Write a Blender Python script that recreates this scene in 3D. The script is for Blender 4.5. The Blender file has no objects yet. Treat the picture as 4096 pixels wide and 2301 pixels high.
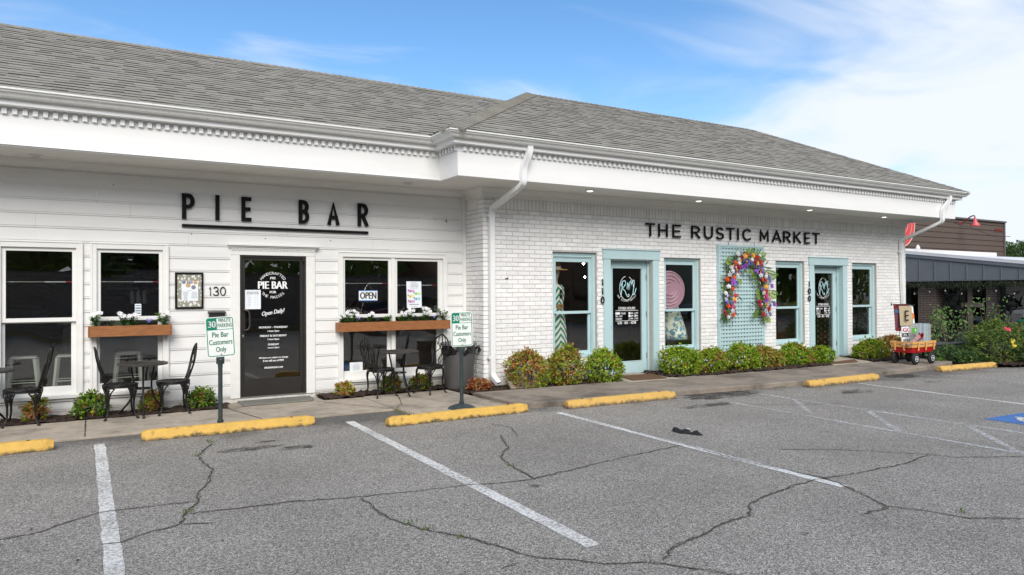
import bpy, math, random
from mathutils import Vector, Matrix
R = math.radians
sc = bpy.context.scene
rng = random.Random(7)

# ------------------------------------------------------------------ camera
cam_d = bpy.data.cameras.new("camera"); cam = bpy.data.objects.new("camera", cam_d)
sc.collection.objects.link(cam); sc.camera = cam
cam_d.sensor_width = 36; cam_d.lens = 25.262; cam_d.clip_start = .05; cam_d.clip_end = 2000
yaw, pitch, roll = R(30.7398), R(.46627), R(-.31835)
f_ = Vector((math.sin(yaw), math.cos(yaw), 0)); r_ = Vector((math.cos(yaw), -math.sin(yaw), 0)); u_ = Vector((0, 0, 1))
f2 = f_*math.cos(pitch)+u_*math.sin(pitch); u2 = u_*math.cos(pitch)-f_*math.sin(pitch)
r3 = r_*math.cos(roll)+u2*math.sin(roll); u3 = u2*math.cos(roll)-r_*math.sin(roll)
M4 = Matrix.Identity(4)
for i in range(3): M4[i][0] = r3[i]; M4[i][1] = u3[i]; M4[i][2] = -f2[i]
M4[2][3] = 1.65
cam.matrix_world = M4

# ------------------------------------------------------------------ sky and sun
SUN_EL, SUN_AZ = R(38), R(203)      # azimuth clockwise from +Y
world = bpy.data.worlds.new("World"); sc.world = world; world.use_nodes = True
nt = world.node_tree; nt.nodes.clear(); N = nt.nodes.new; L = nt.links.new
out = N('ShaderNodeOutputWorld'); bg = N('ShaderNodeBackground'); L(bg.outputs[0], out.inputs[0])
sky = N('ShaderNodeTexSky'); sky.sky_type = 'NISHITA'; sky.sun_disc = False; sky.sun_elevation = SUN_EL; sky.sun_rotation = SUN_AZ
sky.air_density = 1.0; sky.dust_density = .3; sky.ozone_density = 2.2
tc = N('ShaderNodeTexCoord'); sx = N('ShaderNodeSeparateXYZ'); L(tc.outputs['Generated'], sx.inputs[0])
# flattened cloud coordinates (a layer overhead): direction / (z + .12)
add = N('ShaderNodeMath'); add.operation = 'ADD'; add.inputs[1].default_value = .13; L(sx.outputs[2], add.inputs[0])
mx = N('ShaderNodeMath'); mx.operation = 'MAXIMUM'; mx.inputs[1].default_value = .05; L(add.outputs[0], mx.inputs[0])
dv = N('ShaderNodeVectorMath'); dv.operation = 'DIVIDE'; L(tc.outputs['Generated'], dv.inputs[0])
cb = N('ShaderNodeCombineXYZ')
for i in range(3): L(mx.outputs[0], cb.inputs[i])
L(cb.outputs[0], dv.inputs[1])
mp = N('ShaderNodeMapping'); mp.inputs['Scale'].default_value = (.9, 1.5, 1); mp.inputs['Rotation'].default_value = (0, 0, R(-28)); L(dv.outputs[0], mp.inputs[0])
n1 = N('ShaderNodeTexNoise'); n1.inputs['Scale'].default_value = 1.1; n1.inputs['Detail'].default_value = 9; n1.inputs['Roughness'].default_value = .52; n1.inputs['Distortion'].default_value = 1.1
L(mp.outputs[0], n1.inputs[0])
# more cloud towards the +X side of the sky and towards the horizon
bx = N('ShaderNodeMath'); bx.operation = 'MULTIPLY_ADD'; bx.inputs[1].default_value = .75; bx.inputs[2].default_value = -.47; L(sx.outputs[0], bx.inputs[0])
ab = N('ShaderNodeMath'); ab.operation = 'MAXIMUM'; ab.inputs[1].default_value = -.10; L(bx.outputs[0], ab.inputs[0])
hz = N('ShaderNodeMapRange'); hz.inputs['From Min'].default_value = .04; hz.inputs['From Max'].default_value = .37; hz.inputs['To Min'].default_value = .25; hz.inputs['To Max'].default_value = 0; L(sx.outputs[2], hz.inputs[0])
s1 = N('ShaderNodeMath'); s1.operation = 'ADD'; L(ab.outputs[0], s1.inputs[0]); L(hz.outputs[0], s1.inputs[1])
by = N('ShaderNodeMapRange'); by.inputs['From Min'].default_value = .15; by.inputs['From Max'].default_value = -.35; by.inputs['To Min'].default_value = 0; by.inputs['To Max'].default_value = .30; L(sx.outputs[1], by.inputs[0])  # extra cloud added towards -Y, out of view, as neutral fill light
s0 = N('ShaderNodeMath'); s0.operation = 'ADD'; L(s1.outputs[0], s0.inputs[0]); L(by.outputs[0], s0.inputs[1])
sft = N('ShaderNodeMath'); sft.operation = 'MULTIPLY_ADD'; sft.inputs[1].default_value = .85; sft.inputs[2].default_value = .075; L(n1.outputs['Fac'], sft.inputs[0])
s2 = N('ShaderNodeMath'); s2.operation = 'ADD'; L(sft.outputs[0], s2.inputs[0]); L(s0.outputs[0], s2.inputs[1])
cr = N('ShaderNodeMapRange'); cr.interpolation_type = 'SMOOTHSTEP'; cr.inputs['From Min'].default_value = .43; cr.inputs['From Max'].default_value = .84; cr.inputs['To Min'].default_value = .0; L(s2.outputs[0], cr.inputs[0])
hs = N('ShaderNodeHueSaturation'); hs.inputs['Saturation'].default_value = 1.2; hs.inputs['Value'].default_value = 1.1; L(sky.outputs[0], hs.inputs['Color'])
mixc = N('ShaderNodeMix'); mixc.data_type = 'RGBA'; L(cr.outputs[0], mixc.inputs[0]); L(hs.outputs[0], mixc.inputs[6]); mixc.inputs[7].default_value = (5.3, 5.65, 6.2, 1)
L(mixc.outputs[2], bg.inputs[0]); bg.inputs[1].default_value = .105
sun_d = bpy.data.lights.new("sun", 'SUN'); sun = bpy.data.objects.new("sun", sun_d); sc.collection.objects.link(sun)
sun_d.energy = 2.15; sun_d.angle = R(38); sun_d.color = (1, .945, .86)
sd = Vector((math.sin(SUN_AZ)*math.cos(SUN_EL), math.cos(SUN_AZ)*math.cos(SUN_EL), math.sin(SUN_EL)))
sun.rotation_euler = sd.to_track_quat('Z', 'Y').to_euler()
sc.view_settings.view_transform = 'Standard'; sc.view_settings.look = 'None'; sc.view_settings.exposure = .71; sc.view_settings.gamma = 1
sc.cycles.max_bounces = 7; sc.cycles.transparent_max_bounces = 12; sc.cycles.caustics_reflective = False; sc.cycles.caustics_refractive = False

# ------------------------------------------------------------------ materials
def pmat(name, col, rough=.6, var=.06, vs=4, bump=0., bs=60, metal=0., spec=.5, dirt=None, ds=2.5, dlo=.55, dhi=.75, attr=False, stretch=(1, 1, 1), emit=None, coat=0):
    m = bpy.data.materials.new(name); m.use_nodes = True; t = m.node_tree; b = t.nodes['Principled BSDF']
    N = t.nodes.new; L = t.links.new
    b.inputs['Roughness'].default_value = rough; b.inputs['Metallic'].default_value = metal; b.inputs['Specular IOR Level'].default_value = spec
    if coat: b.inputs['Coat Weight'].default_value = coat
    tc = N('ShaderNodeTexCoord'); mp = N('ShaderNodeMapping'); mp.inputs['Scale'].default_value = stretch; L(tc.outputs['Object'], mp.inputs[0])
    no = N('ShaderNodeTexNoise'); no.inputs['Scale'].default_value = vs; no.inputs['Detail'].default_value = 6; no.inputs['Roughness'].default_value = .65; L(mp.outputs[0], no.inputs[0])
    r = N('ShaderNodeMapRange'); r.inputs['From Min'].default_value = .3; r.inputs['From Max'].default_value = .7; r.inputs['To Min'].default_value = 1-var; r.inputs['To Max'].default_value = 1+var; L(no.outputs['Fac'], r.inputs[0])
    vm = N('ShaderNodeVectorMath'); vm.operation = 'SCALE'; L(r.outputs[0], vm.inputs['Scale'])
    if attr:
        a = N('ShaderNodeAttribute'); a.attribute_name = 'tint'; mu = N('ShaderNodeVectorMath'); mu.operation = 'MULTIPLY'; mu.inputs[1].default_value = col[:3]; L(a.outputs['Color'], mu.inputs[0]); L(mu.outputs[0], vm.inputs[0])
    else: vm.inputs[0].default_value = col[:3]
    last = vm.outputs[0]
    if dirt:
        n2 = N('ShaderNodeTexNoise'); n2.inputs['Scale'].default_value = ds; n2.inputs['Detail'].default_value = 8; n2.inputs['Roughness'].default_value = .7; L(mp.outputs[0], n2.inputs[0])
        r2 = N('ShaderNodeMapRange'); r2.inputs['From Min'].default_value = dlo; r2.inputs['From Max'].default_value = dhi; L(n2.outputs['Fac'], r2.inputs[0])
        mc = N('ShaderNodeMix'); mc.data_type = 'RGBA'; L(r2.outputs[0], mc.inputs[0]); L(last, mc.inputs[6]); mc.inputs[7].default_value = (*dirt, 1); last = mc.outputs[2]
    L(last, b.inputs['Base Color'])
    if bump:
        n3 = N('ShaderNodeTexNoise'); n3.inputs['Scale'].default_value = bs; n3.inputs['Detail'].default_value = 5; L(mp.outputs[0], n3.inputs[0])
        bp = N('ShaderNodeBump'); bp.inputs['Strength'].default_value = bump; bp.inputs['Distance'].default_value = .01; L(n3.outputs['Fac'], bp.inputs['Height']); L(bp.outputs[0], b.inputs['Normal'])
    if emit: b.inputs['Emission Color'].default_value = (*emit[0], 1); b.inputs['Emission Strength'].default_value = emit[1]
    return m
def leafmat(name, rough=.5, trans=.35):
    m = bpy.data.materials.new(name); m.use_nodes = True; t = m.node_tree; b = t.nodes['Principled BSDF']; N = t.nodes.new; L = t.links.new
    a = N('ShaderNodeAttribute'); a.attribute_name = 'tint'; L(a.outputs['Color'], b.inputs['Base Color']); b.inputs['Roughness'].default_value = rough
    tr = N('ShaderNodeBsdfTranslucent'); L(a.outputs['Color'], tr.inputs[0]); mx = N('ShaderNodeMixShader'); mx.inputs[0].default_value = trans
    L(b.outputs[0], mx.inputs[1]); L(tr.outputs[0], mx.inputs[2]); L(mx.outputs[0], t.nodes['Material Output'].inputs[0]); return m
def glassmat(name, tint, ior=1.55, rough=0.0, wav=.0, mult=3.0):
    m = bpy.data.materials.new(name); m.use_nodes = True; t = m.node_tree; t.nodes.remove(t.nodes['Principled BSDF']); N = t.nodes.new; L = t.links.new
    tr = N('ShaderNodeBsdfTransparent'); tr.inputs[0].default_value = (*tint, 1); g = N('ShaderNodeBsdfGlossy'); g.inputs['Roughness'].default_value = rough
    # Schlick reflectance on both sides of the pane (ior gives the normal-incidence value)
    f0 = ((ior-1)/(ior+1))**2*mult; lw = N('ShaderNodeLayerWeight'); lw.inputs[0].default_value = .5; pw = N('ShaderNodeMath'); pw.operation = 'POWER'; pw.inputs[1].default_value = 5; L(lw.outputs['Facing'], pw.inputs[0])
    mu = N('ShaderNodeMath'); mu.operation = 'MULTIPLY_ADD'; mu.inputs[1].default_value = 1-f0; mu.inputs[2].default_value = f0; mu.use_clamp = True; L(pw.outputs[0], mu.inputs[0])
    if wav:
        tc = N('ShaderNodeTexCoord'); n = N('ShaderNodeTexNoise'); n.inputs['Scale'].default_value = 1.3; n.inputs['Detail'].default_value = 1; L(tc.outputs['Object'], n.inputs[0])
        bp = N('ShaderNodeBump'); bp.inputs['Strength'].default_value = 1; bp.inputs['Distance'].default_value = wav; L(n.outputs['Fac'], bp.inputs['Height']); L(bp.outputs[0], g.inputs['Normal'])
    mx = N('ShaderNodeMixShader'); L(mu.outputs[0], mx.inputs[0]); L(tr.outputs[0], mx.inputs[1]); L(g.outputs[0], mx.inputs[2]); L(mx.outputs[0], t.nodes['Material Output'].inputs[0]); return m
WHITE = (.80, .79, .76)
M = {}
M['siding'] = pmat('white_siding_paint', (.79, .785, .77), .5, .03, 1.5, .12, 70, dirt=(.55, .52, .47), ds=5, dlo=.66, dhi=.84, stretch=(1, 1, 4))
M['trim'] = pmat('white_trim_paint', (.80, .795, .77), .45, .03, 3, .1, 60, dirt=(.5, .46, .40), ds=9, dlo=.68, dhi=.8, stretch=(1, 1, 3))
M['fascia'] = pmat('white_fascia_paint', (.82, .82, .81), .5, .03, 1.2, .12, 30, dirt=(.62, .6, .55), ds=6, dlo=.66, dhi=.85, stretch=(.6, .6, 5))
M['soffit'] = pmat('soffit_paint', (.80, .785, .74), .7, .04, 2)
M['gutter'] = pmat('gutter_metal_paint', (.76, .76, .74), .35, .05, 3, dirt=(.36, .32, .27), ds=7, dlo=.58, dhi=.85, stretch=(3, 3, .6))
M['brick'] = pmat('white_painted_brick', (.84, .835, .83), .6, .05, 9, .35, 55, attr=True, dirt=(.6, .5, .43), ds=14, dlo=.68, dhi=.8)
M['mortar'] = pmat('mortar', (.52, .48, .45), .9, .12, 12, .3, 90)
M['blue'] = pmat('pale_aqua_paint', (.46, .62, .64), .45, .03, 3, .06, 50)
M['shingle'] = pmat('asphalt_shingle', (.285, .270, .238), .92, .08, 2.2, .5, 220, attr=True)
M['deck'] = pmat('roof_underlay', (.05, .048, .045), .95, .1, 5)
M['black'] = pmat('black_letter_metal', (.007, .008, .008), .7, .1, 5, spec=.2)
M['dkbrown'] = pmat('dark_bronze_metal', (.022, .019, .017), .42, .1, 5)
M['steel'] = pmat('brushed_steel', (.5, .49, .46), .3, .05, 20, metal=.9)
M['glass'] = glassmat('window_glass', (.88, .89, .88), 1.5, 0, .006, 3.0)
M['glassdoor'] = glassmat('door_glass', (.78, .76, .73), 1.5, 0, .003, 3.0)
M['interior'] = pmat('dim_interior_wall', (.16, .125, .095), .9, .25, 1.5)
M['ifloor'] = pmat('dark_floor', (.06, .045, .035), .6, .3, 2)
M['cedar'] = pmat('stained_cedar', (.30, .115, .036), .55, .28, 7, .2, 40, stretch=(1, 6, 9), dirt=(.16, .055, .018), ds=4, dlo=.6, dhi=.75)
M['soil'] = pmat('dark_soil', (.03, .02, .015), .95, .3, 20, .6, 60)
M['leaf'] = leafmat('leaf')
M['flower'] = leafmat('petal', .6, .12)
M['castiron'] = pmat('black_cast_metal', (.010, .0095, .009), .38, .2, 12, .25, 80, spec=.35)
M['conc'] = pmat('weathered_concrete', (.40, .34, .27), .92, .16, 6, .35, 120, dirt=(.17, .145, .115), ds=1.3, dlo=.50, dhi=.72)
M['conc2'] = pmat('dirty_concrete', (.27, .225, .18), .92, .2, 5, .4, 120, dirt=(.10, .085, .07), ds=1.1, dlo=.46, dhi=.68)
M['slab'] = pmat('grey_threshold_concrete', (.18, .175, .15), .9, .12, 5, .2, 90)
M['joint'] = pmat('dark_joint', (.04, .033, .025), .95, .2, 20)
M['mulch'] = pmat('dark_mulch', (.05, .028, .018), .97, .55, 26, 1.0, 45, dirt=(.012, .008, .006), ds=22, dlo=.45, dhi=.62)
def foot(m, col, z0, z1):
    # grime line near the ground on a painted thing (a stain that belongs to it)
    t = m.node_tree; N = t.nodes.new; L = t.links.new; b = t.nodes['Principled BSDF']; src = b.inputs['Base Color'].links[0].from_socket
    tc = N('ShaderNodeTexCoord'); sp_ = N('ShaderNodeSeparateXYZ'); L(tc.outputs['Object'], sp_.inputs[0]); n = N('ShaderNodeTexNoise'); n.inputs['Scale'].default_value = 11; n.inputs['Detail'].default_value = 8; n.inputs['Roughness'].default_value = .75; L(tc.outputs['Object'], n.inputs[0])
    a = N('ShaderNodeMath'); a.operation = 'MULTIPLY_ADD'; a.inputs[1].default_value = -.16; L(n.outputs['Fac'], a.inputs[0]); L(sp_.outputs[2], a.inputs[2]); r = N('ShaderNodeMapRange'); r.inputs[1].default_value = z0-.08; r.inputs[2].default_value = z1-.08; r.inputs[3].default_value = 1; r.inputs[4].default_value = 0; L(a.outputs[0], r.inputs[0])
    mx = N('ShaderNodeMix'); mx.data_type = 'RGBA'; L(r.outputs[0], mx.inputs[0]); L(src, mx.inputs[6]); mx.inputs[7].default_value = (*col, 1); L(mx.outputs[2], b.inputs['Base Color']); return m
M['siding'] = foot(M['siding'], (.40, .36, .30), .0, .17); M['brick'] = foot(M['brick'], (.52, .46, .40), .0, .16)
M['yellow'] = foot(pmat('yellow_stop_paint', (.64, .39, .08), .7, .12, 7, .35, 40, dirt=(.20, .13, .05), ds=12, dlo=.57, dhi=.68), (.10, .075, .04), .006, .040)
M['yellowpale'] = foot(pmat('faded_yellow_stop_paint', (.62, .38, .095), .75, .14, 7, .35, 40, dirt=(.22, .15, .08), ds=9, dlo=.55, dhi=.70), (.12, .09, .06), .008, .052)
M['signwhite'] = pmat('reflective_sign_white', (.80, .83, .80), .4, .02, 3)
M['signgreen'] = pmat('sign_green', (.0, .21, .12), .4, .03, 3)
M['post'] = pmat('dark_green_post', (.03, .045, .045), .6, .3, 14, .2, 60)
M['paper'] = pmat('white_paper', (.80, .84, .88), .7, .02, 3)
M['rubber'] = pmat('grey_bin_plastic', (.085, .082, .082), .55, .06, 8, .1, 90)
M['binlid'] = pmat('blue_grey_bin_lid', (.14, .155, .165), .45, .06, 8)
M['bag'] = pmat('black_bag_plastic', (.012, .012, .012), .22, .1, 8, .8, 25)
M['tyre'] = pmat('black_tyre', (.014, .014, .015), .75, .1, 8)
M['hub'] = pmat('white_hub', (.72, .76, .80), .35, .03, 8)
M['red'] = pmat('red_paint', (.50, .012, .02), .35, .05, 5)
M['pine'] = pmat('light_pine', (.78, .42, .13), .5, .14, 9, .1, 40, stretch=(1, 4, 6))
M['mat'] = pmat('brown_doormat', (.13, .065, .030), .95, .2, 60, .6, 200)
M['splash'] = pmat('weathered_board', (.26, .22, .16), .9, .2, 6, .3, 60, stretch=(1, 5, 1))
M['whitetext'] = pmat('white_vinyl', (.85, .86, .86), .5, .01, 3)
M['greytext'] = pmat('grey_print', (.22, .22, .25), .7, .01, 3)
M['trunk'] = pmat('bark', (.10, .075, .055), .9, .3, 12, .5, 40)
def flat(name, c, rough=.6, **k):
    if name not in M: M[name] = pmat(name, c, rough, .04, 6, **k)
    return M[name]

# ------------------------------------------------------------------ mesh helpers
class MB:
    def __init__(s): s.v = []; s.f = []; s.c = []; s.cur = None; s.mi = []; s.m = 0
    def face(s, idx): s.f.append(tuple(idx)); s.c.append(s.cur); s.mi.append(s.m)
    def add(s, vs, fs):
        n = len(s.v); s.v.extend([tuple(p) for p in vs])
        for f in fs: s.face([n+i for i in f])
    def quad(s, a, b, c, d): s.add([a, b, c, d], [(0, 1, 2, 3)])
    def box(s, x0, x1, y0, y1, z0, z1, T=None):
        vs = [(x, y, z) for z in (z0, z1) for y in (y0, y1) for x in (x0, x1)]
        if T: vs = [tuple(T @ Vector(p)) for p in vs]
        s.add(vs, [(0, 2, 3, 1), (4, 5, 7, 6), (0, 1, 5, 4), (2, 6, 7, 3), (0, 4, 6, 2), (1, 3, 7, 5)])
    def prism(s, poly, mapf, d0, d1):
        """poly: 2-D points; mapf(u, v, d) -> point"""
        n = len(poly); vs = [mapf(u, v, d0) for u, v in poly]+[mapf(u, v, d1) for u, v in poly]
        fs = [tuple(range(n)), tuple(range(2*n-1, n-1, -1))]+[(i, n+i, n+(i+1) % n, (i+1) % n) for i in range(n)]
        s.add(vs, fs)
    def tube(s, pts, rad, n=8, closed=False, flat=1.0, cap=True, up=None):
        pts = [Vector(p) for p in pts]; m = len(pts)
        if not hasattr(rad, '__len__'): rad = [rad]*m
        rings = []; prev = None
        for i, p in enumerate(pts):
            a = pts[i-1] if (i > 0 or closed) else p; b = pts[(i+1) % m] if (i < m-1 or closed) else p
            t = (b-a)
            if t.length < 1e-9: t = Vector((0, 0, 1))
            t.normalize()
            if up is not None: x = Vector(up).cross(t)
            elif prev is None: x = t.cross(Vector((0, 0, 1)) if abs(t.z) < .9 else Vector((1, 0, 0)))
            else: x = prev-t*prev.dot(t)
            if x.length < 1e-6: x = t.orthogonal()
            x.normalize(); prev = x; y = t.cross(x); rings.append([p+(x*math.cos(2*math.pi*k/n)+y*flat*math.sin(2*math.pi*k/n))*rad[i] for k in range(n)])
        base = len(s.v); s.v.extend([tuple(q) for r in rings for q in r])
        for i in range(m if closed else m-1):
            j = (i+1) % m
            for k in range(n): s.face([base+i*n+k, base+i*n+(k+1) % n, base+j*n+(k+1) % n, base+j*n+k])
        if cap and not closed:
            s.face([base+k for k in range(n-1, -1, -1)]); s.face([base+(m-1)*n+k for k in range(n)])
    def lathe(s, prof, c, n=24, axis='z'):
        base = len(s.v); cx, cy, cz = c
        for r, h in prof:
            for k in range(n):
                a = 2*math.pi*k/n; u, v = r*math.cos(a), r*math.sin(a)
                s.v.append((cx+u, cy+v, cz+h) if axis == 'z' else ((cx+u, cy+h, cz+v) if axis == 'y' else (cx+h, cy+u, cz+v)))
        for i in range(len(prof)-1):
            for k in range(n): s.face([base+i*n+k, base+i*n+(k+1) % n, base+(i+1)*n+(k+1) % n, base+(i+1)*n+k])
        s.face([base+k for k in range(n-1, -1, -1)]); s.face([base+(len(prof)-1)*n+k for k in range(n)])
    def sweep(s, path, prof, closed=False):
        """path of (x,y); prof of (out,z), outward = right-hand side (dy,-dx)"""
        m = len(path); rows = []
        for i, p in enumerate(path):
            ns = []
            for a, b in ((i-1, i), (i, i+1)):
                if a < 0 or b >= m: continue
                d = Vector((path[b][0]-path[a][0], path[b][1]-path[a][1])).normalized(); ns.append(Vector((d.y, -d.x)))
            if len(ns) == 2: o = (ns[0]+ns[1]); o = o/(1+ns[0].dot(ns[1])) if (1+ns[0].dot(ns[1])) > .01 else ns[0]
            else: o = ns[0]
            rows.append([(p[0]+o.x*q, p[1]+o.y*q, z) for q, z in prof])
        base = len(s.v); k = len(prof); s.v.extend([q for r in rows for q in r])
        for i in range(m-1):
            for j in range(k-1): s.face([base+i*k+j, base+(i+1)*k+j, base+(i+1)*k+j+1, base+i*k+j+1])
        return rows
    def build(s, name, mat, parent=None, smooth=False, bevel=0, loc=None, auto=False):
        me = bpy.data.meshes.new(name); me.from_pydata(s.v, [], s.f)
        mats = mat if isinstance(mat, (list, tuple)) else [mat]
        for q in mats: me.materials.append(q)
        if len(mats) > 1: me.polygons.foreach_set('material_index', s.mi)
        if any(c is not None for c in s.c):
            at = me.color_attributes.new('tint', 'FLOAT_COLOR', 'CORNER'); buf = []
            for f, c in zip(s.f, s.c):
                c = c or (1, 1, 1); buf.extend([c[0], c[1], c[2], 1.0]*len(f))
            at.data.foreach_set('color', buf)
        if smooth: me.polygons.foreach_set('use_smooth', [True]*len(me.polygons))
        me.update(); o = bpy.data.objects.new(name, me); sc.collection.objects.link(o)
        if parent: o.parent = parent
        if loc: o.location = loc
        if auto: me.set_sharp_from_angle(angle=R(35))
        if bevel: bv = o.modifiers.new('bevel', 'BEVEL'); bv.width = bevel; bv.segments = 1; bv.limit_method = 'ANGLE'
        return o
def tag(o, label=None, cat=None, group=None, kind=None):
    if label: o['label'] = label
    if cat: o['category'] = cat
    if group: o['group'] = group
    if kind: o['kind'] = kind
    return o
def empty(name, loc=(0, 0, 0), label=None, cat=None, group=None, rz=0):
    o = bpy.data.objects.new(name, None); sc.collection.objects.link(o); o.location = loc; o.rotation_euler = (0, 0, rz); o.empty_display_size = .2
    return tag(o, label, cat, group)
def copy_tree(o, loc=None, rz=None, label=None, parent=None, scale=None):
    c = o.copy(); sc.collection.objects.link(c)
    if parent: c.parent = parent
    for ch in list(o.children): copy_tree(ch, parent=c)
    if loc is not None: c.location = loc
    if rz is not None: c.rotation_euler = (0, 0, rz)
    if scale is not None: c.scale = scale
    if label: c['label'] = label
    return c
TXT = {}
def textmesh(t):
    if t in TXT: return TXT[t]
    cu = bpy.data.curves.new('t', 'FONT'); cu.body = t; cu.size = 1; cu.resolution_u = 3
    ob = bpy.data.objects.new('t', cu); sc.collection.objects.link(ob); dg = bpy.context.evaluated_depsgraph_get(); dg.update()
    me = bpy.data.meshes.new_from_object(ob.evaluated_get(dg)); vs = [(v.co.x, v.co.y) for v in me.vertices]; fs = [tuple(p.vertices) for p in me.polygons]
    bpy.data.objects.remove(ob); bpy.data.meshes.remove(me); bpy.data.curves.remove(cu)
    x0 = min(v[0] for v in vs); x1 = max(v[0] for v in vs); y0 = min(v[1] for v in vs); y1 = max(v[1] for v in vs)
    TXT[t] = (vs, fs, x0, x1, y0, y1); return TXT[t]
def text(mb, t, cx, cz, h, y, w=None, rot=0, mapf=None, bold=0, shear=0):
    """centre the words at (cx, cz) on the plane Y=y, cap height h; w squeezes to a width"""
    for k in range(1 if not bold else 3):
        vs, fs, x0, x1, y0, y1 = textmesh(t); s = h/(y1-y0); sxx = (w/(x1-x0)) if w else s
        o = (0, -bold, bold)[k]; ca, sa = math.cos(rot), math.sin(rot); pts = []
        for a, b in vs:
            u = (a-(x0+x1)/2)*sxx+o; v = (b-(y0+y1)/2)*s; u += shear*v
            u, v = u*ca-v*sa, u*sa+v*ca
            pts.append(mapf(cx+u, cz+v) if mapf else (cx+u, y-k*.0002, cz+v))
        mb.add(pts, fs)
def arctext(mb, t, cx, cz, r, a0, a1, h, y, inside=False):
    n = len(t)
    for i, ch in enumerate(t):
        if ch == ' ': continue
        a = a0+(a1-a0)*(i+.5)/n; rot = a-math.pi/2 if not inside else a+math.pi/2
        text(mb, ch, cx+r*math.cos(a), cz+r*math.sin(a), h, y, rot=rot, w=None if ch != 'I' else h*.22)
def arc(cx, cy, rx, ry, a0, a1, n=8): return [(cx+rx*math.cos(R(a0+(a1-a0)*i/n)), cy+ry*math.sin(R(a0+(a1-a0)*i/n))) for i in range(n+1)]
GL = {  # stroke skeletons in a unit box; each is a list of (points, closed)
 'P': [[(0, 0), (0, 1)], [(0, 1), (.45, 1)]+arc(.45, .74, .55, .26, 90, -90)+[(0, .48)]],
 'I': [[(0, 0), (0, 1)]], 'E': [[(1, 0), (0, 0), (0, 1), (1, 1)], [(0, .5), (.85, .5)]],
 'B': [[(0, 0), (0, 1)], [(0, 1), (.4, 1)]+arc(.4, .765, .55, .235, 90, -90)+[(0, .53)], [(0, .53), (.42, .53)]+arc(.42, .265, .58, .265, 90, -90)+[(0, 0)]],
 'A': [[(0, 0), (.5, 1), (1, 0)], [(.2, .3), (.8, .3)]],
 'R': [[(0, 0), (0, 1)], [(0, 1), (.42, 1)]+arc(.42, .735, .58, .265, 90, -90)+[(0, .47)], [(.45, .47), (1, 0)]],
 'T': [[(0, 1), (1, 1)], [(.5, 0), (.5, 1)]], 'H': [[(0, 0), (0, 1)], [(1, 0), (1, 1)], [(0, .52), (1, .52)]],
 'U': [[(0, 1), (0, .38)]+arc(.5, .38, .5, .38, 180, 360)+[(1, .38), (1, 1)]],
 'S': [arc(.5, .74, .46, .26, 35, 180, 7)+arc(.5, .74, .46, .24, 180, 262, 4)+arc(.5, .25, .5, .25, 75, -150, 10)],
 'C': [arc(.58, .5, .58, .5, 48, 312, 14)], 'M': [[(0, 0), (0, 1), (.5, .25), (1, 1), (1, 0)]],
 'K': [[(0, 0), (0, 1)], [(.95, 1), (.05, .42)], [(.3, .58), (1, 0)]],
 '1': [[(0, .8), (.5, 1), (.5, 0)]], '3': [arc(.48, .74, .46, .26, 150, -90, 9), arc(.48, .25, .52, .25, 90, -155, 9)], '0': [arc(.5, .5, .5, .5, 0, 360, 20)]}
def ribbon(mb, pts, w, mapf, d0, d1, closed=False):
    """flat stroke of width w along 2-D points, mitred"""
    q = [pts[0]]
    for p in pts[1:]:
        if math.dist(p, q[-1]) > 1e-5: q.append(p)
    if closed and math.dist(q[0], q[-1]) < 1e-4: q = q[:-1]
    m = len(q); Lf, Rt = [], []
    for i in range(m):
        ns = []
        for a, b in ((i-1, i), (i, i+1)):
            if not closed and (a < 0 or b >= m): continue
            p, r = Vector(q[a % m]), Vector(q[b % m]); d = (r-p).normalized(); ns.append(Vector((-d.y, d.x)))
        o = (ns[0]+ns[1])/max(.45, 1+ns[0].dot(ns[1])) if len(ns) == 2 else ns[0]
        p = Vector(q[i]); Lf.append(p+o*w/2); Rt.append(p-o*w/2)
    base = len(mb.v)
    for a, b in zip(Lf, Rt): mb.v.extend([tuple(mapf(a.x, a.y, d0)), tuple(mapf(b.x, b.y, d0)), tuple(mapf(a.x, a.y, d1)), tuple(mapf(b.x, b.y, d1))])
    for i in range(m if closed else m-1):
        a = base+4*i; b = base+4*((i+1) % m)
        for fc in ((a, a+1, b+1, b), (a+2, b+2, b+3, a+3), (a, b, b+2, a+2), (a+1, a+3, b+3, b+1)): mb.face(fc)
    if not closed:
        for a in (base, base+4*(m-1)): mb.face((a, a+2, a+3, a+1))
def glyph(mb, ch, x0, x1, z0, z1, w, y, depth):
    for k, st in enumerate(GL[ch]):
        hx = w/2; y_ = k*.002; xa, xb, za, zb = x0+hx, x1-hx, z0+hx, z1-hx
        if ch == 'I': xa = xb = (x0+x1)/2
        ext = []
        pts = [(xa+u*(xb-xa), za+v*(zb-za)) for u, v in st]; closed = ch == '0'
        if not closed:   # run open ends out to the letter box
            for e in (0, -1):
                p = Vector(pts[e]); d = (p-Vector(pts[1 if e == 0 else -2])).normalized(); pts[e] = tuple(p+d*hx)
        ribbon(mb, pts, w, lambda u, v, d: (u, d, v), y-.0015*k, y+depth-.0015*k, closed)

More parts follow.
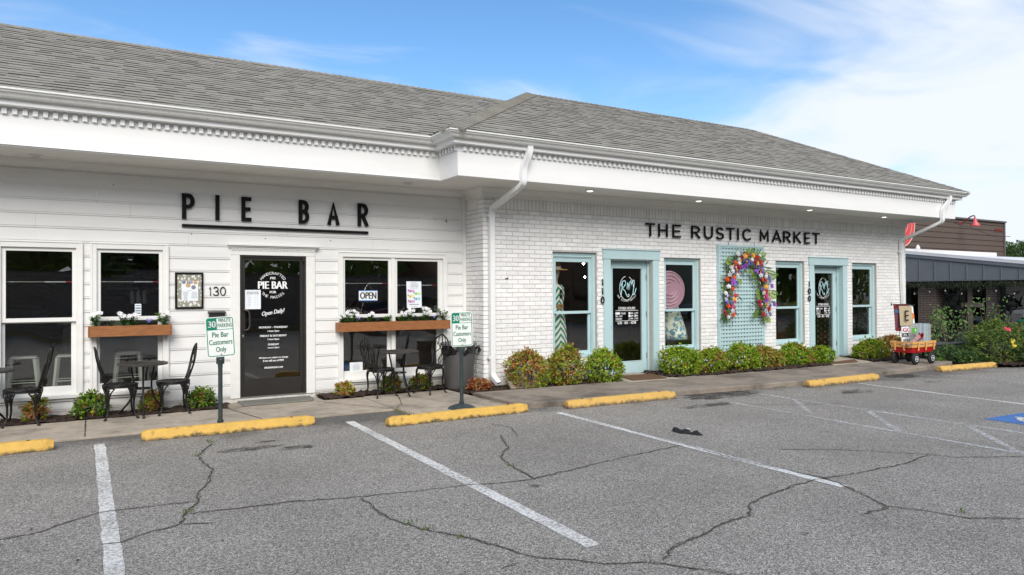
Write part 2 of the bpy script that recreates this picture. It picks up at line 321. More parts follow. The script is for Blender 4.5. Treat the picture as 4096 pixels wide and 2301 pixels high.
# foliage -----------------------------------------------------------
def rcol(cs, j=.13):
    c = rng.choice(cs); k = 1+rng.uniform(-j, j); return (c[0]*k, c[1]*k, c[2]*k)
def leaf(mb, p, d, n, ln, wd, col, bend=.25):
    """pointed leaf from p along d, blade normal n"""
    d = d.normalized(); s = d.cross(n)
    if s.length < 1e-4: s = d.orthogonal()
    s.normalize(); up = s.cross(d); mb.cur = col
    a = p; m = p+d*ln*.45-up*ln*bend*.1; e = p+d*ln-up*ln*bend*.6
    mb.add([a, m+s*wd*.5+up*wd*.12, e, m-s*wd*.5+up*wd*.12], [(0, 1, 2), (0, 2, 3)])
def rdir(): 
    z = rng.uniform(-1, 1); a = rng.uniform(0, 2*math.pi); r = math.sqrt(1-z*z); return Vector((r*math.cos(a), r*math.sin(a), z))
def shrub_mesh(mb, c, rx, ry, h, n, ln, cols, cols2=None, f2=None, spiky=.12, wide=.42):
    """dome of leaf sprigs; f2(point)->probability of the second palette"""
    c = Vector(c)
    lumps = [(rdir(), rng.uniform(.05, .16)) for _ in range(9)]
    for i in range(n//5):
        ph = rng.random()*2*math.pi; zf = rng.random()**.85; top = rng.random() < .3
        if top: rr_ = math.sqrt(rng.random()); zf = .35+.65*math.sqrt(max(0, 1-rr_*rr_))
        else: rr_ = math.sqrt(max(0, 1-max(0, (zf-.35)/.65)**2))*(.80+.2*min(1, zf/.3))
        d = Vector((math.cos(ph)*rr_, math.sin(ph)*rr_, (zf-.45)*1.6))
        if d.length < .05: continue
        dn = d.normalized(); t = 1-rng.random()**1.8*.35; bulge = 1+sum(a*max(0, dn.dot(l))**4 for l, a in lumps)-.08
        if rng.random() < spiky: bulge += rng.uniform(.04, .16)
        p = c+Vector((math.cos(ph)*rr_*rx*t*bulge, math.sin(ph)*rr_*ry*t*bulge, max(.02, zf*h*(t*.5+.5)*(bulge if zf > .5 else 1)))); d = dn
        out_ = Vector((d.x, d.y, d.z*.8+.35)).normalized()
        pal = cols2 if (cols2 and rng.random() < f2((p-c))) else cols
        for k in range(5):
            dd = (out_*rng.uniform(.3, 1)+rdir()*.9).normalized()
            leaf(mb, p+rdir()*ln*.4, dd, (out_+rdir()*.6).normalized(), ln*rng.uniform(.7, 1.25), ln*wide*rng.uniform(.8, 1.2), rcol(pal))
# ================================================================== GROUND (setting)
def asphalt_mat():
    m = bpy.data.materials.new('asphalt'); m.use_nodes = True; t = m.node_tree; b = t.nodes['Principled BSDF']; N = t.nodes.new; L = t.links.new
    tc = N('ShaderNodeTexCoord'); b.inputs['Roughness'].default_value = .88
    def noise(s, d=4, r=.6):
        n = N('ShaderNodeTexNoise'); n.inputs['Scale'].default_value = s; n.inputs['Detail'].default_value = d; n.inputs['Roughness'].default_value = r; L(tc.outputs['Object'], n.inputs[0]); return n.outputs['Fac']
    def mr(src, a, b_, c, d):
        r = N('ShaderNodeMapRange'); r.inputs[1].default_value = a; r.inputs[2].default_value = b_; r.inputs[3].default_value = c; r.inputs[4].default_value = d; L(src, r.inputs[0]); return r.outputs[0]
    def mix(f, a, c):
        x = N('ShaderNodeMix'); x.data_type = 'RGBA'; L(f, x.inputs[0])
        for i, q in ((6, a), (7, c)):
            if isinstance(q, tuple): x.inputs[i].default_value = (*q, 1)
            else: L(q, x.inputs[i])
        return x.outputs[2]
    vo = N('ShaderNodeTexVoronoi'); vo.inputs['Scale'].default_value = 150; L(tc.outputs['Object'], vo.inputs[0])
    sp = N('ShaderNodeSeparateColor'); L(vo.outputs['Color'], sp.inputs[0])
    st = mr(sp.outputs[0], .25, 1, 0, 1)
    base = mix(st, (.118, .107, .094), (.52, .485, .43))
    big = mr(noise(.55, 7, .68), .3, .7, .80, 1.16); sc_ = N('ShaderNodeVectorMath'); sc_.operation = 'SCALE'; L(base, sc_.inputs[0]); L(big, sc_.inputs['Scale'])
    fine = mr(noise(34, 3, .7), .35, .65, .80, 1.2); s2 = N('ShaderNodeVectorMath'); s2.operation = 'SCALE'; L(sc_.outputs[0], s2.inputs[0]); L(fine, s2.inputs['Scale'])
    # damp, algae-dark band along the pavement edge and dark patches in the bays
    sx = N('ShaderNodeSeparateXYZ'); L(tc.outputs['Object'], sx.inputs[0])
    lx = mr(sx.outputs[0], 0, 14, 0, 1.45)
    a1 = N('ShaderNodeMath'); a1.operation = 'ADD'; L(sx.outputs[1], a1.inputs[0]); L(lx, a1.inputs[1])
    nn = mr(noise(1.6, 6, .7), .3, .7, -.55, .55); a2 = N('ShaderNodeMath'); a2.operation = 'ADD'; L(a1.outputs[0], a2.inputs[0]); L(nn, a2.inputs[1])
    band = mr(a2.outputs[0], 8.9, 9.6, 0, .66)
    c1 = mix(band, s2.outputs[0], (.052, .048, .044))
    L(c1, b.inputs['Base Color'])
    bp = N('ShaderNodeBump'); bp.inputs['Strength'].default_value = .55; bp.inputs['Distance'].default_value = .006; L(vo.outputs['Distance'], bp.inputs['Height']); L(bp.outputs[0], b.inputs['Normal'])
    return m
M['asphalt'] = asphalt_mat()
def blobpoly(cx, cy, rx, ry, n=22, j=.3, rot=0):
    pts = []
    for i in range(n):
        a = 2*math.pi*i/n; r = 1+rng.uniform(-j, j); x, y = rx*r*math.cos(a), ry*r*math.sin(a); pts.append((cx+x*math.cos(rot)-y*math.sin(rot), cy+x*math.sin(rot)+y*math.cos(rot)))
    return pts
def sheet(name, poly, z, mat, kind='structure', label=None, cat=None):
    b = MB(); b.add([(x, y, z) for x, y in poly], [tuple(range(len(poly)))]); o = b.build(name, mat); return tag(o, label, cat, kind=kind)
g = MB(); g.add([(-400, -400, 0), (500, -400, 0), (500, 500, 0), (-400, 500, 0)], [(0, 1, 2, 3)]); tag(g.build('parking_lot', M['asphalt']), kind='structure')

# pavements: left flush slab, right raised slab with kerb
def jit_edge(a, b, step, j):
    n = max(1, int(math.dist(a, b)/step)); return [(a[0]+(b[0]-a[0])*i/n, a[1]+(b[1]-a[1])*i/n+rng.uniform(-j, j)) for i in range(n)]
z1 = .025
e = jit_edge((-8, 9.62), (3.76, 9.61), .5, .012)
pl = e+[(3.765, 9.60), (3.765, 10.98), (3.16, 10.975), (3.15, 11.6), (1.82, 11.6), (1.72, 10.97), (-8, 10.97)]
b = MB(); b.prism(pl, lambda u, v, d: (u, v, d), -.05, z1); tag(b.build('sidewalk', M['conc'], bevel=.006), kind='structure')
kerb = [(3.775, 8.76), (4.6, 8.74), (5.5, 8.71), (6.6, 8.60), (8, 8.52), (9.5, 8.38), (11, 8.26), (12.5, 8.30), (14, 8.38), (15.3, 8.50), (16.6, 8.75)]
b = MB(); b.prism([(3.775, 8.76), (4.6, 8.74), (5.3, 8.715), (5.25, 10.98), (3.775, 10.98)], lambda u, v, d: (u, v, d), -.05, .035); tag(b.build('sidewalk', M['conc'], bevel=.006), kind='structure')
b = MB(); pl = [(5.31, 8.715)]+kerb[2:]+[(16.6, 9.3), (17.3, 9.35), (17.3, 9.5), (5.27, 10.1)]
b.prism(pl, lambda u, v, d: (u, v, d), -.05, .085); tag(b.build('sidewalk', M['conc2'], bevel=.012), kind='structure')
for (x0, x1) in ((8.2, 9.28), (13.66, 15.0)):      # concrete aprons in front of the doors
    b = MB(); b.prism([(x0-.02, 9.75), (x1+.05, 9.7), (x1+.02, 10.9), (x0+.28, 10.9)] if x0 < 9 else [(x0, 9.62), (x1, 9.6), (x1+.9, 10.9), (x0+.85, 10.9)], lambda u, v, d: (u, v, d), 0, .0875)
    tag(b.build('sidewalk', M['conc'], bevel=.004), kind='structure')
# sidewalk joints and cracks
def thin(name, pts, w, z, mat, jit=0, sub=1):
    q = [pts[0]]
    for a, c in zip(pts, pts[1:]):
        n = max(1, int(math.dist(a, c)/.05)) if sub else 1
        for i in range(1, n+1):
            t = i/n; e_ = 0 if i == n else 1; q.append((a[0]+(c[0]-a[0])*t+rng.uniform(-jit, jit)*e_, a[1]+(c[1]-a[1])*t+rng.uniform(-jit, jit)*e_))
    b = MB(); base = 0; L_, R_ = [], []
    for i, p in enumerate(q):
        a = Vector(q[max(0, i-1)]); c = Vector(q[min(len(q)-1, i+1)]); d = (c-a).normalized(); nn = Vector((-d.y, d.x)); ww = w*rng.uniform(.55, 1.4) if jit else w
        if jit and i in (0, len(q)-1): ww *= .3
        b.v.append((p[0]+nn.x*ww/2, p[1]+nn.y*ww/2, z)); b.v.append((p[0]-nn.x*ww/2, p[1]-nn.y*ww/2, z))
    for i in range(len(q)-1): b.face((2*i, 2*i+1, 2*i+3, 2*i+2))
    return b.build(name, mat)
for pts, z in (([(0, 9.625), (0.01, 10.97)], z1+.004), ([(1.75, 10.95), (2.02, 9.63)], z1+.004), ([(3.0, 10.97), (3.74, 9.64)], z1+.004), ([(5.26, 10.05), (5.2, 8.73)], .0895)):
    tag(thin('sidewalk_joint', pts, .014, z, M['joint'], .001), kind='structure')
tag(thin('sidewalk_crack', [(4.22, 10.62), (4.1, 10.2), (4.0, 9.9), (3.8, 9.62)], .012, .039, M['joint'], .014), kind='structure')
b = MB(); b.prism([(1.98, 10.98), (2.98, 10.96), (3.05, 11.14), (3.08, 11.49), (1.98, 11.49)], lambda u, v, d: (u, v, d), z1, .047); tag(b.build('door_threshold', M['slab'], bevel=.01), kind='structure')
# grass tuft line at the step
def tuft(b, x, y, z, n, h, r, cols):
    for i in range(n):
        d = Vector((rng.uniform(-.6, .6), rng.uniform(-.6, .6), 1)); leaf(b, Vector((x+rng.uniform(-r, r), y+rng.uniform(-r, r)*.6, z)), d, Vector((rng.uniform(-1, 1), rng.uniform(-1, 1), 0)), h*rng.uniform(.5, 1.2), .008, rcol(cols))
GR = [(.10, .17, .03), (.14, .2, .04), (.2, .2, .06)]
b = MB()
for i in range(16): tuft(b, 3.77+rng.uniform(-.03, .03), 9.55-i*.05, .01, 9, .05, .04, GR)
for x, y in ((6.0, 8.62), (6.12, 8.6), (6.3, 8.6), (10.2, 8.3), (10.35, 8.3), (1.22, 8.62), (1.2, 8.7), (.98, 8.0), (.66, 5.95), (2.05, 4.63), (2.0, 4.8), (2.2, 4.35), (5.6, 2.9), (3.5, 5.93)): tuft(b, x, y, 0, 14, .04, .05, GR)
tag(b.build('grass', M['leaf']), 'tiny weeds and grass growing from pavement cracks', 'grass', kind='stuff')

# asphalt cracks
M['crack'] = pmat('crack_dirt', (.058, .052, .038), .95, .3, 30, dirt=(.10, .10, .035), ds=3, dlo=.60, dhi=.68)
def worn(name, col, lo, hi, ds, base=(.30, .295, .30)):
    m = bpy.data.materials.new(name); m.use_nodes = True; t = m.node_tree; b = t.nodes['Principled BSDF']; N = t.nodes.new; L = t.links.new; b.inputs['Roughness'].default_value = .7
    tc = N('ShaderNodeTexCoord'); n = N('ShaderNodeTexNoise'); n.inputs['Scale'].default_value = ds; n.inputs['Detail'].default_value = 9; n.inputs['Roughness'].default_value = .78; L(tc.outputs['Object'], n.inputs[0])
    n2 = N('ShaderNodeTexNoise'); n2.inputs['Scale'].default_value = 1.3; n2.inputs['Detail'].default_value = 3; L(tc.outputs['Object'], n2.inputs[0])
    ad = N('ShaderNodeMath'); ad.operation = 'MULTIPLY_ADD'; ad.inputs[1].default_value = .35; L(n2.outputs['Fac'], ad.inputs[0]); L(n.outputs['Fac'], ad.inputs[2])
    r = N('ShaderNodeMapRange'); r.inputs[1].default_value = lo; r.inputs[2].default_value = hi; L(ad.outputs[0], r.inputs[0])
    tr = N('ShaderNodeBsdfTransparent'); b.inputs['Base Color'].default_value = (*col, 1); mx = N('ShaderNodeMixShader'); L(r.outputs[0], mx.inputs[0]); L(b.outputs[0], mx.inputs[1]); L(tr.outputs[0], mx.inputs[2]); L(mx.outputs[0], t.nodes['Material Output'].inputs[0]); return m
M['halo'] = worn('crack_crumble_dirt', (.11, .10, .085), .52, .74, 30)
CR = [[(-1.6, 5.55), (-.49, 5.97), (-.30, 6.0), (-.05, 6.21), (.10, 6.3), (.37, 6.29), (.61, 6.27), (.78, 6.22)],
 [(1.21, 8.57), (.99, 7.98), (1.04, 7.28), (.90, 6.72), (.81, 6.5), (.78, 6.22), (.66, 5.96), (.59, 5.68), (.30, 5.55), (.20, 5.47), (.09, 5.5)],
 [(.66, 5.92), (.98, 5.87), (1.41, 5.83), (1.93, 5.67), (2.31, 5.6), (2.82, 5.53), (3.10, 5.43), (3.43, 5.40), (4.03, 5.51), (4.62, 5.63), (5.45, 5.73), (5.56, 5.72)],
 [(1.92, 5.64), (1.91, 5.3), (1.92, 4.99), (2.05, 4.63), (2.21, 4.35), (2.32, 4.07), (2.40, 3.82), (2.75, 3.46), (2.95, 3.37), (3.08, 3.20), (3.22, 3.0), (3.3, 2.8)],
 [(.59, 5.68), (.80, 5.58)], [(3.43, 5.4), (3.5, 5.93), (3.61, 6.32), (3.9, 6.65), (4.15, 7.27)],
 [(3.05, 3.33), (3.27, 3.48), (3.72, 3.58), (3.91, 3.65), (4.22, 3.67), (4.41, 3.85), (4.72, 3.96), (5.28, 4.05), (5.62, 4.06), (6.14, 4.01), (6.74, 4.0), (7.32, 4.09)],
 [(6.26, 5.04), (6.65, 4.79), (7.0, 4.46), (7.32, 4.09), (7.42, 3.87), (8.02, 3.55)],
 [(5.62, 6.86), (5.58, 5.77), (5.53, 5.01), (5.56, 4.55), (5.62, 4.06), (5.51, 3.75), (5.28, 3.28), (5.42, 3.05), (5.5, 2.8), (5.84, 2.59)], [(4.94, 3.26), (5.27, 3.26)], [(2.12, 3.72), (2.28, 3.78)],
 [(4.4, 8.0), (4.5, 7.6), (4.3, 7.1)], [(8.4, 7.3), (8.9, 6.9), (9.6, 6.6)]]
for i, c in enumerate(CR):
    tag(thin('asphalt_crack', c, .010 if i < 10 else .007, .0068, M['crack'], .017), kind='structure')
    tag(thin('crack_crumble', c, .026 if i < 10 else .016, .0026, M['halo'], .017), kind='structure')
# painted lines, worn
M['line'] = worn('parking_line_paint', (.72, .71, .67), .62, .86, 30)
M['line2'] = worn('worn_line_paint', (.70, .70, .67), .62, .88, 30)
M['faint'] = worn('faded_line_paint', (.62, .62, .61), .50, .78, 16)
M['bluepaint'] = worn('blue_bay_paint', (.05, .16, .42), .72, .90, 20)
def stripe(a, c, w, mat, z=.004, name='parking_line'):
    b = MB(); L_, R_ = [], []; n = max(2, int(math.dist(a, c)/.12)); d = (Vector(c)-Vector(a)).normalized(); nn = Vector((-d.y, d.x))
    for i in range(n+1):
        p = Vector(a)+(Vector(c)-Vector(a))*i/n
        for s in (1, -1): q = p+nn*s*(w/2+rng.uniform(-.006, .006)); b.v.append((q.x, q.y, z))
    for i in range(n): b.face((2*i, 2*i+1, 2*i+3, 2*i+2))
    return tag(b.build(name, mat), kind='structure')
stripe((.14, 9.21), (.16, 3.2), .105, M['line']); stripe((2.945, 9.09), (2.845, 3.765), .115, M['line'])
stripe((5.61, 8.2), (5.51, 3.8), .10, M['line2']); stripe((11.93, 7.91), (11.6, 4.0), .075, M['line']); stripe((14.55, 7.91), (14.2, 4.5), .07, M['faint'])
for a, c in (((9.37, 8.07), (9.30, 3.7)), ((8.3, 7.6), (8.12, 3.2)), ((9.33, 7.25), (8.43, 6.29)), ((9.41, 6.16), (8.24, 4.96)), ((9.35, 4.8), (8.14, 3.63))): stripe(a, c, .08, M['faint'])
tag(sheet('blue_bay_marking', [(9.93, 4.86), (9.86, 3.6), (11.1, 3.6), (10.86, 4.82)], .004, M['bluepaint']), kind='structure')
b = MB(); pts = arc(10.35, 4.35, .23, .26, 40, 300, 14); ribbon(b, pts, .07, lambda u, v, d: (u, v, d), .0075, .008); b.tube([(10.4, 4.7, .008), (10.39, 4.3, .008)], .035, 6, flat=.03); tag(b.build('bay_symbol', M['line']), kind='structure')
# damp stains and tar patches
M['wet'] = worn('damp_tar', (.045, .041, .037), .56, .80, 7)
M['wet2'] = worn('damp_stain', (.06, .055, .048), .48, .74, 5)
for c, mt in (((8.75, 8.22, .75, .3), 'wet'), ((9.2, 8.1, .5, .14), 'wet2'), ((10.95, 7.28, .38, .2), 'wet2'), ((13.62, 8.15, .42, .25), 'wet'), ((13.2, 7.3, .25, .1), 'wet2'), ((1.5, 8.05, .34, .1), 'wet2'), ((1.95, 7.85, .2, .09), 'wet'), ((1.75, 8.35, .12, .05), 'wet2'), ((-.9, 7.2, .22, .08), 'wet2'), ((7.8, 7.55, .5, .12), 'wet2'), ((4.2, 3.2, .05, .025), 'wet2'), ((3.3, 5.2, .05, .05), 'wet2')):
    sheet('damp_patch', blobpoly(*c, n=30, j=.22), .0062, M[mt])
# mulch beds
def bed(poly, z, h):
    xs = [p[0] for p in poly]; ys = [p[1] for p in poly]; b = MB(); st = .06; nx = int((max(xs)-min(xs))/st)+1; ny = int((max(ys)-min(ys))/st)+1
    def inside(x, y):
        c = False; n = len(poly)
        for i in range(n):
            x0, y0 = poly[i]; x1, y1 = poly[i-1]
            if (y0 > y) != (y1 > y) and x < (x1-x0)*(y-y0)/(y1-y0)+x0: c = not c
        return c
    grid = {}
    for i in range(nx+1):
        for j in range(ny+1):
            grid[i, j] = len(b.v); b.v.append((min(xs)+i*st+rng.uniform(-.02, .02), min(ys)+j*st+rng.uniform(-.02, .02), z+rng.uniform(0, h)))
    for i in range(nx):
        for j in range(ny):
            if inside(min(xs)+(i+.5)*st, min(ys)+(j+.5)*st): b.face((grid[i, j], grid[i+1, j], grid[i+1, j+1], grid[i, j+1]))
    # bark chips
    for k in range(int(nx*ny*.5)):
        x, y = rng.uniform(min(xs), max(xs)), rng.uniform(min(ys), max(ys))
        if inside(x, y): leaf(b, Vector((x, y, z+h*.6)), Vector((rng.uniform(-1, 1), rng.uniform(-1, 1), rng.uniform(-.1, .5))), Vector((0, 0, 1)), rng.uniform(.03, .07), .02, None)
    return tag(b.build('mulch_bed', M['mulch']), kind='structure')
bed([(-8, 10.93), (1.75, 10.93), (1.84, 11.5), (-8, 11.5)], .02, .035)
bed([(3.17, 10.96), (5.25, 10.95), (5.28, 10.06), (8.25, 10.0), (8.5, 10.85), (5.9, 10.85), (5.88, 11.5), (3.17, 11.5)], .03, .05)
bed([(9.25, 9.92), (10.5, 9.70), (13.64, 9.66), (14.5, 10.85), (9.45, 10.85)], .075, .05)
bed([(15.05, 9.62), (17.3, 9.45), (20, 9.6), (20, 11.5), (15.6, 10.85)], .075, .05)
bed([(16.5, 8.0), (17.5, 7.55), (21, 7.1), (24, 7), (24, 10), (20, 10), (17.3, 9.45), (16.62, 8.9)], .03, .06)
b = MB()
for i in range(60):
    x = 16.7+rng.random()*3; y = 8.15-.28*(x-16.5)+rng.uniform(-.08, .05); leaf(b, Vector((x, y, .03)), rdir(), Vector((0, 0, 1)), .08, .04, None)
tag(b.build('red_mulch', flat('redmulch', (.22, .06, .035), .95)), 'strip of red bark mulch edging the rose bed', 'mulch', kind='stuff')

# wheel stops ------------------------------------------------------
def wheelstop(x0, x1, y0, y1, mat, label, worn_=0):
    ln = math.hypot(x1-x0, y1-y0); e = empty('wheel_stop', ((x0+x1)/2, (y0+y1)/2+.085, 0), label, 'wheel stop', 'yellow wheel stops along the storefront', math.atan2(y1-y0, x1-x0))
    b = MB(); n = 26; prof = [(-.085, 0), (-.08, .035), (-.052, .108), (-.035, .118), (.035, .118), (.052, .108), (.08, .035), (.085, 0)]; rows = []
    for i in range(n+1):
        x = -ln/2+ln*i/n; e_ = min(i, n-i); zs = .82 if e_ == 0 else 1; ys = .8 if e_ == 0 else 1
        if e_ == 0: xs = [x]*8
        rows.append([(x+(0 if e_ else (1 if i == 0 else -1)*.0), p*ys+rng.uniform(-.003, .003), q*zs+(rng.uniform(-.004, .003) if q > .02 else 0)) for p, q in prof])
    base = len(b.v); b.v.extend([p for r in rows for p in r])
    for i in range(n):
        for j in range(7): b.face((base+i*8+j, base+i*8+j+1, base+(i+1)*8+j+1, base+(i+1)*8+j))
    b.face([base+j for j in range(8)]); b.face([base+n*8+j for j in range(7, -1, -1)])
    b.build('concrete_body', mat, e, bevel=.006)
    for s in (-1, 1): b = MB(); b.lathe([(.018, .116), (.018, .121), (.006, .122)], (s*ln*.36, 0, 0), 10); b.build('anchor_bolt', flat('rust', (.12, .06, .03), .8), e)
    return e
wheelstop(-1.9, -.29, 9.04, 9.12, M['yellow'], 'short view of bright yellow wheel stop cut by the left edge of the photo')
wheelstop(.55, 2.50, 9.105, 9.08, M['yellow'], 'bright yellow wheel stop in front of the black door and first parking sign')
wheelstop(3.24, 5.30, 8.42, 8.47, M['yellow'], 'bright yellow wheel stop beside the round base of the second parking sign')
wheelstop(5.91, 7.91, 8.36, 8.31, M['yellowpale'], 'cracked pale yellow wheel stop in front of door 110')
wheelstop(10.71, 12.74, 7.99, 8.01, M['yellowpale'], 'pale yellow wheel stop in front of door 100 at the end of a white line')
wheelstop(14.95, 16.85, 8.07, 7.93, M['yellowpale'], 'farthest yellow wheel stop, beyond the wagon and before the rose bush')
for o in list(sc.objects):
    if o.name.startswith('concrete_body'):
        pass
# fallen black cap
hat = empty('black_cap', (6.07, 6.2, 0), 'crumpled black cap lying on the asphalt', 'cap', rz=R(-78)); b = MB()
rows = []; nn = 14
for i in range(nn+1):
    x = -.2+.4*i/nn; w_ = .075*math.sqrt(max(.02, 1-(x/.205)**2))*(1.15 if x < 0 else .8); h = .028+.016*math.sin(i*1.3)+.01*(x < 0); rows.append([(x, w_*math.cos(a), max(.003, h*math.sin(a)*(1+.25*math.sin(3*a+i)))) for a in [math.pi*k/8 for k in range(9)]])
base = 0; b.v = [p for r in rows for p in r]
for i in range(nn):
    for j in range(8): b.face((i*9+j, i*9+j+1, (i+1)*9+j+1, (i+1)*9+j))
b.build('cap_cloth', pmat('black_cloth', (.012, .012, .014), .9, .3, 30, .5, 90), hat, smooth=True); b = MB(); b.box(-.02, .02, -.005, .02, .05, .054); b.build('white_tag', M['paper'], hat)

# ================================================================== THE BUILDING
bld = empty('shop_building', (5, 15, 0), 'long low white shop building with grey shingle roof, siding left and painted brick right', 'building')
BO = Vector((-5, -15, 0))
def bb(mb, name, mat, parent=None, **k):
    """part of the building (world coordinates)"""
    if parent is None or parent is bld: return mb.build(name, mat, bld, loc=BO, **k)
    return mb.build(name, mat, parent, **k)
W1, W2 = 11.5, 10.824
# --- roof
TH = math.atan(.515); cth, sth = math.cos(TH), math.sin(TH); NRM = Vector((0, -sth, cth))
def shingles(b, O, U, V, xl, xr, length, expo=.143, seed=1):
    """O eave origin, U along the eave, V up the slope, xl/xr limits as functions of v"""
    r = random.Random(seed); Nn = U.cross(V); k = 0
    while k*expo < length-.01:
        v0 = k*expo; v1 = min(length, v0+expo+.035); a, z = xl(v0), xr(v0); u = a-r.random()*.3
        wob = r.uniform(-.003, .003)
        while u < z:
            w = r.choice((.12, .16, .2, .26, .33)); u0, u1 = max(u, a), min(u+w, z)
            if u1-u0 > .01:
                lo = .010+r.choice((0, .004, .008)); c = r.choice((.93, .97, 1., 1.03, 1.06, .90)); c *= r.uniform(.97, 1.03); dv = r.choice((0, .0, .008))+wob
                b.cur = (c*1.0, c*1.0, c*r.uniform(.95, 1.0)); u0b = min(max(u0, xl(v1)), u1) if False else u0
                f = lambda uu, vv, h: tuple(O+U*uu+V*vv+Nn*h)
                uu0, uu1 = max(u0, a), min(u1, z); t0, t1 = max(uu0, xl(v1)), min(uu1, xr(v1))
                if t1 <= t0: t0 = t1 = (min(max((uu0+uu1)/2, xl(v1)), xr(v1)))
                p = [f(uu0, v0-dv, lo), f(uu1, v0-dv, lo), f(t1, v1, .001), f(t0, v1, .001), f(uu0, v0-dv, .0), f(uu1, v0-dv, .0)]
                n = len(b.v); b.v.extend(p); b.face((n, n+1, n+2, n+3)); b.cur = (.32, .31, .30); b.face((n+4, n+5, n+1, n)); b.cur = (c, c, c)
                b.face((n+1, n+5, n+2)); b.face((n, n+3, n+4))
            u += w
        k += 1
b = MB(); X3, Z3 = Vector((1, 0, 0)), Vector((0, cth, sth))
L1 = (13.90-10.28)/cth; L2 = (13.28-9.60)/cth
shingles(b, Vector((-8, 10.28, 4.10)), X3, Z3, lambda v: 0, lambda v: 8+4.66+v*cth, L1, seed=3)
shingles(b, Vector((4.66, 9.60, 4.12)), X3, Z3, lambda v: v*cth, lambda v: 14.42-v*cth, L2, seed=5)
# hip face on the left of the brick wing (faces -X): along -Y eave
shingles(b, Vector((4.66, 10.28, 4.12)), Vector((0, -1, 0)), Vector((cth, 0, sth)), lambda v: -v*cth, lambda v: .68-v*cth, 3.62/cth, seed=8)
shingles(b, Vector((19.08, 9.60, 4.12)), Vector((0, 1, 0)), Vector((-cth, 0, sth)), lambda v: v*cth, lambda v: 7.4-v*cth, L2, seed=9)
roof = bb(b, 'roof', M['shingle'])
b = MB(); o = -.006
b.add([(-8, 10.28, 4.094), (4.66, 10.28, 4.094), (8.28, 13.9, 5.955), (-8, 13.9, 5.955)], [(0, 1, 2, 3)])
b.add([(4.66, 9.6, 4.114), (19.08, 9.6, 4.114), (15.4, 13.28, 6.005), (8.34, 13.28, 6.005)], [(0, 1, 2, 3)])
b.add([(4.66, 9.6, 4.113), (8.34, 13.28, 6.004), (8.28, 13.9, 5.97), (4.66, 10.28, 4.113)], [(0, 1, 2, 3)])
b.add([(19.08, 9.6, 4.113), (19.08, 17, 4.113), (15.4, 13.28, 6.0), (15.4, 13.28, 6.0)], [(0, 1, 2)])
b.add([(-8, 13.9, 5.955), (8.28, 13.9, 5.955), (8.34, 13.28, 6.005), (15.4, 13.28, 6.005), (19.08, 17, 4.11), (19.08, 17.5, 4.0), (-8, 17.5, 4.1)], [(0, 1, 2, 3, 4, 5, 6)])
bb(b, 'roof_deck', M['deck'], roof)
# ridge and hip cap shingles
b = MB(); r2 = random.Random(4)
def caps(a, c, nl, nr, w=.15, lift=.02):
    """cap shingles along a ridge; nl and nr are the normals of the slopes on its two sides"""
    a, c = Vector(a), Vector(c); d = (c-a); n = int(d.length/.14); d.normalize(); nl, nr = Vector(nl).normalized(), Vector(nr).normalized(); mid = (nl+nr).normalized()
    sl = d.cross(nl); sr = d.cross(nr)
    if sl.dot(nr) > 0: sl = -sl
    if sr.dot(nl) > 0: sr = -sr
    for i in range(n):
        p = a+d*(i*.14); q = p+d*.17; k = r2.uniform(.95, 1.1); b.cur = (k, k, k*.98)
        b.add([p+sl*w+nl*lift, p+mid*lift*1.15, p+sr*w+nr*lift, q+sl*w+nl*(lift*.45), q+mid*lift*.55, q+sr*w+nr*(lift*.45), p+sl*w, p, p+sr*w], [(0, 1, 4, 3), (1, 2, 5, 4), (0, 6, 7, 1), (1, 7, 8, 2)])
        b.add([p+sr*w+nr*lift, q+sr*w+nr*(lift*.45), q+sr*w, p+sr*w], [(0, 1, 2, 3)]); b.add([p+sl*w+nl*lift, q+sl*w+nl*(lift*.45), q+sl*w, p+sl*w], [(3, 2, 1, 0)])
NF, NLf, NRt, NB = (0, -sth, cth), (-sth, 0, cth), (sth, 0, cth), (0, sth, cth)
caps((4.70, 9.64, 4.135), (8.34, 13.28, 6.015), NLf, NF, .21, .042); caps((19.04, 9.64, 4.13), (15.4, 13.28, 6.01), NF, NRt, .13); caps((8.34, 13.28, 6.01), (15.4, 13.28, 6.01), NF, NB, .13); caps((-8, 13.9, 5.965), (8.28, 13.9, 5.965), NF, NB, .13)
bb(b, 'ridge_cap', M['shingle'], roof)
# --- eaves
path = [(-8, 10.52), (4.9, 10.52), (4.9, 9.84), (18.86, 9.84), (18.86, 17.2)]
b = MB(); b.sweep(path, [(-.10, 3.475), (-.10, 3.46), (0, 3.46), (0, 3.83), (.006, 3.832), (.006, 3.925), (.10, 3.93), (.115, 3.935), (.115, 4.0), (.12, 4.005)]); bb(b, 'fascia', M['fascia'])
b = MB(); b.sweep(path, [(.118, 4.085), (.118, 4.005), (.175, 4.005), (.19, 4.02), (.205, 4.05), (.235, 4.065), (.245, 4.09), (.258, 4.09), (.258, 4.112), (.248, 4.112), (.24, 4.10), (.15, 4.07), (.12, 4.085)]); b2 = b
gut = bb(b, 'gutter', M['gutter'])
b = MB()   # dentil blocks
def dent(p, q, out, first=.05):
    p, q = Vector(p), Vector(q); ln = (q-p).length; d = (q-p).normalized(); n = int((ln-.06)/.104); s0 = (ln-n*.104)/2+.02
    o_ = Vector((d.y, -d.x))
    poly = [p+o_*.001+d*.04]
    for i in range(n+1):
        a = p+d*(s0+i*.104); c = a+d*.052
        if (c-p).length > ln: break
        poly += [a+o_*.006, a+o_*.038, c+o_*.038, c+o_*.006]
    poly.append(q+o_*.001-d*.02)
    b.prism([(t.x, t.y) for t in poly], lambda u, v, dd: (u, v, dd), 3.842, 3.918)
for i in range(3): dent(path[i], path[i+1], 0)
bb(b, 'dentil_course', M['fascia'])
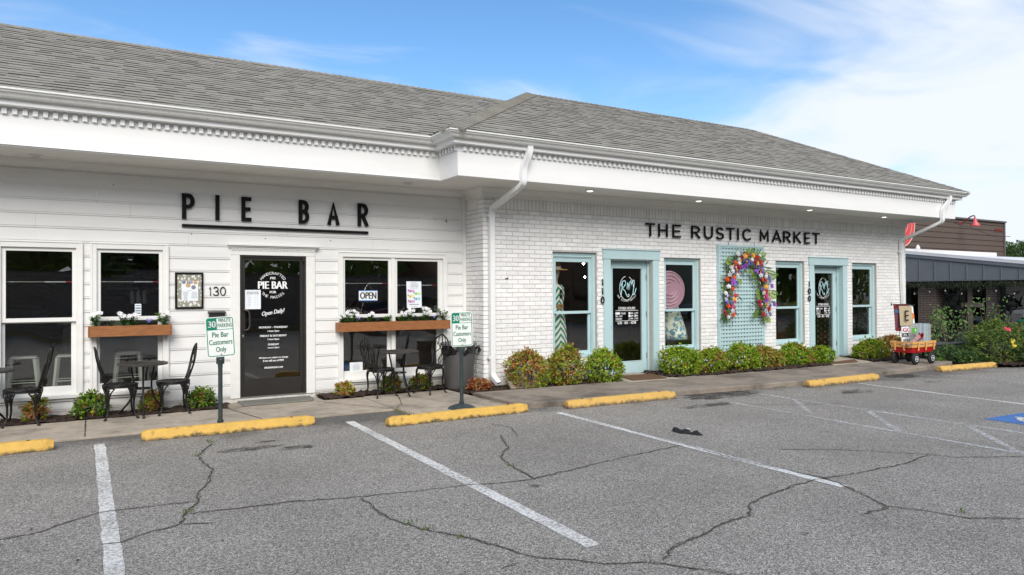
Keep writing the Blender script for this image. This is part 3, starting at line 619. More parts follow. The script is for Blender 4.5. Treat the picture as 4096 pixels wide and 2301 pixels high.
b = MB(); b.add([(-8, 10.5, 3.475), (4.92, 10.5, 3.475), (4.92, 9.86, 3.475), (18.84, 9.86, 3.475), (18.84, 11.5, 3.475), (-8, 11.5, 3.475)], [(0, 1, 2, 3, 4, 5)]); bb(b, 'soffit', M['soffit'])
def dashmat():
    m = pmat('perforated_soffit', (.7, .69, .66), .7, .03, 2); t = m.node_tree; N = t.nodes.new; L = t.links.new; b = t.nodes['Principled BSDF']; src = b.inputs['Base Color'].links[0].from_socket
    tc = N('ShaderNodeTexCoord'); sp_ = N('ShaderNodeSeparateXYZ'); L(tc.outputs['Object'], sp_.inputs[0]); a = N('ShaderNodeMath'); a.operation = 'PINGPONG'; a.inputs[1].default_value = .03; L(sp_.outputs[0], a.inputs[0]); c = N('ShaderNodeMath'); c.operation = 'LESS_THAN'; c.inputs[1].default_value = .017; L(a.outputs[0], c.inputs[0])
    mx = N('ShaderNodeMix'); mx.data_type = 'RGBA'; L(c.outputs[0], mx.inputs[0]); L(src, mx.inputs[6]); mx.inputs[7].default_value = (.10, .08, .06, 1); L(mx.outputs[2], b.inputs['Base Color']); return m
DM = dashmat()
for x0, x1, y in ((-8, -1.2, 10.62), (.2, 4.7, 10.62), (5.1, 7.5, 9.95), (7.9, 18.6, 9.95)): b = MB(); b.box(x0, x1, y, y+.022, 3.466, 3.4705); bb(b, 'soffit_vent', DM)
# crown mould under the soffit along the walls
b = MB(); b.sweep([(-8, W1), (5.87, W1), (5.87, W2), (18.36, W2), (18.36, 17.2)], [(.02, 3.22), (.045, 3.22), (.045, 3.36), (.055, 3.375), (.075, 3.40), (.115, 3.44), (.13, 3.474)]) if False else None
b.sweep([(-8, W1-.02), (5.87, W1-.02)], [(.0, 3.37), (.012, 3.37), (.02, 3.40), (.06, 3.44), (.07, 3.474)])
b.sweep([(5.87, W1-.02), (5.87, W2), (18.36, W2), (18.36, 17.2)], [(.005, 3.31), (.03, 3.31), (.03, 3.385), (.045, 3.40), (.085, 3.445), (.095, 3.474)])
bb(b, 'crown_moulding', M['trim'])
def spot(x, y, lit):
    b = MB(); b.lathe([(.085, .0), (.085, -.012), (.07, -.016), (.06, -.004)], (x, y, 3.472), 20); o = bb(b, 'soffit_light', M['trim'], smooth=False)
    b = MB(); b.lathe([(.055, .0), (.05, -.012), (.03, -.02), (.005, -.022)], (x, y, 3.465), 14); bb(b, 'lamp_glass', pmat('lamp_lens', (.8, .85, .8), .2, .02, 3, emit=((.9, 1, .85), 1.2)) if lit else flat('lampoff', (.55, .55, .52), .3), o, smooth=True)
spot(4.567, 11.0, 0); spot(-.55, 11.16, 0); spot(7.71, 10.24, 1); spot(10.47, 10.34, 1); spot(13.83, 10.31, 1); spot(16.75, 10.40, 1)

# --- siding wall with openings
PW = [(-.94, -.10, .31, 2.30), (.144, .965, .31, 2.30), (3.617, 5.41, .26, 2.265)]      # window openings
holes = [(-2.2, -1.05, .31, 2.30)]+PW+[(2.02, 3.02, -.1, 2.256)]
b = MB(); y0 = W1
zj = [2.185+.1905*k for k in range(-12, 8)]
def prof_y(t):   # t from 0 to .1905 above the joint
    if t < .001: return y0-.006
    if t < .017: return y0-.020
    if t < .019: return y0-.020+(t-.017)/.002*.011
    if t < .024: return y0-.009
    if t < .026: return y0-.009-(t-.024)/.002*.007
    return y0-.016+(t-.026)/.1645*.003
ts = [.0015, .017, .019, .024, .026, .1840, .1905]
r3_ = random.Random(5)
for zb in zj:
    brk = [-8]; x = -8+r3_.uniform(0, 3)
    while x < 5.8: brk.append(x); x += r3_.uniform(2.4, 3.6)
    brk.append(5.81)
    cuts = sorted(set([zb+t for t in [.0]+ts]+[h[i] for h in holes for i in (2, 3) if zb < h[i] < zb+.1905]))
    for za, zc in zip(cuts, cuts[1:]):
        if zc-za < .0004 or zc <= .0 or za > 3.46: continue
        ya, yc = prof_y(za-zb+.0005), prof_y(zc-zb-.0003)
        if zc-zb > .1839: yc = y0-.008
        if za-zb > .183: ya = y0-.008
        segs = []; xs = sorted(set([-8, 5.81]+[h[i] for h in holes for i in (0, 1) if h[2] < (za+zc)/2 < h[3]]))
        for xa, xb in zip(xs, xs[1:]):
            if any(h[0] < (xa+xb)/2 < h[1] and h[2] < (za+zc)/2 < h[3] for h in holes): continue
            segs.append((xa, xb))
        for xa, xb in segs:
            pts = [xa]+[q for q in brk if xa < q < xb]+[xb]
            for p, q in zip(pts, pts[1:]):
                g_ = .0012 if q != xb and zb > 2.3 else 0; b.add([(p, ya, za), (q-g_, ya, za), (q-g_, yc, zc), (p, yc, zc)], [(0, 1, 2, 3)])
bb(b, 'siding_wall', M['siding'])
b = MB(); b.box(-8, 5.81, W1-.03, W1+.02, -.02, .075); bb(b, 'wall_base', flat('basewhite', (.62, .6, .56), .8, dirt=(.2, .17, .13), ds=4, dlo=.5, dhi=.7))
b = MB(); b.box(5.805, 5.868, W1-.035, W1+.03, .06, 3.40); bb(b, 'corner_board', M['trim'], bevel=.003)
# nail heads and the small leaf-shaped hole
for x, z in ((4.95, 2.96), (5.28, 2.95), (.35, 3.2), (2.4, 2.52), (1.35, 2.55), (3.42, 2.52)): b = MB(); b.lathe([(.008, 0), (.006, -.004)], (x, W1-.017, z), 8, 'y'); bb(b, 'nail_mark', flat('nail', (.15, .08, .03), .8))
b = MB(); b.prism([(5.47, 2.93), (5.50, 2.90), (5.50, 2.97), (5.48, 2.98)], lambda u, v, d: (u, d, v), W1-.0175, W1-.019); bb(b, 'siding_chip', flat('nail', (.15, .08, .03), .8))

# --- windows
def frame4(b, x0, x1, z0, z1, w, ya, yb, wb=None, wt=None):
    wb = w if wb is None else wb; wt = w if wt is None else wt
    b.box(x0, x0+w, ya, yb, z0, z1); b.box(x1-w, x1, ya, yb, z0, z1); b.box(x0+w, x1-w, ya+.0005, yb, z1-wt, z1)
    if wb > 0: b.box(x0+w, x1-w, ya+.0005, yb, z0, z0+wb)
def pie_window(x0, x1, zt, zb, units, lx=None):
    """x0..x1 opening, units = list of (glass x0, glass x1)"""
    b = MB(); cw = .068
    frame4(b, x0-cw, x1+cw, zb-.0, zt+cw, cw, W1-.045, W1+.12, wb=.0)
    b.box(x0-cw-.008, x1+cw+.008, W1-.055, W1-.02, zt+cw, zt+cw+.012); b.box(x0-cw-.012, x0-cw+.018, W1-.052, W1-.02, zb+.02, zt+cw); b.box(x1+cw-.018, x1+cw+.012, W1-.052, W1-.02, zb+.02, zt+cw)
    b.box(x0-cw-.02, x1+cw+.02, W1-.075, W1+.12, zb-.045, zb); b.box(x0-cw, x1+cw, W1-.04, W1-.017, zb-.085, zb-.045)   # sill and apron
    xs = [u for q in units for u in q]
    if len(units) == 2: b.box(units[0][1]+.045, units[1][0]-.045, W1-.03, W1+.12, zb, zt)
    w = bb(b, 'window', M['trim'], bevel=.003)
    for i, (a, c) in enumerate(units):
        L_, R_ = (x0 if i == 0 else units[i-1][1]+.045), (x1 if i == len(units)-1 else None)
        L_ = x0 if i == 0 else units[i][0]-.045; R_ = x1 if i == len(units)-1 else units[i][1]+.045
        dz = zt-2.30; zr = 1.33+dz; gt = 2.25+dz
        s = MB(); s.box(L_, a, W1-.01, W1+.03, zr-.03, zt); s.box(c, R_, W1-.01, W1+.03, zr-.03, zt); s.box(a, c, W1-.0095, W1+.03, gt, zt); s.box(a, c, W1-.0095, W1+.03, zr-.03, zr+.025)
        so = bb(s, 'sash', M['trim'], w, bevel=.003)
        s = MB(); s.box(L_, a-.012, W1+.035, W1+.07, zb, zr-.01); s.box(c-.012, R_, W1+.035, W1+.07, zb, zr-.01); s.box(a-.012, c-.012, W1+.0355, W1+.07, zb, .425+dz); s.box(a-.012, c-.012, W1+.0355, W1+.07, zr-.045, zr-.01)
        bb(s, 'sash', M['trim'], w, bevel=.003)
        s = MB(); s.box(a-.01, c+.01, W1+.008, W1+.012, zr+.01, gt+.01); bb(s, 'window_pane', M['glass'], w)
        s = MB(); s.box(a-.022, c-.002, W1+.05, W1+.054, .41+dz, zr-.03); bb(s, 'window_pane', M['glass'], w)
    return w
pie_window(-.94, -.10, 2.30, .31, [(-.889, -.147)]); pie_window(-2.2, -1.05, 2.30, .31, [(-2.14, -1.11)])
pie_window(.144, .965, 2.30, .31, [(.192, .920)]); pie_window(3.617, 5.41, 2.262, .255, [(3.658, 4.409), (4.565, 5.325)])
# tension rods seen across the upper panes
for x0, x1, z in ((-.889, -.147, 1.84), (.192, .92, 1.845), (3.66, 4.41, 1.83), (4.58, 5.32, 1.80)):
    o = empty('curtain_rod', (x0, W1+.1, z), {-.889: 'thin white and red rod across the leftmost tall window', .192: 'thin white and red rod in the window above the short flower box', 3.66: 'thin white and red rod in the window pane with the OPEN sign', 4.58: 'thin white and red rod in the window pane with the poster'}[x0], 'rod', 'rods across the upper window panes')
    ln = x1-x0; b = MB(); b.tube([(0, 0, 0), (ln*.57, 0, 0)], .006, 6); b.build('rod', flat('rodgrey', (.45, .44, .40), .4), o); b = MB(); b.tube([(ln*.57, 0, 0), (ln*.9, 0, 0)], .009, 6); b.build('white_sleeve', M['hub'], o); b = MB(); b.tube([(0, 0, 0), (ln*.1, 0, 0)], .008, 6); b.build('white_sleeve', M['hub'], o); b = MB(); b.tube([(ln*.9, 0, 0), (ln, 0, 0)], .0095, 6); b.build('red_sleeve', M['red'], o)

# --- door of the siding shop
b = MB()
def fluted(x0, x1):
    b.box(x0, x1, W1-.04, W1+.03, .085, 2.256); n = 5; w = (x1-x0-.03)/n
    for i in range(n): b.tube([(x0+.015+w*(i+.5), W1-.04, .16), (x0+.015+w*(i+.5), W1-.04, 2.24)], w*.30, 6, flat=.6)
fluted(1.885, 2.022); fluted(3.022, 3.16)
b.box(1.885, 3.16, W1-.045, W1+.03, 2.256, 2.375)
for i in range(26): b.box(1.90+i*.0485, 1.90+i*.0485+.026, W1-.062, W1-.045, 2.325, 2.35)
b.box(1.875, 3.17, W1-.065, W1+.02, 2.35, 2.375); b.box(1.86, 3.19, W1-.085, W1+.02, 2.375, 2.395); b.box(1.845, 3.215, W1-.11, W1+.02, 2.395, 2.42)
surround = bb(b, 'door_surround', M['trim'], bevel=.002)
b = MB(); frame4(b, 2.024, 3.02, .085, 2.255, .035, W1-.02, W1+.06, wb=.0)
b.box(2.06, 2.10, W1+.0, W1+.04, .10, 2.22); b.box(2.93, 2.985, W1+.0, W1+.04, .10, 2.22); b.box(2.10, 2.93, W1+.0005, W1+.04, 2.18, 2.22); b.box(2.10, 2.93, W1+.0005, W1+.04, .10, .36); b.box(2.06, 2.985, W1-.002, W1+.0, .10, .115)
door = bb(b, 'door', M['dkbrown'], bevel=.003)
b = MB(); b.box(2.09, 2.94, W1+.018, W1+.024, .35, 2.19); bb(b, 'door_glass', M['glassdoor'], door)
b = MB(); b.tube([(2.075, W1+.0, 1.42), (2.075, W1-.055, 1.42), (2.13, W1-.06, 1.41), (2.155, W1-.06, 1.37), (2.158, W1-.06, 1.22), (2.155, W1-.06, 1.16), (2.13, W1-.06, 1.12), (2.075, W1-.055, 1.11), (2.075, W1, 1.11)], .0125, 8); bb(b, 'door_handle', flat('bronzehandle', (.05, .04, .035), .35), door, smooth=True)
b = MB(); b.lathe([(.022, 0), (.022, -.008), (.012, -.012)], (2.06, W1+.0, 1.02), 16, 'y'); bb(b, 'lock', M['steel'], door)
b = MB(); b.box(2.96, 2.995, W1-.05, W1, 2.17, 2.25); b.box(2.965, 2.99, W1-.045, W1, .10, .2); bb(b, 'hinge', M['dkbrown'], door)
b = MB(); b.box(2.035, 3.01, W1-.03, W1+.05, .08, .098); bb(b, 'threshold', M['steel'], door)
b = MB(); y = W1+.015; cx = 2.52
text(b, 'PIE BAR', cx, 1.80, .115, y, w=.44, bold=.006); text(b, 'PIE', cx, 1.908, .036, y, w=.08, bold=.002); text(b, 'FOR', cx, 1.69, .036, y, w=.095, bold=.002)
arctext(b, 'HANDCRAFTED', cx, 1.77, .215, R(148), R(32), .042, y); arctext(b, 'THE MASSES', cx, 1.83, .22, R(222), R(318), .042, y, True)
text(b, 'Open Daily!', cx-.0, 1.37, .085, y, w=.34, rot=R(9), shear=.3, bold=.002)
for t, z, w, h in (('MONDAY - THURSDAY', 1.145, .43, .030), ('11am-7pm', 1.083, .17, .034), ('FRIDAY & SATURDAY', 1.013, .40, .030), ('11am-9pm', .955, .17, .034), ('SUNDAY', .878, .165, .030), ('noon-5pm', .825, .17, .030), ('All times are subject to change', .672, .44, .032), ('if we sell out of PIE!!', .628, .31, .032), ('ORDERPIEBAR.COM', .52, .28, .026)): text(b, t, cx+.005, z, h, y, w=w, bold=.0015)
bb(b, 'door_lettering', M['whitetext'], door)

# --- brick wall
MW = [(7.304, 8.301, .45, 2.405, 'w'), (8.62, 9.67, .0, 2.30, 'd'), (9.996, 10.999, .45, 2.393, 'w'), (13.323, 14.310, .45, 2.380, 'w'), (14.63, 15.72, .0, 2.28, 'd'), (16.101, 17.091, .45, 2.380, 'w')]
b = MB(); CH = .0768; BLn = .2335; r4 = random.Random(11)
def brick(x0, x1, z0, z1, y0, dep, T=None, jt=.0055):
    x0 += jt; x1 -= jt; z0 += jt*1.15; z1 -= jt*.55
    if x1-x0 < .012 or z1-z0 < .012: return
    c = r4.uniform(.93, 1.05); b.cur = (c, c*r4.uniform(.99, 1.005), c*r4.uniform(.98, 1.01)); y = y0+r4.uniform(-.0025, .0025); e = .004
    q = [(x0, y+e, z0), (x1, y+e, z0), (x1, y+e, z1), (x0, y+e, z1), (x0+e, y, z0+e), (x1-e, y, z0+e), (x1-e, y, z1-e), (x0+e, y, z1-e), (x0, y0+dep, z0), (x1, y0+dep, z0), (x1, y0+dep, z1), (x0, y0+dep, z1)]
    if T: q = [T(p) for p in q]
    b.add(q, [(4, 5, 6, 7), (0, 1, 5, 4), (1, 2, 6, 5), (2, 3, 7, 6), (3, 0, 4, 7), (8, 9, 1, 0), (9, 10, 2, 1), (10, 11, 3, 2), (11, 8, 0, 3)])
XL, XR = 5.868, 18.355; zt_ = 3.1145
row = 0; z = zt_
while z > -.02:
    zb_ = z-CH; off = (row % 2)*BLn/2; cuts = [(h[0], h[1]) for h in MW if h[3]-.02 > (z+zb_)/2 > h[2]]
    segs = [(XL, XR)]
    for c0, c1 in cuts: segs = [s for a, d in segs for s in (((a, c0), (c1, d)) if a < c0 and d > c1 else ((a, d),))]
    for a, d in segs:
        x = XL-off+.0; 
        while x+BLn <= a: x += BLn
        while x < d:
            xa, xb = max(x, a), min(x+BLn, d)
            if xb-xa > .03: brick(xa, xb, zb_, z, W2, .10)
            x += BLn
    z -= CH; row += 1
x = XL; 
for k in range(3):
    for a in (0, 1): brick(XL if a == 0 else XR-.235, XL+.235 if a == 0 else XR, zt_+k*CH, zt_+(k+1)*CH, W2, .1)
x = XL+.235
while x < XR-.24: brick(x, x+.0765, zt_, 3.335, W2, .10); x += .0765
# return wall facing -X between siding and brick corner
def TL(p): return (XL+(p[1]-W2), W1-(p[0]), p[2])
row = 0; z = zt_
while z > -.02:
    off = 0 if row % 2 else .117
    for xa, xb in ((0, .1+off), (.1+off, .1+off+BLn), (.1+off+BLn, .676)):
        if xb-xa > .03: brick(xa, min(xb, .676-.004), z-CH, z, W2, .1, TL)
    z -= CH; row += 1
for i in range(6): brick(.01+i*.0765, .01+(i+1)*.0765, zt_, 3.335, W2, .1, TL)
for k in range(3): brick(.47, .672, zt_+k*CH, zt_+(k+1)*CH, W2, .1, TL)
# right end wall facing +X (plain courses)
def TR(p): return (XR-(p[1]-W2), W2+p[0], p[2])
row = 0; z = zt_+.2
while z > -.02:
    x = -(row % 2)*BLn/2
    while x < 6: brick(max(x, 0), x+BLn, z-CH, z, W2, .1, TR); x += BLn
    z -= CH; row += 1
bw = bb(b, 'brick_wall', M['brick'])
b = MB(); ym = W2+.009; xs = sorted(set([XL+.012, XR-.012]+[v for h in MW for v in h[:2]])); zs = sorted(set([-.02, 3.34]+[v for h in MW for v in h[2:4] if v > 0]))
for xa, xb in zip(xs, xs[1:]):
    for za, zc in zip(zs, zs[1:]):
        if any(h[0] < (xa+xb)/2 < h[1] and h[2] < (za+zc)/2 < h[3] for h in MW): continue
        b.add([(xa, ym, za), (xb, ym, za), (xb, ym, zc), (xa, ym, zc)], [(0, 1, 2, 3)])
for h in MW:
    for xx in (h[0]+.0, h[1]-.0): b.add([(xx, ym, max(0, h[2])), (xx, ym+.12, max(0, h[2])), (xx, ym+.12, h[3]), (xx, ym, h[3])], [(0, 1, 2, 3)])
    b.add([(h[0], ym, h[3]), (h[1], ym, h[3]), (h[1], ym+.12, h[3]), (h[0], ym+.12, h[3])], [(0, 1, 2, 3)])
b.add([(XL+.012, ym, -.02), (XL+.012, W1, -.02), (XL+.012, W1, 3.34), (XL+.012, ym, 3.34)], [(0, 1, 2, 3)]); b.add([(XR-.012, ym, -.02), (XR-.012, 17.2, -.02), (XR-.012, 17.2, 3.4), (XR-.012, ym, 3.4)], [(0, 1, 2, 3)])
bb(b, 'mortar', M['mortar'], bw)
# back and left walls so that the building is closed
b = MB(); b.box(-8, 18.34, 17.2, 17.3, 0, 3.5); b.box(-8, -7.9, 11.55, 17.2, 0, 3.5); bb(b, 'rear_wall', M['siding'])
# --- aqua windows
def market_window(x0, x1, zb, zt):
    b = MB(); Y = W2+.065; frame4(b, x0, x1, zb, zt, .055, Y, Y+.09, wb=.05, wt=.085); frame4(b, x0+.055, x1-.055, zb+.05, zt-.085, .018, Y+.015, Y+.09)
    b.box(x0+.04, x1-.04, Y-.008, Y+.01, zt-.05, zt-.04)
    w = bb(b, 'window', M['blue'], bevel=.002); ga, gc, gt, zr = x0+.125, x1-.125, zt-.178, 1.29
    s = MB(); s.box(x0+.073, ga, Y+.03, Y+.06, zr-.02, zt-.1); s.box(gc, x1-.073, Y+.03, Y+.06, zr-.02, zt-.1); s.box(ga, gc, Y+.0305, Y+.06, gt, zt-.1); s.box(ga, gc, Y+.02, Y+.06, zr-.025, zr+.025); bb(s, 'sash', M['blue'], w, bevel=.002)
    s = MB(); s.box(x0+.073, ga, Y+.062, Y+.088, zb+.06, zr-.02); s.box(gc, x1-.073, Y+.062, Y+.088, zb+.06, zr-.02); s.box(ga, gc, Y+.0625, Y+.088, zb+.06, zb+.12); bb(s, 'sash', M['blue'], w, bevel=.002)
    s = MB(); s.box(ga-.01, gc+.01, Y+.044, Y+.048, zr, gt+.01); bb(s, 'window_pane', M['glassm'], w)
    s = MB(); s.box(ga-.01, gc+.01, Y+.074, Y+.078, zb+.1, zr-.01); bb(s, 'window_pane', M['glassm'], w)
M['glassm'] = glassmat('shop_window_glass', (.95, .95, .94), 1.5, 0, .003, 2.2)
for h in MW:
    if h[4] == 'w': market_window(*h[:4])
# --- aqua doors
def market_door(xa, xb, pl, pr, zt, zh, gl, gr, gz0, gz1):
    """xa..xb header; pl, pr inner faces of the pilasters; zt header bottom; zh header top; gl,gr,gz glass"""
    b = MB(); Yf = W2-.03
    b.box(xa, xb, Yf-.012, W2+.03, zt, zh-.02); b.box(xa-.012, xb+.012, Yf-.03, W2+.03, zh-.02, zh); b.box(xa+.02, pl, Yf, W2+.15, .04, zt); b.box(pr, xb-.02, Yf, W2+.15, .04, zt)
    b.box(pl, pl+.03, W2+.10, W2+.2, .06, zt-.03); b.box(pr-.03, pr, W2+.10, W2+.2, .06, zt-.03); b.box(pl, pr, W2+.02, W2+.2, zt-.028, zt+.0)
    bb(b, 'door_surround', M['blue'], bevel=.003)
    b = MB(); x0, x1, z0, z1 = pl+.032, pr-.032, .065, zt-.035; Y = W2+.145
    b.box(x0, gl, Y, Y+.045, z0, z1); b.box(gr, x1, Y, Y+.045, z0, z1); b.box(gl, gr, Y+.0005, Y+.045, z0, gz0); b.box(gl, gr, Y+.0005, Y+.045, gz1, z1); frame4(b, gl-.012, gr+.012, gz0-.012, gz1+.012, .012, Y-.006, Y+.0)
    d = bb(b, 'door', M['blue'], bevel=.003)
    b = MB(); b.box(gl-.01, gr+.01, Y+.02, Y+.025, gz0-.01, gz1+.01); bb(b, 'door_glass', M['glassm2'], d)
    b = MB(); b.lathe([(.028, 0), (.028, -.01), (.012, -.02), (.012, -.035), (.026, -.045), (.026, -.06), (.012, -.07)], (x0+.045, Y, .98), 14, 'y'); bb(b, 'door_handle', M['steel'], d, smooth=True)
    b = MB(); b.box(x0+.012, x0+.03, Y-.03, Y, 1.37, 1.50); bb(b, 'pull_handle', M['black'], d, bevel=.004)
    for z in (.40, 1.22, 1.95): b = MB(); b.tube([(x1+.008, Y-.008, z-.06), (x1+.008, Y-.008, z+.06)], .011, 8); b.box(x1-.012, x1+.028, Y-.004, Y-.001, z-.055, z+.055); bb(b, 'hinge', M['steel'], d)
    b = MB(); b.box(x0, x1, Y-.03, Y+.02, .05, .064); bb(b, 'threshold', M['steel'], d)
    b = MB(); y = Y+.017; cx = (gl+gr)/2; w = (gr-gl)
    # round badge with hand-lettered initials
    ring = [(cx+.175*w/.73*math.cos(a), 1.74+.235*math.sin(a)) for a in [R(100+k*10) for k in range(34)]]
    ribbon(b, ring, .010, lambda u, v, d_: (u, d_, v), y, y-.0005)
    for t, z, h, ww in (('STORE HOURS', 1.345, .052, .42), ('678 - 401 - 4298', 1.06, .052, .46), ): text(b, t, cx, z, h, y, w=ww*w/.73, bold=.0015)
    for z in (1.30, 1.10): b.box(cx-.285*w/.73, cx+.285*w/.73, y-.0006, y, z-.004, z+.004)
    for i, (t1, t2) in enumerate((('TUES - THURS', '10 AM - 6 PM'), ('FRI - SAT', '10 AM - 6 PM'), ('SUNDAY', '12 PM - 5 PM'))):
        z = 1.245-i*.053; k = w/.73; n1_ = .25*k if i == 0 else (.17*k if i == 1 else .16*k); text(b, t1, cx-.28*k+n1_/2, z, .036, y, w=n1_, bold=.001); text(b, t2, cx+.28*k-.115*k, z, .036, y, w=.23*k, bold=.001)
    arctext(b, 'THE RUSTIC MARKET', cx, 1.76, .275*min(1, w/.73*1.1), R(212), R(328), .032, y, True)
    bb(b, 'door_lettering', M['whitetext'], d)
    b = MB(); k = w/.73
    # R : stem and bowl stroke, M : looping strokes
    def stroke(pts, r_): ribbon(b, [(cx+px*k, 1.74+pz) for px, pz in pts], r_, lambda u, v, d_: (u, d_, v), y-.001, y-.0016)
    def smooth(pts, n=6):
        o = []
        P = [pts[0]]+pts+[pts[-1]]
        for i in range(1, len(P)-2):
            for j in range(n):
                t = j/n; a_, b_, c_, d_ = P[i-1], P[i], P[i+1], P[i+2]
                o.append(tuple(.5*((2*b_[q])+(-a_[q]+c_[q])*t+(2*a_[q]-5*b_[q]+4*c_[q]-d_[q])*t*t+(-a_[q]+3*b_[q]-3*c_[q]+d_[q])*t**3) for q in (0, 1)))
        return o+[pts[-1]]
    stroke(smooth([(-.11, .10), (-.12, .0), (-.14, -.12), (-.15, -.17)]), .017)
    stroke(smooth([(-.15, .04), (-.10, .13), (-.04, .14), (-.03, .08), (-.08, .02), (-.12, .0), (-.05, -.05), (.0, -.14), (.04, -.17), (.06, -.13), (.03, -.12)]), .015)
    stroke(smooth([(.01, -.02), (.02, .09), (.03, .10), (.05, .03), (.055, -.03), (.07, .08), (.10, .14), (.115, .07), (.10, -.02), (.12, .07), (.16, .15), (.19, .14), (.18, .02), (.16, -.09), (.18, -.13), (.22, -.06), (.24, .0)]), .015)
    bb(b, 'door_monogram', flat('aquavinyl', (.50, .82, .85), .5), d)
    b = MB(); k = w/.73; b.box(cx-.285*k, cx-.175*k, y-.0012, y-.0008, 1.225, 1.268)
    b.box(cx+.04*k, cx+.09*k, y-.0012, y-.0008, 1.225, 1.268); b.box(cx+.04*k, cx+.09*k, y-.0012, y-.0008, 1.172, 1.215); b.box(cx+.195*k, cx+.225*k, y-.0012, y-.0008, 1.172, 1.215)
    so = bb(b, 'hours_patch', M['paper'], d)
M['glassm2'] = glassmat('shop_door_glass', (.88, .88, .85), 1.5, 0, .003, 2.4)
market_door(8.428, 9.852, 8.611, 9.673, 2.295, 2.490, 8.79, 9.52, .308, 2.126)
market_door(14.444, 15.880, 14.627, 15.70, 2.273, 2.462, 14.87, 15.54, .266, 2.09)
# --- downspouts
def downspout(pts, foot):
    b = MB(); P = [Vector(p) for p in pts]; w, d = .048, .034
    fine = [P[0]]
    for i in range(1, len(P)-1):
        a = (P[i-1]-P[i]).normalized(); c = (P[i+1]-P[i]).normalized(); r_ = .07
        for t in (0, .25, .5, .75, 1): fine.append((P[i]+a*r_)*(1-t)**2+P[i]*2*t*(1-t)+(P[i]+c*r_)*t*t)
    fine.append(P[-1]); rings = []
    prof = [(-w, -d), (-w*.5, -d), (-w*.45, -d*.85), (-w*.1, -d*.85), (-w*.05, -d), (w*.05, -d), (w*.1, -d*.85), (w*.45, -d*.85), (w*.5, -d), (w, -d), (w, d), (-w, d)]
    for i, p in enumerate(fine):
        t = (fine[min(i+1, len(fine)-1)]-fine[max(i-1, 0)]).normalized(); x = Vector((1, 0, 0)); x = (x-t*x.dot(t)).normalized(); y = t.cross(x)
        if y.y < 0: y = -y
        rings.append([tuple(p+x*u+y*v) for u, v in prof])
    n = len(prof); b.v = [q for r_ in rings for q in r_]
    for i in range(len(rings)-1):
        for j in range(n): b.face((i*n+j, i*n+(j+1) % n, (i+1)*n+(j+1) % n, (i+1)*n+j))
    o = bb(b, 'downspout', M['gutterw']); b = MB()
    for z in foot: b.box(z[0]-.08, z[0]+.08, z[1]-.036, z[1]+.03, z[2]-.02, z[2]+.02)
    bb(b, 'strap', M['gutterw'], o, bevel=.002)
M['gutterw'] = pmat('white_downspout', (.80, .81, .81), .32, .04, 6, dirt=(.45, .42, .38), ds=8, dlo=.68, dhi=.85)
downspout([(6.115, 9.70, 4.01), (6.11, 9.70, 3.90), (6.05, 9.79, 3.66), (6.045, 9.79, 3.40), (6.0, 10.76, 3.10), (6.0, 10.76, .24), (6.03, 10.60, .12)], [(6.0, 10.765, 2.98), (6.0, 10.765, .55)])
downspout([(18.36, 9.70, 4.01), (18.35, 9.70, 3.88), (18.19, 9.79, 3.66), (18.19, 9.79, 3.36), (18.06, 10.76, 2.95), (18.08, 10.76, 2.0), (18.22, 10.76, .2)], [(18.06, 10.765, 2.66)])
# --- interiors behind the glass
b = MB()
def room(x0, x1, y0, y1, z0, z1):
    b.add([(x0, y1, z0), (x1, y1, z0), (x1, y1, z1), (x0, y1, z1)], [(3, 2, 1, 0)]); b.add([(x0, y0, z0), (x0, y1, z0), (x0, y1, z1), (x0, y0, z1)], [(0, 1, 2, 3)]); b.add([(x1, y0, z0), (x1, y1, z0), (x1, y1, z1), (x1, y0, z1)], [(3, 2, 1, 0)]); b.add([(x0, y0, z1), (x1, y0, z1), (x1, y1, z1), (x0, y1, z1)], [(0, 1, 2, 3)])
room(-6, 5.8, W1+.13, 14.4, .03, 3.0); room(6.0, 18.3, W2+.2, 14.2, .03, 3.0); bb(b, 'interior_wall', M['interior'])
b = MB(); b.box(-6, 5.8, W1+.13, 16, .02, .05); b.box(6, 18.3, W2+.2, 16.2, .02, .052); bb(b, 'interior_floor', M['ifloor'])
b = MB()
for i in range(90):
    x = rng.uniform(-1.5, 16); y = (rng.uniform(9.7, 10.9) if x < 5.2 else rng.uniform(8.7, 9.7)) if rng.random() < .6 else rng.uniform(5, 9.3)
    z = .030 if (x < 3.7 and y > 9.62) else (.04 if 3.7 < x < 5.3 and y > 8.8 else (.089 if y > 8.75 and x > 5.3 else .004)); leaf(b, Vector((x, y, z+.002)), Vector((rng.uniform(-1, 1), rng.uniform(-1, 1), .05)), Vector((0, 0, 1)), rng.uniform(.02, .05), .018, rcol([(.10, .055, .03), (.2, .13, .06), (.06, .05, .03), (.35, .32, .27)]), -.1)
tag(b.build('fallen_leaves', M['leaf']), 'tiny dry leaves and bits of litter on the pavement', 'leaves', kind='stuff')
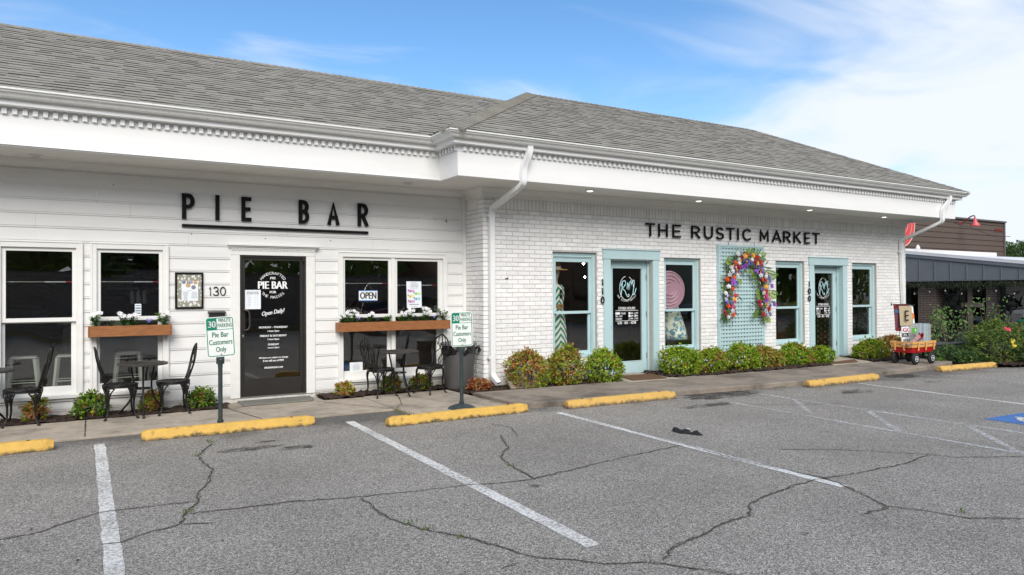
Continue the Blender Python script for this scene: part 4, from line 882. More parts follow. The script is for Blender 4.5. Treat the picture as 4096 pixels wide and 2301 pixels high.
# ================================================================== SIGNS AND SMALL WALL THINGS
s = empty('wall_sign', (2.63, W1, 2.65), 'black condensed letters PIE BAR with a bar beneath, on the white siding', 'sign')
def wpart(mb, name, mat, root, **k): o = mb.build(name, mat, root, loc=-Vector(root.location), **k); return o
for ch, x0, x1, z0, z1 in (('P', 1.221, 1.392, 2.766, 3.139), ('I', 1.676, 1.733, 2.766, 3.139), ('E', 2.045, 2.189, 2.770, 3.139), ('B', 2.905, 3.067, 2.772, 3.145), ('A', 3.365, 3.556, 2.772, 3.145), ('R', 3.866, 4.042, 2.772, 3.150)):
    b = MB(); glyph(b, ch, x0, x1, z0, z1, .056, W1-.055, .03); wpart(b, 'letter', M['black'], s)
b = MB(); b.box(1.22, 4.043, W1-.055, W1-.022, 2.648, 2.690); wpart(b, 'underline_bar', M['black'], s)
s = empty('wall_sign', (12.1, W2, 2.75), 'slim black letters THE RUSTIC MARKET on the white brick', 'sign')
LT = [('T', 9.481, 9.720), ('H', 9.815, 10.055), ('E', 10.195, 10.415), ('R', 10.712, 10.945), ('U', 11.070, 11.320), ('S', 11.425, 11.645), ('T', 11.730, 11.965), ('I', 12.06, 12.10), ('C', 12.225, 12.475), ('M', 12.775, 13.045), ('A', 13.17, 13.47), ('R', 13.545, 13.778), ('K', 13.898, 14.135), ('E', 14.275, 14.46), ('T', 14.558, 14.815)]
for ch, x0, x1 in LT: b = MB(); glyph(b, ch, x0, x1, 2.760, 3.022, .034, W2-.05, .028); wpart(b, 'letter', M['black'], s)
def number(digits, label, at, y, vertical, h, w, sw):
    r = empty('house_number', (at[0], y, at[1]), label, 'number')
    x, z = at
    for i, ch in enumerate(digits):
        b = MB(); ww = w*(.45 if ch == '1' else 1)
        glyph(b, ch, x if not vertical else at[0]+(w-ww)/2, (x+ww) if not vertical else at[0]+(w+ww)/2, z-h, z, sw, y-.025, .015); wpart(b, 'digit', M['black'], r)
        if vertical: z -= h+.038
        else: x += ww+.016
number('130', 'black house number 130 on the siding, beside the framed menu', (1.590, 1.775), W1-.005, False, .135, .082, .0115)
number('110', 'black vertical house number 110 left of the first aqua door', (8.368, 1.922), W2-.012, True, .133, .088, .021)
number('100', 'black vertical house number 100 left of the second aqua door', (14.400, 1.900), W2-.012, True, .132, .088, .022)
def bar(b, x, z, w, h, y): b.box(x-w/2, x+w/2, y-.0006, y, z-h/2, z+h/2)
# menu frame
s = empty('framed_menu', (1.317, W1, 1.72), 'black framed menu with a leafy print, on the siding left of number 130', 'framed menu')
b = MB(); frame4(b, 1.127, 1.508, 1.452, 1.982, .026, W1-.05, W1-.015); wpart(b, 'frame', M['black'], s, bevel=.004)
def leafprint():
    m = bpy.data.materials.new('leaf_print'); m.use_nodes = True; t = m.node_tree; b = t.nodes['Principled BSDF']; N = t.nodes.new; L = t.links.new
    tc = N('ShaderNodeTexCoord'); mp = N('ShaderNodeMapping'); mp.inputs['Scale'].default_value = (28, 1, 21); mp.inputs['Rotation'].default_value = (0, R(25), 0); L(tc.outputs['Object'], mp.inputs[0])
    v = N('ShaderNodeTexVoronoi'); v.inputs['Scale'].default_value = 1; L(mp.outputs[0], v.inputs[0]); r = N('ShaderNodeMath'); r.operation = 'LESS_THAN'; r.inputs[1].default_value = .40; L(v.outputs['Distance'], r.inputs[0])
    mx = N('ShaderNodeMix'); mx.data_type = 'RGBA'; L(r.outputs[0], mx.inputs[0]); mx.inputs[6].default_value = (.30, .29, .23, 1); mx.inputs[7].default_value = (.72, .73, .70, 1); L(mx.outputs[2], b.inputs['Base Color']); return m
b = MB(); b.box(1.15, 1.485, W1-.034, W1-.02, 1.475, 1.96); p_ = wpart(b, 'menu_print', leafprint(), s)
b = MB(); b.box(1.213, 1.437, W1-.036, W1-.0345, 1.565, 1.86); wpart(b, 'menu_sheet', M['paper'], s)
b = MB(); y = W1-.0365
b.box(1.283, 1.362, y-.001, y, 1.82, 1.858); b.m = 1; text(b, 'PIE BAR', 1.322, 1.845, .014, y-.0015, w=.062); b.m = 0
for cx, cz, r_ in ((1.245, 1.84, .028), (1.40, 1.835, .03), (1.303, 1.795, .034), (1.375, 1.765, .032)):
    b.add([(cx+r_*math.cos(a), y, cz+r_*math.sin(a)) for a in [R(k*30) for k in range(12)]], [tuple(range(12))]) if r_ == .032 or r_ == .028 else None
text(b, 'Spring Menu', 1.322, 1.717, .014, y, w=.075, shear=.25)
for i in range(10): bar(b, 1.267, 1.697-i*.0135, (.095, .06, .085, .055, .06, .035, .07, .045, .05, .075)[i], .004, y)
for i in range(7): bar(b, 1.385, 1.695-i*.0145, (.06, .07, .09, .075, .07, .09, .08)[i], .004, y)
wpart(b, 'menu_writing', [M['greytext'], M['whitetext']], s)
b = MB()
for cx, cz, r_ in ((1.40, 1.835, .03), (1.303, 1.795, .034)): b.add([(cx+r_*math.cos(a), y-.0004, cz+r_*math.sin(a)) for a in [R(k*30) for k in range(12)]], [tuple(range(12))])
wpart(b, 'pie_picture', flat('piecrust', (.55, .36, .2), .8), s)
# mailbox
s = empty('mailbox', (1.69, W1, 1.3), 'small black letter box on the siding behind the first parking sign', 'mailbox')
b = MB(); b.box(1.58, 1.80, W1-.11, W1-.018, 1.13, 1.385); wpart(b, 'box', M['dkbrown'], s, bevel=.01); b = MB(); b.prism([(W1-.125, 1.375), (W1-.125, 1.39), (W1-.018, 1.41), (W1-.018, 1.385)], lambda u, v, d: (d, u, v), 1.568, 1.812); wpart(b, 'lid', M['dkbrown'], s, bevel=.003)
# papers on the doors and windows
def paper(x0, x1, z0, z1, y, label, name='notice', tilt=0):
    s = empty(name, ((x0+x1)/2, y, (z0+z1)/2), label, 'notice'); b = MB(); b.box(x0, x1, y-.0015, y, z0, z1); wpart(b, 'sheet', M['paper'], s); return s
s = paper(2.10, 2.335, 1.43, 1.725, W1+.013, 'white notice PIE BAR SUMMER EXTENDED HOURS taped to the black door'); b = MB(); y = W1+.011
text(b, 'PIE BAR SUMMER', 2.218, 1.69, .017, y, w=.17, bold=.001); text(b, 'EXTENDED HOURS', 2.218, 1.667, .017, y, w=.18, bold=.001)
for i, (d, h) in enumerate((('MONDAY', '11am - 7pm'), ('TUESDAY', '11am - 7pm'), ('WEDNESDAY', '11am - 7pm'), ('THURSDAY', '11am - 7pm'), ('FRIDAY', '11am - 9pm'), ('SATURDAY', '11am - 9pm'), ('SUNDAY', 'noon - 5pm'))): text(b, d, 2.165, 1.635-i*.026, .010, y, w=.055); text(b, h, 2.27, 1.635-i*.026, .010, y, w=.06)
wpart(b, 'writing', M['greytext'], s)
s = paper(3.75, 3.97, .36, .525, W1+.047, 'white notice low in the window behind the left cafe chair'); b = MB()
for i in range(6): bar(b, 3.86, .497-i*.02, (.06, .11, .12, .12, .11, .10)[i], .004, W1+.045)
wpart(b, 'writing', M['greytext'], s)
s = empty('storage_bin', (3.69, W1+.1, .44), 'blue bin low inside the window behind the left cafe chair', 'bin'); b = MB(); b.box(3.65, 3.745, W1+.075, W1+.25, .36, .50); b.box(3.645, 3.75, W1+.07, W1+.255, .50, .515); wpart(b, 'bin_body', flat('binblue', (.03, .09, .25), .5), s, bevel=.006)
# OPEN sign
s = empty('open_sign', (4.03, W1, 1.62), 'white OPEN sign with blue edges hanging inside the window', 'sign'); y = W1+.004
def zz(py): return 2.197-(py-70)/930*.90 if False else 0
b = MB(); b.box(3.895, 4.215, y-.004, y, 1.538, 1.712); wpart(b, 'board', M['paper'], s); b = MB(); b.box(3.895, 4.215, y-.0052, y-.0042, 1.70, 1.712); b.box(3.895, 4.215, y-.0052, y-.0042, 1.538, 1.552); wpart(b, 'blue_band', flat('openblue', (.10, .26, .62), .5), s)
b = MB(); text(b, 'OPEN', 4.055, 1.627, .112, y-.0050, w=.275, bold=.006); wpart(b, 'writing', flat('openink', (.06, .05, .045), .6), s)
b = MB(); b.tube([(3.985, y, 1.71), (4.055, y, 1.83), (4.13, y, 1.71)], .002, 5); wpart(b, 'string', M['steel'], s)
s = empty('no_pets_sign', (3.78, W1, 1.36), 'small black and white NO sign with a barred circle behind the flowers', 'sign'); b = MB(); b.box(3.68, 3.85, W1+.002, W1+.0035, 1.30, 1.415); wpart(b, 'plate', M['black'], s)
b = MB(); y = W1+.0012; text(b, 'NO', 3.735, 1.378, .04, y, w=.08, bold=.003); ribbon(b, [(3.81+.024*math.cos(R(k*24)), 1.378+.024*math.sin(R(k*24))) for k in range(15)], .007, lambda u, v, d: (u, d, v), y, y-.0005, True); ribbon(b, [(3.795, 1.393), (3.825, 1.363)], .007, lambda u, v, d: (u, d, v), y, y-.0006); text(b, 'PETS ALLOWED', 3.765, 1.325, .016, y, w=.13); wpart(b, 'writing', M['whitetext'], s)
# crawl series poster
s = empty('poster', (4.86, W1, 1.6), 'white poster CRAWL SERIES with pastel event boxes in the window', 'poster'); y = W1+.003
b = MB(); b.prism([(4.735, 1.865), (5.01, 1.865), (5.02, 1.415), (4.745, 1.405)], lambda u, v, d: (u, d, v), y, y-.0015); wpart(b, 'sheet', M['paper'], s)
b = MB(); text(b, 'CRAWL', 4.885, 1.82, .032, y-.002, w=.14); text(b, 'SERIES', 4.885, 1.782, .036, y-.002, w=.15); bar(b, 4.88, 1.748, .14, .004, y-.002); bar(b, 4.87, 1.845, .11, .004, y-.002); bar(b, 4.875, 1.47, .18, .012, y-.002); bar(b, 4.875, 1.435, .13, .004, y-.002); wpart(b, 'writing', M['greytext'], s)
for i, (x, z, c) in enumerate(((4.825, 1.70, (.62, .35, .60)), (4.935, 1.655, (.50, .72, .35)), (4.825, 1.61, (.80, .72, .35)), (4.935, 1.565, (.35, .62, .72)), (4.83, 1.52, (.66, .35, .55)))):
    b = MB(); b.box(x-.058, x+.058, y-.0028, y-.0018, z-.023, z+.023); o = wpart(b, 'event_box', flat('evt%d' % i, c, .7), s)
    b = MB(); b.add([(x-.058+.013*math.cos(R(k*36)), y-.0032, z+.017+.013*math.sin(R(k*36))) for k in range(10)], [tuple(range(10))]); b.box(x-.03, x-.012, y-.0034, y-.003, z-.018, z+.012); b.build('event_icon', flat('evi%d' % i, (c[0]*.35, c[1]*.3, c[2]*.35), .7), o)
# small phone-booth sticker in window 2
s = paper(.612, .692, 1.365, 1.53, W1+.004, 'small pale notice stuck low in the window over the short flower box'); b = MB()
for i in range(4): bar(b, .652, 1.505-i*.036, .066, (.012, .02, .02, .02)[i], W1+.0015)
wpart(b, 'writing', flat('bluegrey', (.2, .25, .32), .7), s)

# parking signs ---------------------------------------------------
def psign(x, y, yawz, tilt, zc, label, round_base):
    s = empty('parking_sign', (x, y, .03), label, 'parking sign', 'green and white 30 minute parking signs', yawz)
    b = MB(); zb = .03 if round_base else -.03
    if round_base:
        b.lathe([(.205, 0), (.20, .015), (.17, .04), (.11, .062), (.05, .078), (.045, .08)], (0, 0, -.01), 30); b.build('base', M['post'], s, smooth=True)
    else: b.lathe([(.075, 0), (.07, .02), (.05, .03)], (0, 0, -.02), 20); b.build('base', M['post'], s)
    zt = zc-.03
    b = MB(); b.lathe([(.036, .05), (.036, .10), (.031, .105), (.026, .11), (.026, zt-.36), (.03, zt-.30), (.04, zt-.25)], (0, 0, 0), 16); b.box(-.045, .045, -.02, .02, zt-.30, zc+.16)
    o = b.build('post', M['post'], s, auto=True, smooth=True); b = MB(); 
    for z in (zt-.19, zt-.245): b.lathe([(.008, 0), (.007, -.003)], (0, -.021, z), 8, 'y')
    b.build('bolt', M['steel'], o)
    T = Matrix.Translation((0, 0, zc)) @ Matrix.Rotation(tilt, 4, 'Y')
    hw, hh, cr_ = .1625, .243, .032
    def rr(hw, hh, c): return [(sx_*(hw-c)+c*math.cos(R(a)), sz*(hh-c)+c*math.sin(R(a))) for sx_, sz, a0 in ((1, 1, 0), (-1, 1, 90), (-1, -1, 180), (1, -1, 270)) for a in range(a0, a0+91, 18)]
    mf = lambda u, v, d: tuple(T @ Vector((u, d, v)))
    b = MB(); b.prism(rr(hw, hh, cr_), mf, -.026, -.022); pl_ = b.build('sign_plate', M['signwhite'], s)
    b = MB(); ribbon(b, rr(hw-.014, hh-.014, .024), .009, mf, -.0265, -.0272, True)
    # green square with rounded outer corner, line below
    gx1, gz0 = -.035, .092
    b.prism([(-hw+.014, hh-.035), (-hw+.02, hh-.018), (-hw+.035, hh-.013), (gx1, hh-.013), (gx1, gz0), (-hw+.014, gz0)], mf, -.0270, -.0262)
    b.prism([(gx1, gz0), (hw-.016, gz0), (hw-.016, gz0-.007), (-hw+.014, gz0-.007), (-hw+.014, gz0)], mf, -.0269, -.0262)
    m2 = lambda u, v: tuple(T @ Vector((u, -.0278, v)))
    text(b, 'MINUTE', .057, .198, .043, 0, w=.138, mapf=m2, bold=.0008); text(b, 'PARKING', .057, .138, .048, 0, w=.165, mapf=m2, bold=.0008)
    text(b, 'Pie Bar', 0, .028, .062, 0, w=.185, mapf=m2, bold=.0014); text(b, 'Customers', 0, -.062, .062, 0, w=.262, mapf=m2, bold=.0014); text(b, 'Only', 0, -.160, .080, 0, w=.115, mapf=m2, bold=.0014)
    b.build('green_print', M['signgreen'], pl_); b = MB(); text(b, '30', -.0895, .157, .080, 0, w=.082, mapf=m2, bold=.003); b.build('white_print', M['whitetext'], pl_)
    b = MB()
    for z in (.205, -.212): b.lathe([(.009, 0), (.007, -.005)], (0, 0, 0), 8, 'y'); b.v[-16:] = [tuple(T @ Vector((p[0], p[1]-.0265, p[2]+z))) for p in b.v[-16:]]
    b.build('bolt', M['steel'], pl_); return s
psign(1.418, 9.34, R(-2), R(-3), 1.112, '30 minute parking sign tilted before the black door, on a thin flat post', False)
psign(4.575, 9.10, R(-6), R(-1), 1.118, '30 minute parking sign on a domed round base beside the grey trash can', True)

# flower boxes ---------------------------------------------------
def flowerbox(x0, x1, z0, z1, label):
    s = empty('flower_box', ((x0+x1)/2, W1-.12, z0), label, 'flower box', 'cedar flower boxes under the windows'); y0 = W1-.22; y1 = W1-.05
    b = MB(); b.box(x0, x1, y0, y0+.02, z0, z1); wpart(b, 'front_board', M['cedar'], s, bevel=.003); b = MB(); b.box(x0-.018, x0, y0-.004, y1, z0-.002, z1+.004); b.box(x1, x1+.018, y0-.004, y1, z0-.002, z1+.004); b.box(x0, x1, y1-.02, y1, z0, z1); b.box(x0, x1, y0+.02, y1-.02, z0+.0, z0+.02); wpart(b, 'box_side', M['cedar'], s, bevel=.003)
    b = MB(); b.box(x0, x1, y0+.021, y1-.021, z1-.04, z1-.02); wpart(b, 'soil', M['soil'], s); return s
flowerbox(.055, 1.05, 1.085, 1.232, 'short cedar flower box under the window left of the framed menu')
flowerbox(3.50, 5.44, 1.045, 1.192, 'long cedar flower box under the double window with the OPEN sign')
VG = [(.05, .13, .02), (.08, .2, .03), (.12, .26, .05)]; DG = [(.05, .09, .06), (.08, .12, .08)]
def petal5(b, c, n, r_, col, center=None):
    n = n.normalized(); u = n.orthogonal().normalized(); v = n.cross(u); b.cur = col
    for k in range(5):
        a = 2*math.pi*k/5+.3; d = u*math.cos(a)+v*math.sin(a); e = n.cross(d); b.add([c, c+d*r_*.75+e*r_*.42+n*r_*.1, c+d*r_*1.05+n*r_*.12, c+d*r_*.75-e*r_*.42+n*r_*.1], [(0, 1, 2, 3)])
    if center: b.cur = center; b.add([c+n*.004+(u*math.cos(a)+v*math.sin(a))*r_*.16 for a in (0, 1.26, 2.5, 3.77, 5)], [(0, 1, 2, 3, 4)])
def bedding(x, z, h, kind, nfl, label, grp='flowers in the cedar window boxes'):
    s = empty('flower_plant', (x, W1-.14, z), label, 'flowers', grp); b = MB(); tips = []
    for k in range(7):
        d = Vector((rng.uniform(-.5, .5), rng.uniform(-.35, .2), 1)); t = d*h*rng.uniform(.75, 1.15); b.cur = (.1, .16, .04); b.tube([(0, 0, 0), tuple(t*.5), tuple(t)], .003, 4); tips.append(t)
        for j in range(16 if kind == 'v' else 26):
            q = t*rng.uniform(.15, 1); dd = rdir(); dd.z = abs(dd.z)*.6; leaf(b, q, dd, Vector((0, -.3, 1)), (.055 if kind == 'v' else .036)*rng.uniform(.7, 1.2), (.026 if kind == 'v' else .011), rcol(VG if kind == 'v' else DG))
    b.build('foliage', M['leaf'], s)
    if nfl:
        b = MB()
        for k in range(nfl):
            t = tips[k % 7]+Vector((rng.uniform(-.03, .03), -.02, rng.uniform(0, .03))); petal5(b, t, Vector((rng.uniform(-.4, .4), -1, rng.uniform(.1, .8))), .031 if kind == 'v' else .02, (.85, .85, .86) if kind == 'v' else (.22, .2, .6), (.55, .2, .3))
        b.build('blossom', M['flower'], s)
for i, (x, k, n, h, l) in enumerate([(.13, 'v', 4, .17, 'white vinca at the left end of the short flower box'), (.30, 'd', 0, .10, 'grey-green bedding plant second in the short flower box'), (.46, 'v', 6, .17, 'large white vinca centred in the short flower box'), (.58, 'v', 4, .15, 'leafy white vinca right of centre in the short flower box'), (.78, 'd', 3, .10, 'small violet flowered plant in the short flower box'), (.97, 'v', 2, .18, 'upright vinca at the right end of the short flower box')]): bedding(x, 1.20, h, k, n, l)
for i, (x, k, n, h, l) in enumerate([(3.58, 'v', 2, .14, 'leafy vinca at the left end of the long flower box'), (3.72, 'v', 7, .18, 'white vinca in front of the small NO sign'), (3.88, 'd', 1, .10, 'grey-green plant below the OPEN sign, left'), (4.02, 'v', 6, .15, 'white vinca just below the OPEN sign'), (4.17, 'd', 0, .10, 'grey-green plant below the OPEN sign, right'), (4.34, 'v', 1, .13, 'leafy vinca before the window mullion'), (4.58, 'v', 4, .15, 'white vinca below the left edge of the poster'), (4.72, 'v', 7, .19, 'tall white vinca below the poster'), (4.87, 'd', 0, .11, 'grey-green plant below the right edge of the poster'), (5.02, 'v', 9, .20, 'fullest white vinca, right of the poster'), (5.20, 'd', 2, .11, 'violet flowered plant near the right end of the long flower box'), (5.37, 'v', 3, .20, 'white vinca at the right end of the long flower box')]): bedding(x, 1.16, h, k, n, l)

# cafe furniture ---------------------------------------------------
def sp(pts, n=5):
    o = []; P = [pts[0]]+list(pts)+[pts[-1]]; P = [Vector(p) for p in P]
    for i in range(1, len(P)-2):
        for j in range(n):
            t = j/n; a_, b_, c_, d_ = P[i-1], P[i], P[i+1], P[i+2]; o.append(.5*((2*b_)+(-a_+c_)*t+(2*a_-5*b_+4*c_-d_)*t*t+(-a_+3*b_-3*c_+d_)*t**3))
    return o+[P[-2]]
def make_chair(label):
    """faces +X, back on the -X side, origin on the ground"""
    s = empty('cafe_chair', (0, 0, 0), label, 'chair', 'ornate black metal cafe chairs'); zs = .44
    b = MB(); el = lambda r, z, n=28: [(r*.205*math.cos(2*math.pi*k/n), r*.20*math.sin(2*math.pi*k/n), z) for k in range(n)]
    b.tube(el(1, zs), .014, 6, closed=True, up=(0, 0, 1)); b.tube(el(1, zs-.022), .011, 6, closed=True, up=(0, 0, 1)); b.tube(el(.82, zs+.004, 24), .006, 5, closed=True, up=(0, 0, 1)); b.tube(el(.3, zs+.004, 14), .007, 5, closed=True, up=(0, 0, 1))
    for k in range(12):
        a = 2*math.pi*k/12; c_, s_ = math.cos(a), math.sin(a); a2 = a+.26
        b.tube(sp([(.06*c_, .06*s_, zs+.003), (.115*math.cos(a2), .11*math.sin(a2), zs+.006), (.195*c_, .19*s_, zs+.002)], 3), .0065, 5); b.tube(sp([(.11*math.cos(a2), .11*math.sin(a2), zs+.005), (.16*math.cos(a2+.1), .155*math.sin(a2+.1), zs+.004), (.195*math.cos(a2+.3), .19*math.sin(a2+.3), zs+.002)], 3), .0055, 5)
    b.build('seat', M['castiron'], s, smooth=True)
    for sx_, sy in ((1, 1), (1, -1), (-1, 1), (-1, -1)):
        b = MB(); u = Vector((sx_*.72, sy*.70, 0)); t = Vector((-sy*.7, sx_*.7, 0)).normalized()
        P = lambda r, z, w=0: u.normalized()*r+t*w+Vector((0, 0, z))
        b.tube(sp([P(.205, zs-.03), P(.218, zs-.09), P(.205, zs-.2), P(.205, .14), P(.225, .06), P(.262, .012)], 4), [.016]*4+[.0155]*4+[.0135]*4+[.012]*4+[.012]*4+[.017], 7)
        b.lathe([(.019, 0), (.02, .012), (.011, .02)], tuple(P(.265, 0)), 8)
        for w in (-1, 1):
            b.tube(sp([P(.195, zs-.035, w*.085), P(.205, zs-.07, w*.055), P(.21, zs-.12, w*.028), P(.206, zs-.21, w*.006)], 3), .0085, 6); b.tube(sp([P(.205, zs-.055, w*.03), P(.214, zs-.075, w*.012), P(.21, zs-.095, w*.03)], 3), .006, 5)
            b.tube(sp([P(.208, zs-.10, w*.02), P(.212, zs-.125, 0), P(.208, zs-.145, w*.013)], 3), .005, 5)
        b.tube([P(.2, zs-.035, -.08), P(.2, zs-.035, .08)], .008, 6); b.build('leg', M['castiron'], s, smooth=True)
    b = MB(); bk = lambda y, z: Vector((-.175-(z-.44)*.20-(.035*math.sin(max(0, (z-.44))*5)) + abs(y)*.10, y, z))
    outer = [(-.13, .445), (-.125, .50), (-.145, .58), (-.175, .66), (-.185, .75), (-.165, .82), (-.12, .88), (-.07, .915), (0, .945), (.07, .915), (.12, .88), (.165, .82), (.185, .75), (.175, .66), (.145, .58), (.125, .50), (.13, .445)]
    b.tube(sp([bk(*p) for p in outer], 3), .0125, 7)
    for pts in ([(-.02, .45), (-.06, .55), (-.10, .66), (-.13, .76), (-.11, .84)], [(.02, .45), (.05, .56), (.02, .68), (-.05, .78), (-.06, .91)], [(.0, .45), (.02, .60), (.09, .72), (.10, .82), (.06, .91)], [(-.04, .45), (-.10, .56), (-.155, .70)], [(.05, .45), (.11, .60), (.16, .76)], [(-.1, .66), (-.04, .70), (.02, .80), (.0, .94)], [(.09, .72), (.04, .76), (.02, .82)], [(-.02, .52), (.02, .60), (.06, .62)]):
        b.tube(sp([bk(*p) for p in pts], 4), .0075, 6)
    for p in ((-.02, .74), (.05, .66), (-.08, .80), (.11, .66)):
        c = bk(*p); b.tube([c-Vector((0, 0, .03)), c, c+Vector((0, .004, .03))], [.004, .016, .004], 6, flat=.5)
    b.tube([bk(-.13, .455), bk(.13, .455)], .012, 6); b.build('backrest', M['castiron'], s, smooth=True)
    return s
def make_table(label):
    s = empty('cafe_table', (0, 0, 0), label, 'table', 'round black metal cafe tables'); z = .70
    b = MB(); b.lathe([(.28, .01), (.305, .006), (.315, -.002), (.312, -.02), (.30, -.022), (.28, -.012), (.0, -.012), (.0, .008)], (0, 0, z), 40)
    for r_ in (.10, .19, .255): b.tube([(r_*math.cos(2*math.pi*k/30), r_*math.sin(2*math.pi*k/30), z+.009) for k in range(30)], .005, 5, closed=True, up=(0, 0, 1))
    for k in range(18): a = 2*math.pi*k/18; b.tube(sp([(.05*math.cos(a), .05*math.sin(a), z+.009), (.15*math.cos(a+.3), .15*math.sin(a+.3), z+.011), (.29*math.cos(a), .29*math.sin(a), z+.008)], 3), .005, 5)
    b.build('tabletop', M['tabletop'], s)
    for k in range(3):
        a = R(k*120-92); c_, s_ = math.cos(a), math.sin(a); b = MB(); P = lambda r, z: (r*c_, r*s_, z)
        b.tube(sp([P(.17, .685), P(.155, .60), P(.125, .45), P(.13, .33), P(.18, .19), P(.27, .08), P(.335, .012)], 4), [.013]*25, 7); b.lathe([(.02, 0), (.02, .012), (.008, .02)], P(.335, 0), 8); b.box(-.02, .02, -.02, .02, .66, .685, Matrix.Translation((.17*c_, .17*s_, 0)))
        b.tube([P(.13, .36), P(.02, .36)], .009, 6); b.build('leg', M['castiron'], s, smooth=True)
    b = MB(); b.tube([(.10*math.cos(2*math.pi*k/20), .10*math.sin(2*math.pi*k/20), .36) for k in range(20)], .009, 6, closed=True, up=(0, 0, 1)); b.build('brace_ring', M['castiron'], s, smooth=True); return s
M['tabletop'] = pmat('cast_tabletop', (.045, .042, .038), .4, .3, 25, .4, 60)
ch = make_chair('black cafe chair left of the table in front of the short flower box')
tb = make_table('round black cafe table in front of the window with the short flower box')
zc_ = .028
ch.location = (.405, 10.88, zc_); ch.rotation_euler.z = R(3)
copy_tree(ch, (1.05, 10.93, zc_), R(180), 'black cafe chair right of the table below the short flower box')
copy_tree(ch, (-.67, 10.98, zc_), R(176), 'black cafe chair near the left edge of the photo, facing left')
copy_tree(ch, (4.02, 10.83, zc_), R(13), 'black cafe chair left of the table below the OPEN sign window')
copy_tree(ch, (4.83, 10.75, zc_), R(202), 'black cafe chair beside the grey trash can, turned towards the street')
tb.location = (.68, 10.98, zc_-.0)
copy_tree(tb, (4.35, 10.86, zc_), R(8), 'round black cafe table in front of the double window and long flower box')
copy_tree(tb, (-1.07, 10.98, zc_), R(20), 'round black cafe table cut by the left edge of the photo')

# trash can ---------------------------------------------------
s = empty('trash_can', (5.49, 11.03, .04), 'large grey round trash can with a black bag in the brick corner', 'trash can')
b = MB(); b.lathe([(.235, 0), (.24, .02), (.275, .60), (.285, .605), (.285, .66), (.275, .665)], (0, 0, 0), 36); b.build('bin_body', M['rubber'], s, smooth=True, auto=True)
b = MB(); b.lathe([(.30, .735), (.318, .74), (.318, .765), (.30, .78), (.19, .80), (.16, .805), (.15, .76)], (0, 0, 0), 36); b.build('lid', M['binlid'], s, smooth=True, auto=True)
b = MB(); n = 40; rows = []
for j, (r_, z) in enumerate(((.283, .60), (.292, .64), (.288, .69), (.27, .735))):
    rows.append([((r_+rng.uniform(-.006, .014))*math.cos(2*math.pi*k/n), (r_+rng.uniform(-.006, .014))*math.sin(2*math.pi*k/n), z+rng.uniform(-.02, .02)-(.03 if j == 0 and k % 7 < 3 else 0)) for k in range(n)])
b.v = [p for r_ in rows for p in r_]
for j in range(3):
    for k in range(n): b.face((j*n+k, j*n+(k+1) % n, (j+1)*n+(k+1) % n, (j+1)*n+k))
b.tube([(.27, -.08, .66), (.33, -.1, .70), (.36, -.09, .64), (.33, -.08, .6)], [.02, .03, .03, .01], 6); b.build('bin_bag', M['bag'], s)
# splash block, hose tap, downspout leaf
s = empty('splash_board', (6.33, 10.3, .06), 'weathered wooden board lying under the first downspout', 'board', rz=R(-4)); b = MB(); T = Matrix.Rotation(R(38), 4, 'X')
b.box(-.26, .26, -.09, .09, -.02, .02, T); o = b.build('board', M['splash'], s, bevel=.003, loc=(0, .0, .055)); b = MB()
for k in range(5): b.box(-.262, .262, -.08+k*.037, -.066+k*.037, .018, .024, T)
b.build('groove_ridge', M['splash'], s, loc=(0, 0, .055))
s = empty('hose_tap', (6.27, W2, .50), 'white painted outdoor tap on the brick left of the orange shrub', 'tap'); b = MB(); b.tube([(0, 0, 0), (0, -.07, 0), (0, -.10, -.03), (0, -.10, -.06)], [.014, .014, .017, .015], 8); b.lathe([(.03, 0), (.03, -.006)], (0, -.002, 0), 12, 'y'); b.build('spout', M['gutterw'], s)
b = MB(); b.tube([(.032*math.cos(k*.7854), -.075, .045+.0*k+.032*math.sin(k*.7854)*.5) for k in range(8)], .007, 6, closed=True); b.tube([(0, -.07, 0), (0, -.075, .045)], .006, 6); b.tube([(-.03, -.075, .045), (.03, -.075, .045)], .005, 5); b.build('wheel_handle', M['gutterw'], s)
s = empty('wall_hook', (6.33, W2, 1.91), 'small rusty hook high on the brick right of the first downspout', 'hook'); b = MB(); b.tube([(0, 0, 0), (.0, -.03, .01), (.0, -.035, .03)], .005, 6); b.box(-.03, .03, -.012, 0, -.008, .008); b.build('hook', flat('rust', (.12, .06, .03)), s)
for x0, x1, l in ((8.38, 9.32, 'brown doormat in front of the aqua door 110'), (13.85, 14.95, 'brown doormat in front of the aqua door 100')):
    s = empty('doormat', ((x0+x1)/2, 10.15, .088), l, 'doormat', 'brown doormats'); b = MB()
    b.prism([(x0-.02, 9.88), (x1-.22, 9.80), (x1+.02, 10.46), (x0+.18, 10.52)] if x0 < 9 else [(x0-.05, 9.80), (x1-.30, 9.72), (x1+.18, 10.14), (x0+.16, 10.0)], lambda u, v, d: (u-(x0+x1)/2, v-10.15, d), 0.001, .014); b.build('mat_pile', M['mat'], s, bevel=.003)

